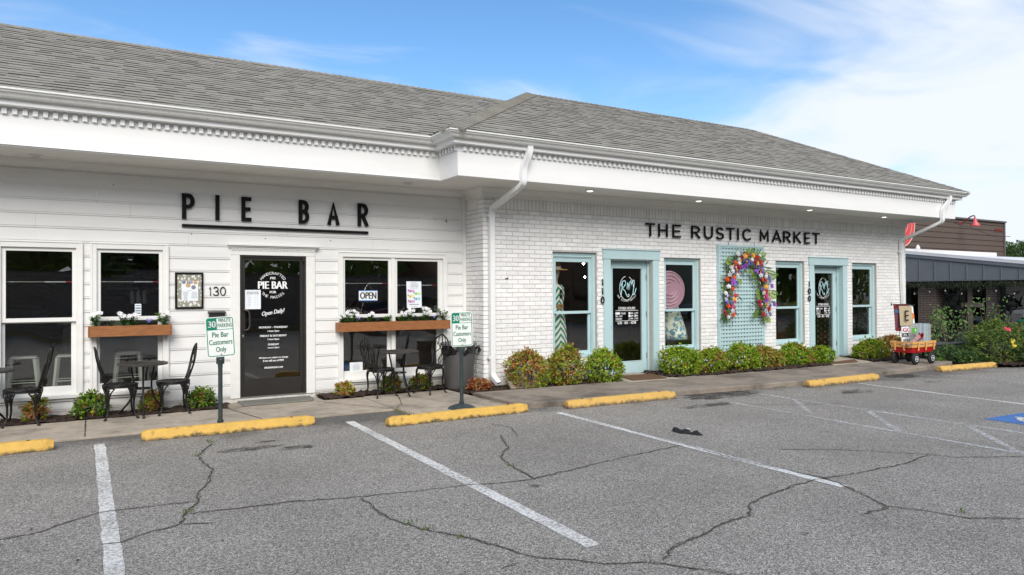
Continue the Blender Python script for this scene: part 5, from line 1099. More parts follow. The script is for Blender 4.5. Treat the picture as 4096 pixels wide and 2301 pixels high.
# trellis and floral arch -------------------------------------------
s = empty('trellis', (12.16, W2, .4), 'tall pale aqua lattice trellis on the white brick between the doors', 'trellis'); Yt = W2-.065
b = MB(); b.box(11.462, 11.50, Yt-.012, W2-.005, .40, 2.655); b.box(12.82, 12.858, Yt-.012, W2-.005, .40, 2.650); b.box(11.50, 12.82, Yt-.0125, W2-.02, 2.615, 2.655); b.box(11.50, 12.82, Yt-.0125, W2-.02, .40, .44); wpart(b, 'frame', M['blue'], s, bevel=.002)
b = MB()
for k in range(15): x = 11.535+k*.0893; b.box(x, x+.054, Yt+.012, Yt+.02, .44, 2.615)
for k in range(27): z = .455+k*.082; b.box(11.50, 12.82, Yt, Yt+.0115, z, z+.047)
wpart(b, 'lattice', M['blue'], s)
b = MB()
for x in (11.80, 12.60): b.tube([(x, W2-.03, 2.655), (x, W2-.02, 2.72)], .005, 5)
wpart(b, 'hanger', M['black'], s)
WREATH=[(11.91,2.46,'w'),(12.01,2.40,'m'),(12.12,2.41,'y'),(12.18,2.44,'o'),(12.38,2.44,'y'),(12.49,2.40,'r'),(12.58,2.45,'w'),(11.93,2.34,'w'),(11.85,2.27,'o'),(11.93,2.27,'w'),(12.34,2.35,'w'),(12.44,2.31,'m'),(12.49,2.27,'y'),(12.64,2.31,'r'),(12.63,2.23,'m'),(12.05,2.18,'p'),(12.11,2.22,'p'),(11.71,2.17,'w'),(11.87,2.13,'y'),(11.73,2.09,'w'),(11.91,2.18,'m'),(11.65,2.02,'w'),(11.78,1.96,'o'),(11.58,1.92,'o'),(11.73,1.90,'p'),(11.73,1.84,'p'),(12.54,2.17,'b'),(12.67,2.15,'b'),(12.47,2.09,'p'),(12.60,2.01,'w'),(12.76,1.99,'w'),(12.65,1.92,'o'),(12.74,1.91,'m'),(12.87,1.96,'b'),(12.88,1.89,'b'),(11.72,1.72,'o'),(11.62,1.77,'w'),(11.54,1.63,'w'),(11.81,1.58,'r'),(12.76,1.77,'y'),(12.66,1.73,'b'),(12.96,1.78,'p'),(12.77,1.66,'r'),(12.68,1.63,'w'),(12.78,1.57,'k'),(12.81,1.51,'k'),(12.78,1.47,'p'),(11.55,1.50,'w'),(11.54,1.44,'b'),(11.78,1.50,'y'),(11.77,1.45,'k'),(12.57,1.44,'m'),(12.59,1.36,'r'),(12.76,1.38,'y'),(12.89,1.34,'p'),(13.02,1.37,'p'),(11.60,1.36,'o'),(11.71,1.36,'k'),(11.77,1.30,'r'),(11.72,1.26,'w'),(11.51,1.21,'m'),(11.75,1.18,'o'),(11.61,1.13,'w'),(12.84,1.28,'r'),(12.70,1.26,'b'),(12.80,1.23,'w'),(12.67,1.16,'r'),(12.90,1.17,'b'),(11.86,1.84,'b'),(11.88,2.01,'w'),(12.22,2.29,'b'),(12.32,2.28,'b'),(11.95,2.11,'b'),(12.11,2.34,'b')]
FERN=[(12.25,2.43,12.25,2.60),(12.32,2.45,12.42,2.60),(12.41,2.43,12.60,2.54),(12.58,2.42,12.81,2.49),(12.51,2.38,12.79,2.35),(11.71,2.25,11.59,2.39),(11.74,2.27,11.54,2.29),(12.80,2.12,13.18,2.02),(12.91,1.95,13.11,1.98),(12.87,1.64,13.12,1.50),(12.97,1.68,13.16,1.59),(12.57,1.73,12.52,1.59),(12.61,1.60,12.52,1.49),(12.57,1.27,12.36,1.09),(12.75,1.14,12.83,0.98),(12.81,1.15,12.90,0.98),(12.17,2.15,12.14,2.06),(12.32,2.12,12.30,2.06),(12.39,2.14,12.32,2.04),(12.50,2.01,12.32,1.97),(12.73,2.19,13.03,2.16),(12.80,2.23,12.85,2.36),(12.29,1.42,12.49,1.38),(11.61,1.15,11.26,1.04),(11.57,1.08,11.43,0.94),(11.77,1.05,11.71,0.95),(11.82,1.24,11.94,1.15),(11.91,1.58,12.09,1.45),(12.95,1.41,13.10,1.45),(11.51,1.72,11.44,1.71),(11.90,1.92,12.02,1.83),(12.50,1.91,12.48,1.81)]
PC = {'w': (.76, .76, .80), 'm': (.40, .004, .04), 'y': (.82, .48, .06), 'o': (.76, .075, .01), 'r': (.48, .015, .015), 'p': (.30, .09, .52), 'b': (.17, .18, .55), 'k': (.68, .06, .26)}
s = empty('floral_arch', (12.2, W2-.13, 1.8), 'arch garland of bright mixed flowers and ferns hung on the aqua trellis', 'garland')
b = MB(); ctr = sp([(11.62, 1.12, 0), (11.65, 1.45, 0), (11.68, 1.8, 0), (11.76, 2.1, 0), (11.93, 2.32, 0), (12.25, 2.36, 0), (12.55, 2.24, 0), (12.70, 2.0, 0), (12.74, 1.7, 0), (12.73, 1.4, 0), (12.76, 1.15, 0)], 8)
b.cur = (.06, .05, .03); b.tube([(p.x, W2-.10, p.y) for p in ctr], .02, 6)
LG = [(.10, .2, .03), (.05, .13, .03), (.16, .26, .04), (.22, .3, .05)]
for i in range(2100):
    p = rng.choice(ctr); c = Vector((p.x+rng.gauss(0, .075), W2-.12+rng.uniform(-.06, .05), p.y+rng.gauss(0, .06))); leaf(b, c, rdir()+Vector((0, -.4, 0)), Vector((0, -1, .2))+rdir()*.5, rng.uniform(.04, .10), rng.uniform(.012, .03), rcol(LG))
wpart(b, 'greenery', M['leaf'], s)
for i, (x0, z0, x1, z1_) in enumerate(FERN):
    b = MB(); a = Vector((x0, W2-.15, z0)); e_ = Vector((x1, W2-.19, z1_)); d = e_-a; ln = d.length; long_ = (i in (22, 23, 24, 25, 26, 27, 28, 20, 21)); col = [(.30, .42, .03), (.12, .24, .02), (.20, .32, .03)][i % 3] if not long_ else (.05, .13, .03)
    if long_:
        for k in range(2): leaf(b, a, d+rdir()*.03, Vector((0, -1, .2)), ln*(1-.25*k), .03, col, .1)
    else:
        n = max(7, int(ln/.014)); b.cur = col; b.tube([a, e_], .003, 4); u = d.normalized()
        for k in range(n):
            t = (k+1)/(n+1); w = .075*math.sin(math.pi*min(1, t*.85+.15))+.006
            for sg in (-1, 1): sd_ = u.cross(Vector((0, 1, 0)))*sg; leaf(b, a+d*t, sd_*.85+u*.5, Vector((0, -1, 0)), w, .017, rcol([col], .15))
    wpart(b, 'fern_frond', M['leaf'], s)
for x, z, c in WREATH:
    b = MB(); col = PC[c]; n0 = Vector((rng.uniform(-.5, .3), -1, rng.uniform(-.2, .4))); cen = Vector((x, W2-.185+rng.uniform(-.02, .02), z))
    if c == 'b':
        for k in range(12): petal5(b, cen+Vector((rng.uniform(-.03, .03), rng.uniform(-.02, .02), rng.uniform(-.045, .045))), n0+rdir()*.7, .021, rcol([col], .2))
    elif c == 'p':
        for k in range(5): petal5(b, cen+Vector((rng.uniform(-.018, .018), -.008*k, rng.uniform(-.02, .02))), n0+rdir()*.5, .044, rcol([col], .2))
    else:
        rr_ = .056 if c != 'w' else .052
        for k in range(4): petal5(b, cen+n0.normalized()*.008*k, n0+rdir()*.28, rr_*(1-.19*k), rcol([col], .16), (.75, .55, .1) if (k == 3 and c == 'w') else None)
    wpart(b, 'blossom', M['flower'], s)
b = MB()
for i in range(230):
    p = rng.choice(ctr); c = Vector((p.x+rng.gauss(0, .07), W2-.185+rng.uniform(-.02, .03), p.y+rng.gauss(0, .05))); petal5(b, c, Vector((rng.uniform(-.5, .5), -1, rng.uniform(-.3, .5))), rng.uniform(.012, .026), rcol([PC[rng.choice('wwmyorppbbbk')]], .2))
o = wpart(b, 'filler_blossoms', M['flower'], s); o['kind'] = 'stuff'
# ================================================================== SHRUBS
GRN = [(.16, .29, .012), (.24, .39, .015), (.33, .46, .02), (.09, .18, .01), (.42, .50, .03)]
YGR = [(.31, .38, .02), (.24, .34, .02), (.38, .42, .04), (.13, .21, .015), (.42, .40, .05)]
ORG = [(.46, .20, .06), (.40, .13, .05), (.50, .28, .09), (.30, .12, .04), (.38, .28, .06)]
RDD = [(.25, .03, .02), (.30, .06, .03), (.16, .03, .02)]
def shrub(x, y, z, rx, ry, h, n, label, f=None, cols=GRN, cols2=ORG, ln=.048, grp='nandina shrubs in the mulch beds', spiky=.12):
    s = empty('shrub', (x, y, z), label, 'shrub', grp); b = MB(); shrub_mesh(b, (0, 0, 0), rx*.92, ry*.92, h*.84, int(n*1.3), ln*1.15, cols, cols2 if f else None, f, spiky, .5); b.build('foliage', M['leaf'], s)
    b = MB(); 
    for k in range(9): a = rng.random()*6.28; b.tube([(.04*math.cos(a), .04*math.sin(a), 0), (rx*.3*math.cos(a), ry*.3*math.sin(a), h*.4), (rx*.5*math.cos(a), ry*.5*math.sin(a), h*.6)], [.006, .004, .002], 5)
    b.build('stem', M['trunk'], s)
shrub(6.47, 10.36, .06, .40, .36, .68, 2900, 'orange and yellow-green shrub between the wooden board and window 110', lambda p: .55 if not (p.z < .28 and p.x > -.02 and p.y < 0) else .0, YGR)
shrub(7.27, 10.38, .07, .36, .34, .67, 2700, 'green shrub with orange tips and dark red leaves below the mannequin in the striped dress', lambda p: .26 if p.z > .3 else .18, YGR, ORG+RDD[:1])
shrub(8.03, 10.28, .07, .375, .34, .64, 2800, 'green shrub touching the left side of the first aqua door', lambda p: .16 if p.x > 0 else .06, GRN+YGR[:2])
shrub(9.86, 10.22, .08, .46, .36, .62, 3200, 'bright green shrub just right of the first aqua door, largest of its row', lambda p: .04, GRN)
shrub(10.66, 10.24, .08, .38, .34, .53, 2500, 'green shrub with brownish tips below the wall between window and trellis', lambda p: .16, GRN[:4]+YGR)
shrub(11.53, 10.18, .08, .44, .34, .54, 2800, 'green shrub in front of the left foot of the trellis', lambda p: .05, GRN)
shrub(12.30, 10.24, .08, .33, .32, .47, 2200, 'brownish green shrub in front of the right half of the trellis', lambda p: .45, YGR)
shrub(13.08, 10.16, .08, .42, .32, .51, 2500, 'green shrub with orange right side below the window left of number 100', lambda p: .40 if p.x > .1 else .05, GRN)
shrub(13.92, 10.18, .08, .35, .32, .42, 2200, 'green shrub beside the second aqua door and doormat', lambda p: .05, GRN[:4])
shrub(15.78, 10.18, .08, .50, .34, .50, 2700, 'green and orange shrub under the last window', lambda p: .5 if p.x > .1 else .08, GRN)
shrub(16.72, 10.22, .08, .40, .32, .54, 2200, 'reddish green shrub in front of the right brick corner behind the wagon', lambda p: .62, YGR, ORG+RDD)
SG = 'small nandinas at the foot of the siding wall'
DGR = [(.06, .12, .02), (.09, .16, .03), (.12, .2, .03)]
shrub(-.56, 11.2, .04, .14, .12, .26, 420, 'small reddish shrub under the leftmost window behind a cafe chair', lambda p: .6, YGR, ORG, .05, SG, .3)
shrub(.06, 11.16, .04, .20, .15, .33, 700, 'small bright green shrub left of the cafe chair by the short flower box', lambda p: .05, DGR+GRN[:2], ORG, .052, SG, .3)
shrub(.79, 11.24, .04, .15, .12, .26, 420, 'small bronze shrub behind the cafe table at the short flower box', lambda p: .5, YGR[:3], ORG, .05, SG, .3)
shrub(1.44, 11.22, .04, .19, .14, .30, 640, 'small green shrub behind the first parking sign and below the letter box', lambda p: .15, DGR+GRN[:2], ORG, .052, SG, .3)
shrub(3.56, 11.2, .04, .14, .12, .22, 400, 'small orange-tipped shrub right of the black door', lambda p: .5, YGR[:3], ORG, .048, SG, .3)
shrub(4.34, 11.24, .04, .18, .13, .27, 520, 'small bronze green shrub behind the cafe table below the OPEN sign', lambda p: .3, YGR[:2]+DGR, ORG, .048, SG, .3)
shrub(4.90, 11.24, .04, .18, .13, .25, 520, 'small green shrub behind the cafe chair next to the trash can', lambda p: .2, YGR[:2]+DGR, ORG, .048, SG, .3)
shrub(5.64, 10.55, .05, .21, .17, .17, 520, 'low rust-orange shrub in front of the trash can by the brick corner', lambda p: .9, ORG, RDD+ORG, .052, SG, .3)

# ================================================================== WAGON AND ITS GOODS
w = empty('garden_wagon', (15.46, 8.98, .086), 'red wagon with pine stake sides and black tyres near the shop corner', 'wagon', rz=R(0))
b = MB(); b.add([(-.36, -.19, .245), (.42, -.19, .245), (.42, .20, .245), (-.36, .20, .245), (-.39, -.215, .37), (.45, -.215, .37), (.45, .225, .37), (-.39, .225, .37), (-.37, -.2, .37), (.43, -.2, .37), (.43, .21, .37), (-.37, .21, .37), (-.345, -.175, .255), (.405, -.175, .255), (.405, .185, .255), (-.345, .185, .255)],
    [(0, 3, 2, 1), (0, 1, 5, 4), (1, 2, 6, 5), (2, 3, 7, 6), (3, 0, 4, 7), (4, 5, 9, 8), (5, 6, 10, 9), (6, 7, 11, 10), (7, 4, 8, 11), (12, 13, 14, 15)]); b.build('tray', M['red'], w, bevel=.006)
b = MB(); fl = lambda z: (z-.33)*.14
def rail(side, z0, z1):
    o = fl(z0); p = fl(z1); t = .016
    X0, X1, Y0, Y1 = -.40, .46, -.225, .235
    if side == 'f': q = [(X0-o, Y0-o, z0), (X1+o, Y0-o, z0), (X1+p, Y0-p, z1), (X0-p, Y0-p, z1)]; n = Vector((0, t, 0))
    elif side == 'b': q = [(X0-o, Y1+o, z0), (X1+o, Y1+o, z0), (X1+p, Y1+p, z1), (X0-p, Y1+p, z1)]; n = Vector((0, -t, 0))
    elif side == 'l': q = [(X0-o, Y0-o+t, z0), (X0-o, Y1+o-t, z0), (X0-p, Y1+p-t, z1), (X0-p, Y0-p+t, z1)]; n = Vector((t, 0, 0))
    else: q = [(X1+o, Y0-o+t, z0), (X1+o, Y1+o-t, z0), (X1+p, Y1+p-t, z1), (X1+p, Y0-p+t, z1)]; n = Vector((-t, 0, 0))
    q2 = [tuple(Vector(a)+n) for a in q]; b.add(q+q2, [(0, 1, 2, 3), (7, 6, 5, 4), (0, 4, 5, 1), (1, 5, 6, 2), (2, 6, 7, 3), (3, 7, 4, 0)])
for sd_ in 'fblr': rail(sd_, .36, .415); rail(sd_, .430, .485)
b.build('stake_rail', M['pine'], w, bevel=.003)
for x, y, ax in [(-.22, -.245, 'y'), (.06, -.245, 'y'), (.36, -.245, 'y'), (-.22, .25, 'y'), (.34, .25, 'y'), (-.42, -.06, 'x'), (-.42, .14, 'x'), (.48, .0, 'x')]:
    b = MB(); 
    if ax == 'y': s_ = -1 if y < 0 else 1; b.prism([(y-s_*.0, .29), (y+s_*.015, .48), (y+s_*.030, .48), (y+s_*.014, .30)], lambda u, v, d: (d, u, v), x-.018, x+.018)
    else: s_ = -1 if x < 0 else 1; b.prism([(x, .29), (x+s_*.015, .48), (x+s_*.030, .48), (x+s_*.014, .30)], lambda u, v, d: (u, d, v), y-.018, y+.018)
    b.build('stake', M['pine'], w, bevel=.003)
for x, y in ((-.30, -.225), (.24, -.265), (-.30, .215), (.26, .235)):
    s_ = -1 if y < 0 else 1
    b = MB(); b.lathe([(.05, -.035), (.085, -.04), (.110, -.03), (.122, -.012), (.122, .012), (.110, .03), (.085, .04), (.05, .035)], (x, y, .122), 28, 'y'); wh = b.build('wheel', M['tyre'], w, smooth=True)
    b = MB(); b.lathe([(.058, .0), (.062, s_*.037), (.052, s_*.040), (.045, s_*.026), (.018, s_*.022), (.016, s_*.046), (.002, s_*.048)], (x, y, .122), 20, 'y'); b.build('wheel_hub', M['hub'], wh, smooth=True)
b = MB(); b.tube([(-.30, -.24, .122), (-.30, .22, .122)], .009, 6); b.tube([(.25, -.26, .122), (.25, .23, .122)], .009, 6)
for x in (-.30, .25): b.box(x-.02, x+.02, -.10, -.07, .12, .245); b.box(x-.02, x+.02, .07, .10, .12, .245)
b.box(-.31, .27, -.012, .012, .15, .17); b.build('undercarriage', M['black'], w)
b = MB(); b.tube([(.26, 0, .16), (.52, .02, .12), (.66, .03, .11)], .01, 6); b.build('pull_bar', M['black'], w)
wx, wy, wz = 15.46, 8.98, .086
s = empty('sleeved_prints', (wx+.145, wy, wz+.26), 'row of clear sleeved prints standing on end in the right half of the wagon', 'prints'); b = MB()
pc = [(.42, .55, .62), (.55, .60, .62), (.36, .46, .55), (.6, .62, .58), (.3, .42, .52), (.55, .42, .42), (.5, .58, .5)]
for k in range(20): x = -.24+k*.026; b.cur = rcol(pc, .15); b.box(x, x+.012, -.155+rng.uniform(-.01, .01), .10, .01, .58+rng.uniform(-.01, .02))
b.build('print_stack', pmat('sleeved_print', (1, 1, 1), .18, .25, 22, attr=True, stretch=(8, 1, 1)), s)
s = empty('price_board', (wx-.30, wy-.18, wz+.5-.21+.18), 'small green card clipped in front of the sleeved prints', 'card'); b = MB(); b.box(-.02, .16, 0, .006, .20, .31); o = b.build('green_card', flat('cardgreen', (.12, .42, .06), .5), s); b = MB(); b.box(.09, .12, -.002, -.0005, .24, .28); b.build('white_mark', M['paper'], o)
s = empty('slogan_sign', (wx-.10, wy+.02, wz+.24), 'black and white slogan board reading AMERICA under red letters in the wagon', 'sign'); b = MB(); b.box(-.26, .26, .0, .02, .05, .56); o = b.build('board', M['paper'], s)
b = MB(); b.box(-.255, .255, -.003, -.0005, .34, .42); b.box(-.255, .255, -.003, -.0005, .10, .17); b.build('black_band', M['black'], o)
b = MB(); text(b, 'BLESS', 0, .38, .055, -.004, w=.40, bold=.003); b.build('white_writing', M['whitetext'], o); b = MB(); text(b, 'AMERICA', .0, .26, .07, -.004, w=.46, bold=.002); b.build('black_writing', M['black'], o)
b = MB(); text(b, 'GOD', .0, .49, .085, -.004, w=.46, bold=.006); b.build('red_writing', M['red'], o)
# garden flags on stands
def flagm(name, label, x, y, w_, h_, mat, zt, rz, word=None, extra=None):
    s = empty(name, (x, y, wz+.3), label, 'flag', rz=rz); b = MB(); b.tube([(0, 0, 0), (0, 0, zt)], .005, 6); b.tube([(-w_/2-.03, 0, zt-.0), (w_/2+.03, 0, zt-.0)], .007, 6); b.tube([(w_/2+.03, 0, zt-.025), (w_/2+.03, 0, zt+.025)], .011, 6); b.tube([(-w_/2-.03, 0, zt-.025), (-w_/2-.03, 0, zt+.025)], .011, 6); b.build('flag_stand', M['black'], s)
    b = MB(); n = 8; 
    for i in range(n+1):
        for j in range(n+1): u = i/n; v = j/n; b.v.append((-w_/2+u*w_, -.02-.02*math.sin(u*5+v*2)-.03*v, zt-.005-v*h_))
    for i in range(n):
        for j in range(n): b.face((i*(n+1)+j, (i+1)*(n+1)+j, (i+1)*(n+1)+j+1, i*(n+1)+j+1))
    o = b.build('flag_cloth', mat, s, smooth=True); 
    if word: b = MB(); text(b, word, 0, zt-h_*.5, h_*.52, -.072, w=w_*.30); b.build('flag_letter', M['black'], o)
    if extra: extra(o, zt, w_, h_)
    return s
M['burlap'] = pmat('burlap', (.46, .37, .24), .95, .15, 40, .5, 200)
flagm('garden_flag', 'burlap garden flag with a black letter E above the wagon', wx-.16, wy+.07, .29, .43, M['burlap'], .95, R(-30), 'E')
def stripes_(o, zt, w_, h_):
    for z, c in ((.03, 'red'), (.14, 'blu'), (.53, 'red')):
        b = MB(); yy = -.024-.02*math.sin(z/h_*2)-.03*z/h_-.02; b.box(-w_/2, w_/2, yy-.004, yy, zt-z-.05, zt-z+.02); b.build('flag_band', flat('flag'+c, {'red': (.20, .015, .03), 'blu': (.05, .12, .26), 'gry': (.12, .11, .12)}[c], .85), o)
flagm('garden_flag', 'dark red, blue and grey garden flag behind the burlap one', wx-.20, wy+.17, .33, .56, flat('flagdark', (.16, .05, .07), .85), .98, R(-20), None, stripes_)
def orange_(o, zt, w_, h_):
    b = MB(); b.add([(.03+.075*math.cos(R(k*30)), -.085, zt-.25+.09*math.sin(R(k*30))) for k in range(12)], [tuple(range(12))]); b.build('orange_spot', flat('flagor', (.75, .2, .03), .8), o)
    b = MB(); b.add([(.0+.07*math.cos(R(k*30)), -.09, zt-.36+.08*math.sin(R(k*30))) for k in range(12)], [tuple(range(12))]); b.build('black_spot', M['black'], o)
flagm('garden_flag', 'white garden flag with orange and black, right of the burlap one', wx+.12, wy+.18, .26, .44, M['paper'], .96, R(-25), None, orange_)
s = empty('silk_flower', (wx-.14, wy-.15, wz+.44), 'red silk flower bunch wrapped in clear foil lying in the wagon', 'flower'); b = MB()
for k in range(26): petal5(b, Vector((.10, -.02, .16))+rdir()*.055, rdir()+Vector((0, -.6, 0)), .05, rcol([(.55, .0, .02), (.4, 0, .02)]))
b.build('blossom', M['flower'], s); b = MB(); b.tube([(.08, -.02, .15), (-.14, -.02, .04), (-.34, .0, -.02)], [.055, .045, .03], 8); b.build('wrapper', pmat('clear_wrap', (.35, .22, .2), .15, .5, 30), s)

# ================================================================== ROSE BED, PLANTER
s = empty('planter_wall', (17.9, 9.25, 0), 'low dark grey planter wall behind the wagon', 'planter'); b = MB(); b.box(-1.25, 2.2, -.04, .04, .0, .40); b.box(-1.27, 2.22, -.07, .07, .40, .44); b.build('panel', flat('plantergrey', (.055, .058, .062), .7), s, bevel=.005)
RG = [(.08, .15, .03), (.12, .2, .04), (.17, .25, .04), (.22, .29, .05), (.05, .10, .02)]
YG2 = [(.26, .32, .04), (.32, .36, .06)]
def bush(x, y, z, rx, ry, h, n, label, cols=RG, c2=YG2, f=lambda p: .1, ln=.06, name='rose_bush', cat='bush', wide=.45, fl=None, grp='bushes at the patio'):
    s = empty(name, (x, y, z), label, cat, grp); b = MB(); shrub_mesh(b, (0, 0, 0), rx, ry, h, n, ln, cols, c2, f, .35, wide)
    for k in range(16):
        a = rng.random()*6.28; q = Vector((rx*.8*math.cos(a), ry*.8*math.sin(a), h*rng.uniform(.7, 1.05)))
        for j in range(26): leaf(b, q*rng.uniform(.55, 1)+rdir()*.05, rdir(), rdir(), ln*rng.uniform(.6, 1.1), ln*wide, rcol(cols))
    b.build('foliage', M['leaf'], s); b = MB()
    for k in range(12): a = rng.random()*6.28; b.tube([(.05*math.cos(a), .05*math.sin(a), 0), (rx*.4*math.cos(a), ry*.4*math.sin(a), h*.5), (rx*.8*math.cos(a), ry*.8*math.sin(a), h*1.02)], [.012, .008, .004], 5)
    b.build('stem', M['trunk'], s)
    if fl:
        for px, py, pz, c in fl: b = MB(); [petal5(b, Vector((px, py, pz))+rdir()*.03, Vector((-.6, -1, .3))+rdir()*.6, .028, c) for _ in range(5)]; b.build('blossom', M['flower'], s)
    return s
bush(17.95, 8.45, .03, .80, .55, .84, 5200, 'large yellow-green rose bush with pink and yellow blooms right of the wagon', fl=[(-.55, -.42, .78, (.75, .06, .12)), (-.50, -.45, .76, (.75, .08, .14)), (-.42, -.5, .50, (.8, .6, .03)), (-.38, -.5, .42, (.8, .6, .03)), (.0, -.5, .38, (.8, .6, .03))])
bush(19.3, 8.25, .03, .8, .55, .86, 4200, 'rose bush at the right edge of the photo', f=lambda p: .14)
bush(17.0, 8.62, .03, .45, .22, .26, 1700, 'dark green low bush in front of the rose bush, behind the last wheel stop', cols=[(.03, .08, .02), (.05, .12, .03), (.07, .15, .03)], f=lambda p: .03, name='low_bush')
bush(17.3, 9.2, .08, .85, .2, .26, 1900, 'leafy green creeper spilling over the dark planter wall', cols=[(.05, .11, .03), (.07, .14, .04), (.10, .18, .06)], f=lambda p: .03, name='creeper', cat='plant', ln=.07)
bush(18.7, 9.3, .1, .9, .3, .45, 2200, 'bluish green bush on the planter wall beneath the fans', cols=[(.06, .12, .05), (.09, .16, .08), (.12, .2, .10)], f=lambda p: .03, name='low_bush')
bush(18.5, 7.75, .03, .9, .3, .55, 2600, 'dark lower foliage at the foot of the rose bush', cols=[(.04, .09, .02), (.06, .13, .02)], f=lambda p: .08, name='low_bush')
for i, (x, y, h, l) in enumerate(((17.35, 9.55, 1.05, 'tall thin sapling with broad leaves left of the first fan'), (18.2, 9.7, 1.2, 'tall thin sapling with broad leaves below the first fan'), (19.0, 9.75, 1.2, 'tall thin sapling with broad leaves between the fan and the second brick pillar'), (19.9, 9.6, 1.35, 'tall feathery sapling in front of the second brick pillar'))):
    s = empty('sapling', (x, y, .1), l, 'sapling', 'saplings behind the planter wall'); b = MB()
    st = []
    for k in range(4): a = rng.random()*6.28; t = Vector((.28*math.cos(a), .2*math.sin(a), h*rng.uniform(.75, 1.05))); b.tube([(0, 0, 0), tuple(t*.5+Vector((0, 0, .05))), tuple(t)], [.012, .008, .004], 5); st.append(t)
    b.build('stem', M['trunk'], s); b = MB()
    for t in st:
        for j in range(26): q = t*rng.uniform(.35, 1.05)+Vector((rng.uniform(-.22, .22), rng.uniform(-.15, .15), rng.uniform(-.08, .08))); leaf(b, q, rdir(), Vector((-.4, -.6, .6)), rng.uniform(.06, .11), .045, rcol([(.07, .15, .03), (.10, .2, .04), (.14, .25, .06)]))
    b.build('foliage', M['leaf'], s)
for x, y, r_, l in ((16.45, 8.95, .16, 'small bright weed by the planter wall behind the last wheel stop, left'), (16.95, 8.66, .12, 'small bright weed by the planter wall, middle'), (17.35, 8.35, .2, 'largest bright weed behind the last wheel stop')):
    s = empty('weed', (x, y, .05), l, 'weed', 'bright weeds at the planter wall'); b = MB()
    for k in range(160): d = rdir(); d.z = abs(d.z)*.7; leaf(b, d*r_*rng.uniform(.1, .9), d, Vector((0, 0, 1)), .05, .025, rcol([(.12, .26, .02), (.18, .34, .03)]))
    b.build('foliage', M['leaf'], s)

# ================================================================== PATIO WITH GREY METAL AWNING (side faces -X)
Xa = 24.0
pat = empty('patio_canopy', (Xa, 12, 0), 'grey metal panelled canopy with white roof over a dark brick patio, right of the shop', 'canopy'); PO = -Vector((Xa, 12, 0))
def pp(mb, name, mat, parent=None, **k):
    return mb.build(name, mat, parent or pat, **({**k, 'loc': PO} if not parent else k))
M['awn'] = pmat('grey_metal_panel', (.17, .185, .20), .5, .05, 3)
ztop = lambda y: 2.43+(y-10.573)*(2.884-2.43)/(13.916-10.573)
b = MB(); y0_, y1_ = 7.2, 18.5; b.prism([(y0_, 1.99), (y1_, 1.99), (y1_, ztop(y1_)), (y0_, ztop(y0_))], lambda u, v, d: (d, u, v), Xa, Xa+.06)
for k in range(24): y = 13.679-k*.498+2.49
for k in range(-10, 14):
    y = 13.679-k*.4985
    if y0_ < y < y1_: b.box(Xa-.022, Xa, y-.012, y+.012, 1.995, ztop(y)-.10)
b.prism([(y0_, ztop(y0_)-.10), (y1_, ztop(y1_)-.10), (y1_, ztop(y1_)+.0), (y0_, ztop(y0_)+.0)], lambda u, v, d: (d, u, v), Xa-.04, Xa-.0005)
b.box(Xa-.03, Xa+.0, y0_, y1_, 1.97, 1.995); pp(b, 'side_panel', M['awn'])
b = MB(); b.add([(Xa-.06, y0_-.1, ztop(y0_)+.012), (Xa+11, y0_-.1, ztop(y0_)+.012), (Xa+11, 14.4, ztop(14.4)+.05), (Xa-.06, 14.4, ztop(14.4)+.012)], [(0, 1, 2, 3)]); b.prism([(y0_, ztop(y0_)+.001), (y1_, ztop(y1_)+.001), (y1_, ztop(y1_)+.11), (y0_, ztop(y0_)+.11)], lambda u, v, d: (d, u, v), Xa-.05, Xa+.1); pp(b, 'roof', pmat('white_membrane', (.74, .74, .75), .6, .05, 2))
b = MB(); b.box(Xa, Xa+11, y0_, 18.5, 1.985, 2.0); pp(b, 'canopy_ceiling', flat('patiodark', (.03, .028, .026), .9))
def bricktex(name, c1, c2, c3, sx=1.0, pl='yz'):
    m = bpy.data.materials.new(name); m.use_nodes = True; t = m.node_tree; b = t.nodes['Principled BSDF']; N = t.nodes.new; L = t.links.new; b.inputs['Roughness'].default_value = .85
    tc = N('ShaderNodeTexCoord'); sp_ = N('ShaderNodeSeparateXYZ'); L(tc.outputs['Object'], sp_.inputs[0]); cb = N('ShaderNodeCombineXYZ'); ad = N('ShaderNodeMath'); L(sp_.outputs[0], ad.inputs[0]); L(sp_.outputs[1], ad.inputs[1]); L(ad.outputs[0], cb.inputs[0]); L(sp_.outputs[2], cb.inputs[1])
    bt = N('ShaderNodeTexBrick'); bt.inputs['Scale'].default_value = 1/sx; bt.inputs['Color1'].default_value = (*c1, 1); bt.inputs['Color2'].default_value = (*c2, 1); bt.inputs['Mortar'].default_value = (*c3, 1); bt.inputs['Brick Width'].default_value = .23; bt.inputs['Row Height'].default_value = .077; bt.inputs['Mortar Size'].default_value = .008; bt.inputs['Bias'].default_value = 0; L(cb.outputs[0], bt.inputs[0]); L(bt.outputs['Color'], b.inputs['Base Color']); return m
M['greybrick'] = bricktex('taupe_painted_brick', (.16, .125, .105), (.19, .15, .125), (.03, .022, .02))
for y0p, y1p, x in ((13.23, 13.80, Xa+.1), (11.39, 11.70, Xa+.15)):
    b = MB(); b.box(x, x+.55, y0p, y1p, -.1, 1.99); pp(b, 'brick_pillar', M['greybrick'])
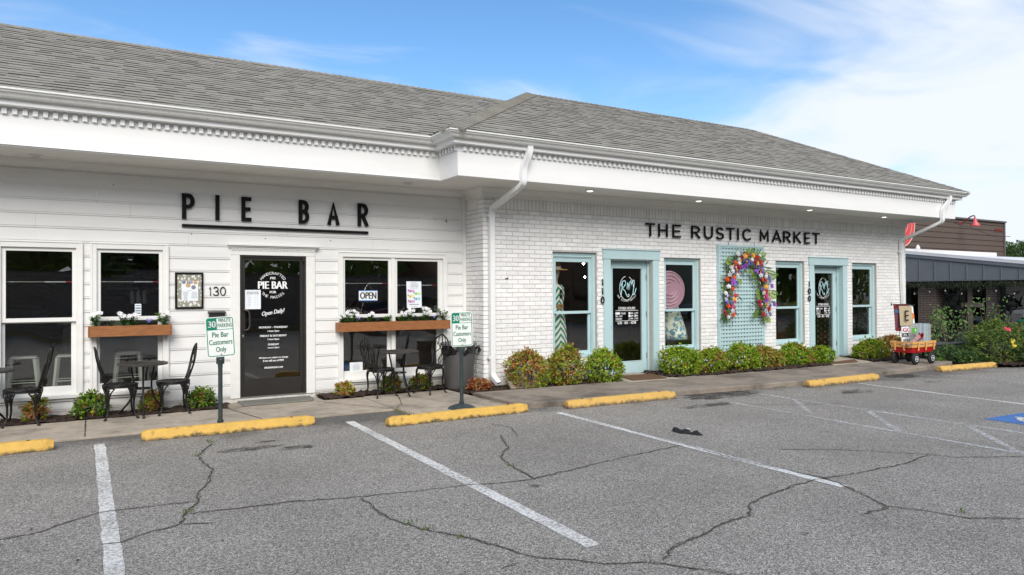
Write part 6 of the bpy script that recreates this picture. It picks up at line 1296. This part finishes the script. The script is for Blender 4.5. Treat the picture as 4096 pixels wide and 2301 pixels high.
for y0p, y1p, x, mt in ((12.82, 13.03, Xa+.5, 'black'), (12.31, 12.38, Xa+.3, 'black'), (12.70, 12.81, Xa+.8, 'taupe'), (12.17, 12.275, Xa+.2, 'taupe'), (11.95, 12.03, Xa+.6, 'black'), (11.71, 11.82, Xa+.3, 'black'), (11.15, 11.23, Xa-.02, 'black'), (9.6, 9.7, Xa+.1, 'black'), (14.2, 14.6, Xa+.4, 'black'), (8.3, 8.6, Xa+3, 'black')):
    b = MB(); b.box(x, x+.12, y0p, y1p, -.1, 1.985); pp(b, 'post', M['black'] if mt == 'black' else flat('taupe', (.17, .14, .115), .8))
b = MB(); b.box(Xa+.15, Xa+.2, 11.79, 12.45, 1.13, 1.27); pp(b, 'cross_board', flat('taupe', (.17, .14, .115), .8))
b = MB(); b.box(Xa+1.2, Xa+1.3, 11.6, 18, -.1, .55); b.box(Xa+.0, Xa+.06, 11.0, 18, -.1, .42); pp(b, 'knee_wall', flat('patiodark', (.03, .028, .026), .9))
b = MB(); b.tube([(Xa-.02, 11.18, 1.30), (Xa-.02, 10.7, 1.62)], .02, 6); pp(b, 'brace', M['black'])
# garland of dry foliage and bulbs under the canopy edge
s = empty('hanging_greenery', (Xa-.15, 12, 1.95), 'dark fringe of hanging greenery under the canopy edge', 'greenery'); b = MB()
for i in range(2600):
    y = rng.uniform(-4.2, 2.2); dep = .14+.16*(.5+.5*math.sin(y*2.3+1))*(1.4 if y < -.2 else 1)*rng.random(); leaf(b, Vector((rng.uniform(-.1, .25), y, .03-dep*rng.random())), Vector((rng.uniform(-.3, .3), rng.uniform(-.4, .4), -1)), rdir(), rng.uniform(.06, .15), .018, rcol([(.02, .04, .015), (.03, .05, .02), (.05, .06, .025), (.02, .03, .02)]))
b.build('foliage', M['leaf'], s)
s = empty('string_lights', (Xa-.2, 12, 1.8), 'string of clear bulbs hanging below the canopy', 'string lights'); b = MB(); pts = [(0, 2.0-k*.25, -.12-.06*math.sin(k*1.1)) for k in range(22)]; b.tube(pts, .004, 4); b.build('cable', M['black'], s)
for k in range(1, 22, 2):
    p = pts[k]; b = MB(); b.lathe([(.012, 0), (.014, -.03), (.010, -.035)], p, 8); o = b.build('bulb_socket', M['black'], s); b = MB(); b.lathe([(.010, -.035), (.026, -.06), (.022, -.085), (.006, -.10)], p, 10); b.build('bulb', pmat('clear_bulb', (.32, .32, .30), .15, .02, 4), o, smooth=True)
# cage fans
def fan(x, y, z, r_, rz, label, back):
    s = empty('patio_fan', (x, y, z), label, 'fan', 'black cage fans on the patio', rz)
    b = MB()
    for rr_, xx in ((r_, 0), (r_*.92, -.06), (r_*.7, -.09), (r_*.4, -.105), (r_*.92, .06), (r_*.6, .10)): b.tube([(xx, rr_*math.cos(R(k*15)), rr_*math.sin(R(k*15))) for k in range(24)], .0045 if rr_ < r_ else .01, 4, closed=True)
    for k in range(30): a = R(k*12); c_, s_ = math.cos(a), math.sin(a); b.tube([(-.105, .04*c_, .04*s_), (-.10, r_*.45*c_, r_*.45*s_), (-.06, r_*.92*c_, r_*.92*s_), (0, r_*c_, r_*s_), (.06, r_*.92*c_, r_*.92*s_), (.10, r_*.45*c_, r_*.45*s_)], .003, 4)
    b.build('fan_cage', M['black'], s); b = MB(); b.lathe([(.07, -.03), (.09, .03), (.09, .2), (.06, .24)], (0, 0, 0), 16, 'x'); b.build('fan_motor', M['black'], s)
    for k in range(3):
        a0 = R(k*120+28); b = MB(); 
        pts = [(0, .05), (.09*1, .12), (.12, r_*.55), (.08, r_*.85), (-.02, r_*.88), (-.07, r_*.5), (-.03, .12)]
        b.prism([(u*math.cos(a0)-v*math.sin(a0), u*math.sin(a0)+v*math.cos(a0)) for u, v in pts], lambda u, v, d: (d+u*.15, u, v), -.02, -.012); b.build('fan_blade', M['black'], s)
    b = MB(); b.tube([(.1, 0, 0), (.12, 0, -.2), (.12, 0, -z+.02)], .022, 8); b.lathe([(.22, 0), (.2, .03), (.03, .05)], (.12, 0, -z), 18); b.build('fan_stand', M['black'], s); return s
fan(Xa-.35, 12.42, 1.24, .31, R(35), 'black cage fan seen side-on between the two patio pillars', 1); fan(Xa-.5, 10.82, 1.245, .30, R(-28), 'black cage fan with visible blades right of the second patio pillar', 0)
s = empty('slatted_chair', (Xa-.45, 10.75, 0), 'dark slatted chair back below the right-hand fan', 'chair'); b = MB()
for k in range(6): T = Matrix.Translation((0, -.17+k*.065, .45)) @ Matrix.Rotation(R(14), 4, 'X'); b.box(-.012, .012, -.02, .02, 0, .55, T)
b.build('chair_back', flat('slatgrey', (.10, .10, .10), .6), s); b = MB(); b.box(-.05, .45, -.25, .25, .40, .45); b.build('seat', flat('slatgrey', (.1, .1, .1)), s)
for x_, y_ in ((-.02, -.22), (-.02, .22), (.42, -.22), (.42, .22)): b = MB(); b.box(x_-.025, x_+.025, y_-.025, y_+.025, 0, .40); b.build('leg', flat('slatgrey', (.1, .1, .1)), s)
s = empty('green_bin', (Xa-.2, 10.3, 0), 'green bin lid at the right edge behind the rose bush', 'bin'); b = MB(); b.box(-.3, .3, -.45, .2, .0, .72); b.box(-.33, .33, -.48, .23, .72, .80); b.build('bin_body', flat('bingreen', (.01, .16, .08), .4), s, bevel=.02)
# far side: pale garage wall, red brick wall and a parked car seen through the patio
s = empty('pale_garage', (33, 14.6, 0), 'pale garage building seen through the right of the patio', 'building'); b = MB(); b.box(-2.0, 3.5, 0, 2.3, .95, 2.6); b.box(-2.0, 3.5, .02, 2.3, 0, .93); b.build('wall', flat('garagewhite', (.78, .77, .74), .8), s); b = MB(); b.box(-2.0, 3.5, -.03, 2.3, .93, .95); b.build('trim_line', flat('taupe', (.17, .14, .115), .8), s)
b = MB()
for k in range(9): b.box(-.2, 3.3, -.02, .015, k*.1, k*.1+.085)
b.build('garage_door', flat('garagegrey', (.42, .41, .39), .6), s)
s = empty('red_brick_wall', (29, 15.6, 0), 'red brick wall with a white cap seen through the left of the patio', 'wall'); b = MB(); b.box(-3, 1.95, 0, .3, 0, 1.5); b.build('wall', bricktex('red_brick', (.34, .09, .05), (.28, .075, .045), (.3, .25, .22)), s); b = MB(); b.box(-3.05, 1.98, -.1, .4, 1.5, 1.66); b.build('wall_cap', M['trim'], s)


def car(name, label, loc, rz, colr, grp=None):
    s = empty(name, loc, label, 'car', grp, rz); side = [(-2.3, .35), (-2.35, .62), (-2.28, .85), (-1.75, .98), (-1.35, 1.02), (-.55, 1.48), (.9, 1.52), (1.75, 1.42), (2.2, .98), (2.35, .80), (2.32, .35)]
    M[colr] = M.get(colr) or None
    b = MB(); body = [(-2.3, .35), (-2.35, .62), (-2.28, .85), (-1.75, .98), (-1.3, 1.02), (2.15, 1.02), (2.35, .80), (2.32, .35)]
    n = 10; prof = body
    ys = [-.88, -.92, -.86]; b.prism(body, lambda u, v, d: (u, d, v), -.90, .90); b.build('car_body', CARP[colr], s, bevel=.06)
    b = MB(); roofp = [(-1.25, 1.02), (-.55, 1.45), (.9, 1.50), (1.7, 1.40), (2.1, 1.02)]
    nv = len(roofp); vs = [(u, -.86 if v < 1.2 else -.66, v) for u, v in roofp]+[(u, .86 if v < 1.2 else .66, v) for u, v in roofp]; b.add(vs, [tuple(range(nv)), tuple(range(2*nv-1, nv-1, -1))]+[(i, nv+i, nv+(i+1) % nv, (i+1) % nv) for i in range(nv)]); b.build('car_window', M['carglass'], s, bevel=.03)
    b = MB(); b.add([(-.52, -.665, 1.462), (.9, -.665, 1.512), (1.65, -.66, 1.42), (1.65, .66, 1.42), (.9, .665, 1.512), (-.52, .665, 1.462)], [(0, 1, 4, 5), (1, 2, 3, 4)])
    for y in (-1, 1):
        for xa, za, xb, zb in ((-1.22, 1.03, -.54, 1.46), (.25, 1.02, .25, 1.49), (1.2, 1.02, 1.15, 1.48), (1.68, 1.41, 2.08, 1.03)): b.tube([(xa, y*.865, za), (xb, y*.675, zb)], .035, 5)
    b.build('car_roof', CARP[colr], s)
    for x in (-1.45, 1.45):
        for y in (-.86, .86): b = MB(); b.lathe([(.2, -.1), (.31, -.11), (.34, -.08), (.34, .08), (.31, .11), (.2, .1)], (x, y, .34), 24, 'y'); wh = b.build('wheel', M['tyre'], s, smooth=True); b = MB(); b.lathe([(.2, .0), (.2, math.copysign(.115, y)), (.05, math.copysign(.10, y)), (.01, math.copysign(.10, y))], (x, y, .34), 16, 'y'); b.build('wheel_rim', M['steel'], wh)
    for y in (-.62, .62): b = MB(); b.box(-2.36, -2.25, y-.2, y+.2, .66, .80); b.build('headlight', M['hub'], s, bevel=.02)
    return s
M['carglass'] = pmat('car_glass', (.02, .022, .024), .05, .02, 2)
CARP = {'cgreen': pmat('car_teal_paint', (.02, .09, .08), .25, .02, 2, coat=1), 'cwhite': pmat('car_white_paint', (.72, .72, .72), .25, .02, 2, coat=1), 'cred': pmat('car_red_paint', (.16, .01, .015), .25, .02, 2, coat=1), 'cgrey': pmat('car_grey_paint', (.12, .12, .125), .25, .02, 2, coat=1)}
car('parked_car', 'teal car with white roof parked behind the patio', (27.6, 13.6, 0), R(10), 'cgreen')

# ================================================================== BROWN BUILDING
br = empty('brown_building', (30, 17, 0), 'brown clapboard building with red 8690 numbers, behind the canopy', 'building'); BRO = -Vector((30, 17, 0))
b = MB(); xL, xR = 20.0, 36.76; pitch_ = .235; zs_ = 3.0; k = 0
while zs_+k*pitch_ < 4.80:
    z = zs_+k*pitch_; b.add([(xL, 16.97, z), (xR-.1, 16.97, z), (xR-.1, 17.0, min(z+pitch_, 4.79)), (xL, 17.0, min(z+pitch_, 4.79)), (xL, 17.01, z), (xR-.1, 17.01, z)], [(0, 1, 2, 3), (4, 5, 1, 0)]); k += 1
b.box(xL, xR-.05, 17.01, 22, 2.95, 4.78); b.build('clapboard_wall', pmat('brown_clapboard', (.085, .060, .048), .8, .14, 5, .2, 40, stretch=(1, 1, 6)), br, loc=BRO)
b = MB(); b.box(xL, xR-.05, 17.01, 22, 0, 2.95); b.build('lower_wall', flat('brlower', (.45, .45, .42), .8), br, loc=BRO)
b = MB(); b.box(xR-.11, xR, 16.94, 17.05, 0, 4.80); b.box(xL, xR+.03, 16.90, 17.05, 4.79, 4.86); b.build('trim_board', flat('brtrim', (.10, .085, .08), .7), br, loc=BRO)
b = MB(); b.m = 0; text(b, '8690', 0, 0, .17, 0, w=.62, bold=.01); b.v = [(36.18+x, 16.95, 4.44+z) for x, y, z in b.v]; b.build('red_number', flat('brred', (.62, .12, .11), .6), br, loc=BRO)
b = MB(); b.box(xL, 35.0, 16.5, 16.9, 2.9, 3.34); b.build('white_parapet', M['fascia'], br, loc=BRO)
s = empty('round_sign', (28.87, 16.85, 4.42), 'round red and white ringed sign on the brown building, partly hidden by the shop', 'sign'); b = MB()
b.lathe([(1.0, 0), (1.0, .06)], (-.62, 0, 0), 48, 'y'); b.build('disc', flat('signred', (.56, .06, .06), .5), s)
for r0, r1 in ((1.0, .97), (.78, .77), (.50, .49)): b = MB(); ribbon(b, [(-.62+(r0+r1)/2*math.cos(R(k*8)), (r0+r1)/2*math.sin(R(k*8))) for k in range(45)], r0-r1, lambda u, v, d: (u, d, v), -.012, -.002, True); b.build('white_ring', flat('signpink', (.78, .55, .50), .5), s)
s = empty('gooseneck_lamp', (32.95, 17, 4.85), 'red gooseneck barn lamp on the brown building', 'lamp'); b = MB(); b.tube(sp([(0, 0, -.25), (-.02, -.2, -.22), (-.08, -.45, -.02), (-.18, -.68, .02), (-.25, -.75, -.10)], 4), .028, 6); b.lathe([(.09, 0), (.09, -.03)], (0, 0, -.25), 14, 'y'); b.build('lamp_arm', flat('lampdk', (.25, .04, .04), .5), s)
b = MB(); b.lathe([(.04, .03), (.06, -.04), (.08, -.14), (.19, -.30), (.19, -.33)], (-.25, -.75, -.10), 20); b.build('lamp_shade', flat('lampred', (.62, .10, .11), .45), s, smooth=True)
s = empty('security_light', (Xa+.2, 13.85, 3.03), 'small white twin flood light on the white roof edge', 'light'); b = MB(); b.lathe([(.03, .12), (.08, 0), (.07, -.02)], (.0, 0, .06), 14); b.tube([(0, 0, 0), (0, .25, -.08), (0, .8, .1)], .008, 5); b.build('lamp_head', M['trim'], s)
s = empty('overhead_cable', (30, 15, 4), 'thin black cable crossing in front of the brown building', 'cable'); b = MB(); b.tube([(-8, -3.5, -.35), (-3, -1.5, -.14), (2, .2, -.12), (7.1, 1.9, .17)], .012, 5); b.build('cable', M['black'], s)

# trees -------------------------------------------------------------
def tree(x, y, h, r_, label, n=2600, ls=.5, cols=None, grp='trees beyond the buildings', z0=0):
    s = empty('tree', (x, y, z0), label, 'tree', grp); b = MB(); b.tube([(0, 0, 0), (.1, 0, h*.35), (0, .1, h*.6), (0, 0, h*.8)], [.28, .22, .15, .06], 8)
    ends = []
    for k in range(7): a = k*.9; e_ = Vector((r_*.6*math.cos(a), r_*.6*math.sin(a), h*rng.uniform(.55, .85))); b.tube([(0, 0, h*.35), tuple(e_*.5+Vector((0, 0, h*.25))), tuple(e_)], [.12, .08, .03], 6); ends.append(e_)
    b.build('trunk', M['trunk'], s); b = MB(); cs = [(Vector((rng.uniform(-1, 1)*r_*.65, rng.uniform(-1, 1)*r_*.65, h*rng.uniform(.5, .9))), r_*rng.uniform(.25, .45)) for _ in range(16)]
    for i in range(n):
        c, cr2 = rng.choice(cs); d = rdir(); leaf(b, c+d*cr2*rng.uniform(.6, 1.05), (d+rdir()*.8), d, ls*rng.uniform(.6, 1.2), ls*.5, rcol(cols or [(.03, .07, .015), (.05, .10, .02), (.08, .14, .03), (.10, .17, .04)], .25))
    b.build('crown', M['leaf'], s); return s
tree(85, 40, 6.6, 3.0, 'rounded green tree just right of the brown building, low on the skyline', 4200, .36)
tree(90.5, 40.5, 7.0, 3.3, 'taller green tree at the right edge of the photo, above the canopy', 4600, .36)
tree(97, 41, 7.2, 3.6, 'green tree beyond the canopy, cut by the right edge', 3600, .4)


# ================================================================== ACROSS THE STREET (seen in the window reflections)
s = empty('retaining_wall', (10, -13, 0), 'brown block retaining wall across the street', 'wall'); b = MB(); b.box(-45, 8, 0, .4, 0, 2.5); b.build('wall', bricktex('brown_block', (.40, .29, .22), (.34, .25, .19), (.18, .13, .10), 2), s)
b = MB(); b.box(-45, 8, -.0, .4, 2.5, 2.6); b.build('coping', flat('taupe', (.17, .14, .115)), s)
g = MB(); g.box(-60, 110, -10.6, -10.4, 0, .15); tag(g.build('far_kerb', flat('fakerb', (.35, .22, .08), .8)), kind='structure')
g = MB(); g.add([(-60, -60, .16), (110, -60, .16), (110, -10.6, .16), (-60, -10.6, .16)], [(0, 1, 2, 3)]); tag(g.build('far_verge', flat('verge', (.20, .2, .10), .9)), kind='structure')
b = MB()
for i in range(15000):
    x = rng.uniform(-45, 110); z = rng.uniform(.1, 1)**.8*(8+2.2*math.sin(x*.31)+1.5*math.sin(x*.83)); y = -17-rng.random()*6; leaf(b, Vector((x, y, z)), rdir(), Vector((0, 1, .3))+rdir()*.6, rng.uniform(.6, 1.3), .6, rcol([(.12, .21, .06), (.18, .29, .07), (.25, .35, .08), (.34, .40, .11)], .3))
tag(b.build('far_wood', M['leaf']), 'dark wood across the street', 'trees', kind='stuff')
for i, x in enumerate((-12, -7.6, -3, 2.5, 19, 34, 50)):
    tree(x, -14.5-(i % 2), 7.5+i % 3, 3.2, 'street tree %s across the road' % ('with a pale trunk', 'leaning slightly', 'with a wide crown', 'beside the retaining wall', 'before the brick house', 'beyond the brick house', 'at the far corner')[i], 1300, .7, grp='street trees across the road')
s = empty('brick_house', (26, -22, 0), 'orange brick house across the street', 'building'); b = MB(); b.box(-9, 6, 0, 8, 0, 9); b.build('wall', bricktex('orange_brick', (.30, .13, .07), (.26, .11, .06), (.3, .26, .22), 1.5), s); b = MB(); b.box(6, 13, .3, 8, 0, 9); b.build('cream_wall', flat('cream', (.42, .38, .27), .8), s)
for i in range(6):
    for z in (1.2, 4.4): b = MB(); b.box(-8+i*2.6, -6.8+i*2.6, 8, 8.06, z, z+2); b.build('window', M['carglass'], s)
car('parked_car', 'grey car parked across the lot, seen only in reflections', (13.5, -5.5, 0), R(82), 'cgrey', 'cars seen in reflections'); car('parked_car', 'red car parked across the lot, seen only in reflections', (10.2, -6, 0), R(96), 'cred', 'cars seen in reflections'); car('parked_car', 'white car parked across the lot, seen only in reflections', (31, -7, 0), R(88), 'cwhite', 'cars seen in reflections')

# ================================================================== INSIDE THE SHOPS
def stool(x, y, label):
    s = empty('bar_stool', (x, y, .05), label, 'stool', 'pale metal stools inside the window'); b = MB(); b.box(-.16, .16, -.16, .16, .74, .77); b.build('seat', M['stool'], s, bevel=.02)
    for sx_ in (-1, 1):
        for sy in (-1, 1): b = MB(); b.tube([(sx_*.14, sy*.14, .74), (sx_*.21, sy*.21, 0)], [.032, .022], 4); b.build('leg', M['stool'], s)
    b = MB()
    for z in (.22, .42):
        q = .14+.07*(1-z/.74)
        for a, c in (((-q, -q), (q, -q)), ((q, -q), (q, q)), ((q, q), (-q, q)), ((-q, q), (-q, -q))): b.tube([(*a, z), (*c, z)], .009, 5)
    b.build('footrest', M['stool'], s)
M['stool'] = pmat('pale_stool_metal', (.62, .64, .58), .45, .08, 6)
stool(-.72, W1+.42, 'pale metal stool inside the leftmost tall window'); stool(-.18, W1+.42, 'pale metal stool inside, at the right edge of the leftmost tall window'); stool(.55, W1+.45, 'pale metal stool inside the window behind the cafe table')
s = empty('shop_counter', (.9, 13.5, .05), 'dark counter inside the pie shop', 'counter'); b = MB(); b.box(-1.2, 2.0, -.3, .3, 0, 1.15); b.build('counter_body', flat('counter', (.05, .045, .04), .6), s); b = MB(); b.box(-1.25, 2.05, -.34, .34, 1.15, 1.19); b.build('counter_top', flat('ctop', (.18, .17, .15), .4), s)
s = empty('menu_board', (.95, 14.3, 2.0), 'dark menu board with rows of faint lettering, deep inside the pie shop', 'board'); b = MB(); b.box(-.75, .75, 0, .03, -.35, .45); b.build('board', M['dkbrown'], s); b = MB()
for r_ in range(6):
    for q in (-.38, .38): bar(b, q, .32-r_*.11, .5*(.7+.3*((r_*7) % 3)/2), .03, -.002)
b.build('menu_writing', flat('chalk', (.5, .5, .48), .8), s)
for k, xx in enumerate((.66, .75, .84)):
    s = empty('hanging_apron', (xx, 13.2, 1.63), 'white apron hanging inside behind the short flower box window, %s of three' % ('leftmost', 'middle', 'rightmost')[k], 'apron', 'white aprons inside the pie shop'); b = MB(); b.tube([(0, 0, .11), (0, 0, .06), (.004, 0, -.09), (.004, 0, -.12)], [.012, .03, .034, .02], 8); b.build('apron_cloth', M['paper'], s, smooth=True)
s = empty('display_fridge', (.45, 13.1, .05), 'pale front of a low cabinet inside the pie shop', 'cabinet'); b = MB(); b.box(-.2, .25, 0, .3, .75, 1.25); b.build('cabinet_body', M['dkbrown'], s); b = MB(); b.box(-.14, .18, -.012, -.001, 1.12, 1.24); b.build('cabinet_front', flat('cabpale', (.5, .55, .45), .5), s)
# mannequin in the striped dress
def body(prof, mb, n=28, cx=0, cy=0):
    """prof: (z, rx, ry, dx)"""
    base = len(mb.v)
    for z, rx, ry, dx in prof:
        for k in range(n): a = 2*math.pi*k/n; mb.v.append((cx+dx+rx*math.cos(a), cy+ry*math.sin(a), z))
    for i in range(len(prof)-1):
        for k in range(n): mb.face((base+i*n+k, base+i*n+(k+1) % n, base+(i+1)*n+(k+1) % n, base+(i+1)*n+k))
    mb.face([base+k for k in range(n-1, -1, -1)]); mb.face([base+(len(prof)-1)*n+k for k in range(n)])
def striped():
    m = bpy.data.materials.new('chevron_dress'); m.use_nodes = True; t = m.node_tree; b = t.nodes['Principled BSDF']; N = t.nodes.new; L = t.links.new; b.inputs['Roughness'].default_value = .8
    tc = N('ShaderNodeTexCoord'); sp_ = N('ShaderNodeSeparateXYZ'); L(tc.outputs['Object'], sp_.inputs[0]); ab = N('ShaderNodeMath'); ab.operation = 'ABSOLUTE'; L(sp_.outputs[0], ab.inputs[0])
    a = N('ShaderNodeMath'); a.operation = 'MULTIPLY_ADD'; a.inputs[1].default_value = 1.25; L(ab.outputs[0], a.inputs[0]); L(sp_.outputs[2], a.inputs[2])
    fr = N('ShaderNodeMath'); fr.operation = 'MODULO'; fr.inputs[1].default_value = .125; L(a.outputs[0], fr.inputs[0]); lt = N('ShaderNodeMath'); lt.operation = 'LESS_THAN'; lt.inputs[1].default_value = .058; L(fr.outputs[0], lt.inputs[0])
    mx = N('ShaderNodeMix'); mx.data_type = 'RGBA'; L(lt.outputs[0], mx.inputs[0]); mx.inputs[6].default_value = (.85, .86, .82, 1); mx.inputs[7].default_value = (.0, .24, .12, 1); L(mx.outputs[2], b.inputs['Base Color']); return m
DY = W2+.37
s = empty('mannequin', (7.60, DY, .35), 'mannequin in a green and white chevron dress and straw hat in the first shop window', 'mannequin')
b = MB(); body([(1.40, .12, .08, 0), (1.44, .10, .07, 0), (1.47, .05, .05, 0), (1.56, .045, .05, 0), (1.60, .06, .075, 0), (1.68, .078, .095, 0), (1.76, .075, .09, 0), (1.80, .05, .06, 0)], b, 20); b.build('mannequin_body', flat('mannq', (.62, .58, .50), .5), s, smooth=True)
b = MB(); body([(.16, .235, .20, 0), (.40, .225, .19, 0), (.70, .205, .18, 0), (.92, .185, .16, 0), (1.02, .15, .13, 0), (1.06, .145, .125, 0), (1.18, .175, .14, 0), (1.30, .19, .14, 0), (1.40, .185, .11, 0), (1.455, .13, .08, 0), (1.465, .06, .06, 0)], b, 40)
for i, v in enumerate(b.v):
    if v[2] < .95: a = math.atan2(v[1], v[0]); f_s = 1+.05*math.sin(a*9)*(1-v[2]/.95); b.v[i] = (v[0]*f_s, v[1]*f_s, v[2])
b.build('dress', striped(), s, smooth=True); b = MB(); body([(1.015, .158, .138, 0), (1.025, .163, .143, 0), (1.075, .158, .138, 0), (1.085, .15, .13, 0)], b); b.build('belt', flat('belt', (.34, .20, .09), .7), s, smooth=True)
b = MB(); ribbon(b, [(-.03, 1.01), (.06, 1.01), (.06, 1.09), (-.03, 1.09)], .014, lambda u, v, d: (u, d, v), -.165, -.15, True); b.build('belt_buckle', flat('buckle', (.45, .30, .15), .5), s)
b = MB(); b.lathe([(.245, .0), (.24, .012), (.12, .028), (.112, .03), (.105, .13), (.085, .148), (.02, .14)], (0, 0, 1.73), 32); b.build('straw_hat', pmat('straw', (.55, .33, .12), .8, .15, 60), s, smooth=True); b = MB(); b.lathe([(.118, .03), (.116, .065), (.112, .066)], (0, 0, 1.73), 28); b.build('hat_band', M['paper'], s)
b = MB()
for z in (1.33, 1.24): b.tube([(.03+.028*math.cos(R(k*30)), -.155, z+.036*math.sin(R(k*30))) for k in range(12)], .006, 5, closed=True); b.lathe([(.026, 0), (.02, -.004)], (.03, -.155, z), 12, 'y')
b.build('sunglasses', M['black'], s)
def floral():
    m = pmat('floral_skirt', (.70, .74, .62), .85, .05, 4); t = m.node_tree; N = t.nodes.new; L = t.links.new; tc = N('ShaderNodeTexCoord'); v = N('ShaderNodeTexNoise'); v.inputs['Scale'].default_value = 14; v.inputs['Detail'].default_value = 4; L(tc.outputs['Object'], v.inputs[0]); r = N('ShaderNodeMapRange'); r.inputs[1].default_value = .50; r.inputs[2].default_value = .56; L(v.outputs['Fac'], r.inputs[0])
    mx = N('ShaderNodeMix'); mx.data_type = 'RGBA'; L(r.outputs[0], mx.inputs[0]); mx.inputs[6].default_value = (.68, .74, .60, 1); mx.inputs[7].default_value = (.10, .27, .36, 1); L(mx.outputs[2], t.nodes['Principled BSDF'].inputs['Base Color']); return m
s = empty('mannequin', (10.56, DY, .30), 'mannequin in a blue floral skirt in the window right of the first aqua door', 'mannequin')
b = MB(); body([(1.02, .12, .10, 0), (1.12, .155, .115, 0), (1.26, .175, .12, 0), (1.36, .18, .10, 0), (1.43, .13, .075, 0), (1.47, .05, .05, 0), (1.58, .045, .045, 0)], b, 24); b.build('mannequin_body', flat('mannq2', (.42, .45, .36), .6), s, smooth=True)
b = MB(); body([(.38, .33, .28, 0), (.60, .28, .24, 0), (.85, .20, .17, 0), (1.02, .135, .115, 0), (1.06, .13, .11, 0)], b, 44)
for i, v in enumerate(b.v):
    if v[2] < .95: a = math.atan2(v[1], v[0]); f_s = 1+.07*math.sin(a*11)*(1-v[2]/.95); b.v[i] = (v[0]*f_s, v[1]*f_s, v[2])
b.build('skirt', floral(), s, smooth=True)
# big sheer pink swirl decoration added for the reflection-like pink oval across both panes
s = empty('pink_swirl_proxy', (10.32, DY-.15, 1.70), 'large sheer pink swirl decoration for the pink oval in the window right of the first aqua door', 'proxy')
def sheer():
    m = bpy.data.materials.new('sheer_pink'); m.use_nodes = True; t = m.node_tree; b = t.nodes['Principled BSDF']; N = t.nodes.new; L = t.links.new; b.inputs['Base Color'].default_value = (.80, .46, .60, 1); b.inputs['Roughness'].default_value = .8; tr = N('ShaderNodeBsdfTransparent'); mx = N('ShaderNodeMixShader'); mx.inputs[0].default_value = .66; L(tr.outputs[0], mx.inputs[1]); L(b.outputs[0], mx.inputs[2]); L(mx.outputs[0], t.nodes['Material Output'].inputs[0]); return m
b = MB(); n = 32; b.prism([(.44*math.cos(R(k*360/n)), .40*math.sin(R(k*360/n))) for k in range(n)], lambda u, v, d: (u, d, v), 0, .02); b.build('sheer_disc', sheer(), s)
b = MB()
for q in range(5): b.tube(sp([((.42-q*.075)*math.cos(R(k*40+q*25)), -.012-.002*q, (.38-q*.07)*math.sin(R(k*40+q*25))) for k in range(8)], 3), .009, 4)
b.build('swirl_line', flat('pinkline', (.80, .60, .68), .6), s)
for i, (x, y, z) in enumerate(((8.86, 12.0, 2.25), (9.63, 13.0, 2.0))):
    s = empty('ceiling_bulb', (x, y, z), ('brighter bare bulb high inside the first shop window', 'fainter bare bulb inside the first shop window')[i], 'bulb', 'bulbs glowing inside the market'); b = MB(); b.lathe([(.004, .03), (.016, .01), (.018, 0), (.010, -.016), (.002, -.018)], (0, 0, 0), 12); b.build('bulb', pmat('lit_bulb%d' % i, (.9, .8, .6), .3, 0, 3, emit=((1, .80, .55), 70-40*i)), s, smooth=True); b = MB(); b.tube([(0, 0, .05), (0, 0, 2.98-z)], .004, 4); b.build('cord', M['black'], s)
# shelves and racks deeper inside the market
for i, (x, l) in enumerate(((8.9, 'dark shelf inside, behind the first aqua door'), (12.0, 'dark shelf inside, behind the trellis wall'), (15.1, 'pale cabinet inside, behind the second aqua door'))):
    s = empty('display_shelf', (x, 13.4, .05), l, 'shelf'); b = MB()
    for z in (.0, .5, 1.0, 1.5): b.box(-.5, .5, -.2, .2, z, z+.03)
    for xx in (-.5, .47): b.box(xx, xx+.03, -.2, .2, .03, 1.7)
    b.build('shelf_frame', flat('shelfwood', (.16, .10, .06), .7) if i < 2 else flat('shelfpale', (.5, .5, .47), .6), s); b = MB()
    for k in range(14): xx = -.45+.065*k; b.cur = rcol([(.5, .1, .1), (.2, .3, .4), (.6, .5, .3), (.4, .4, .4)]); b.box(xx, xx+.05, -.12, .1, .535+(k % 2)*.5, .7+(k % 2)*.5)
    b.build('goods', pmat('goods%d' % i, (1, 1, 1), .6, .1, 5, attr=True), s)
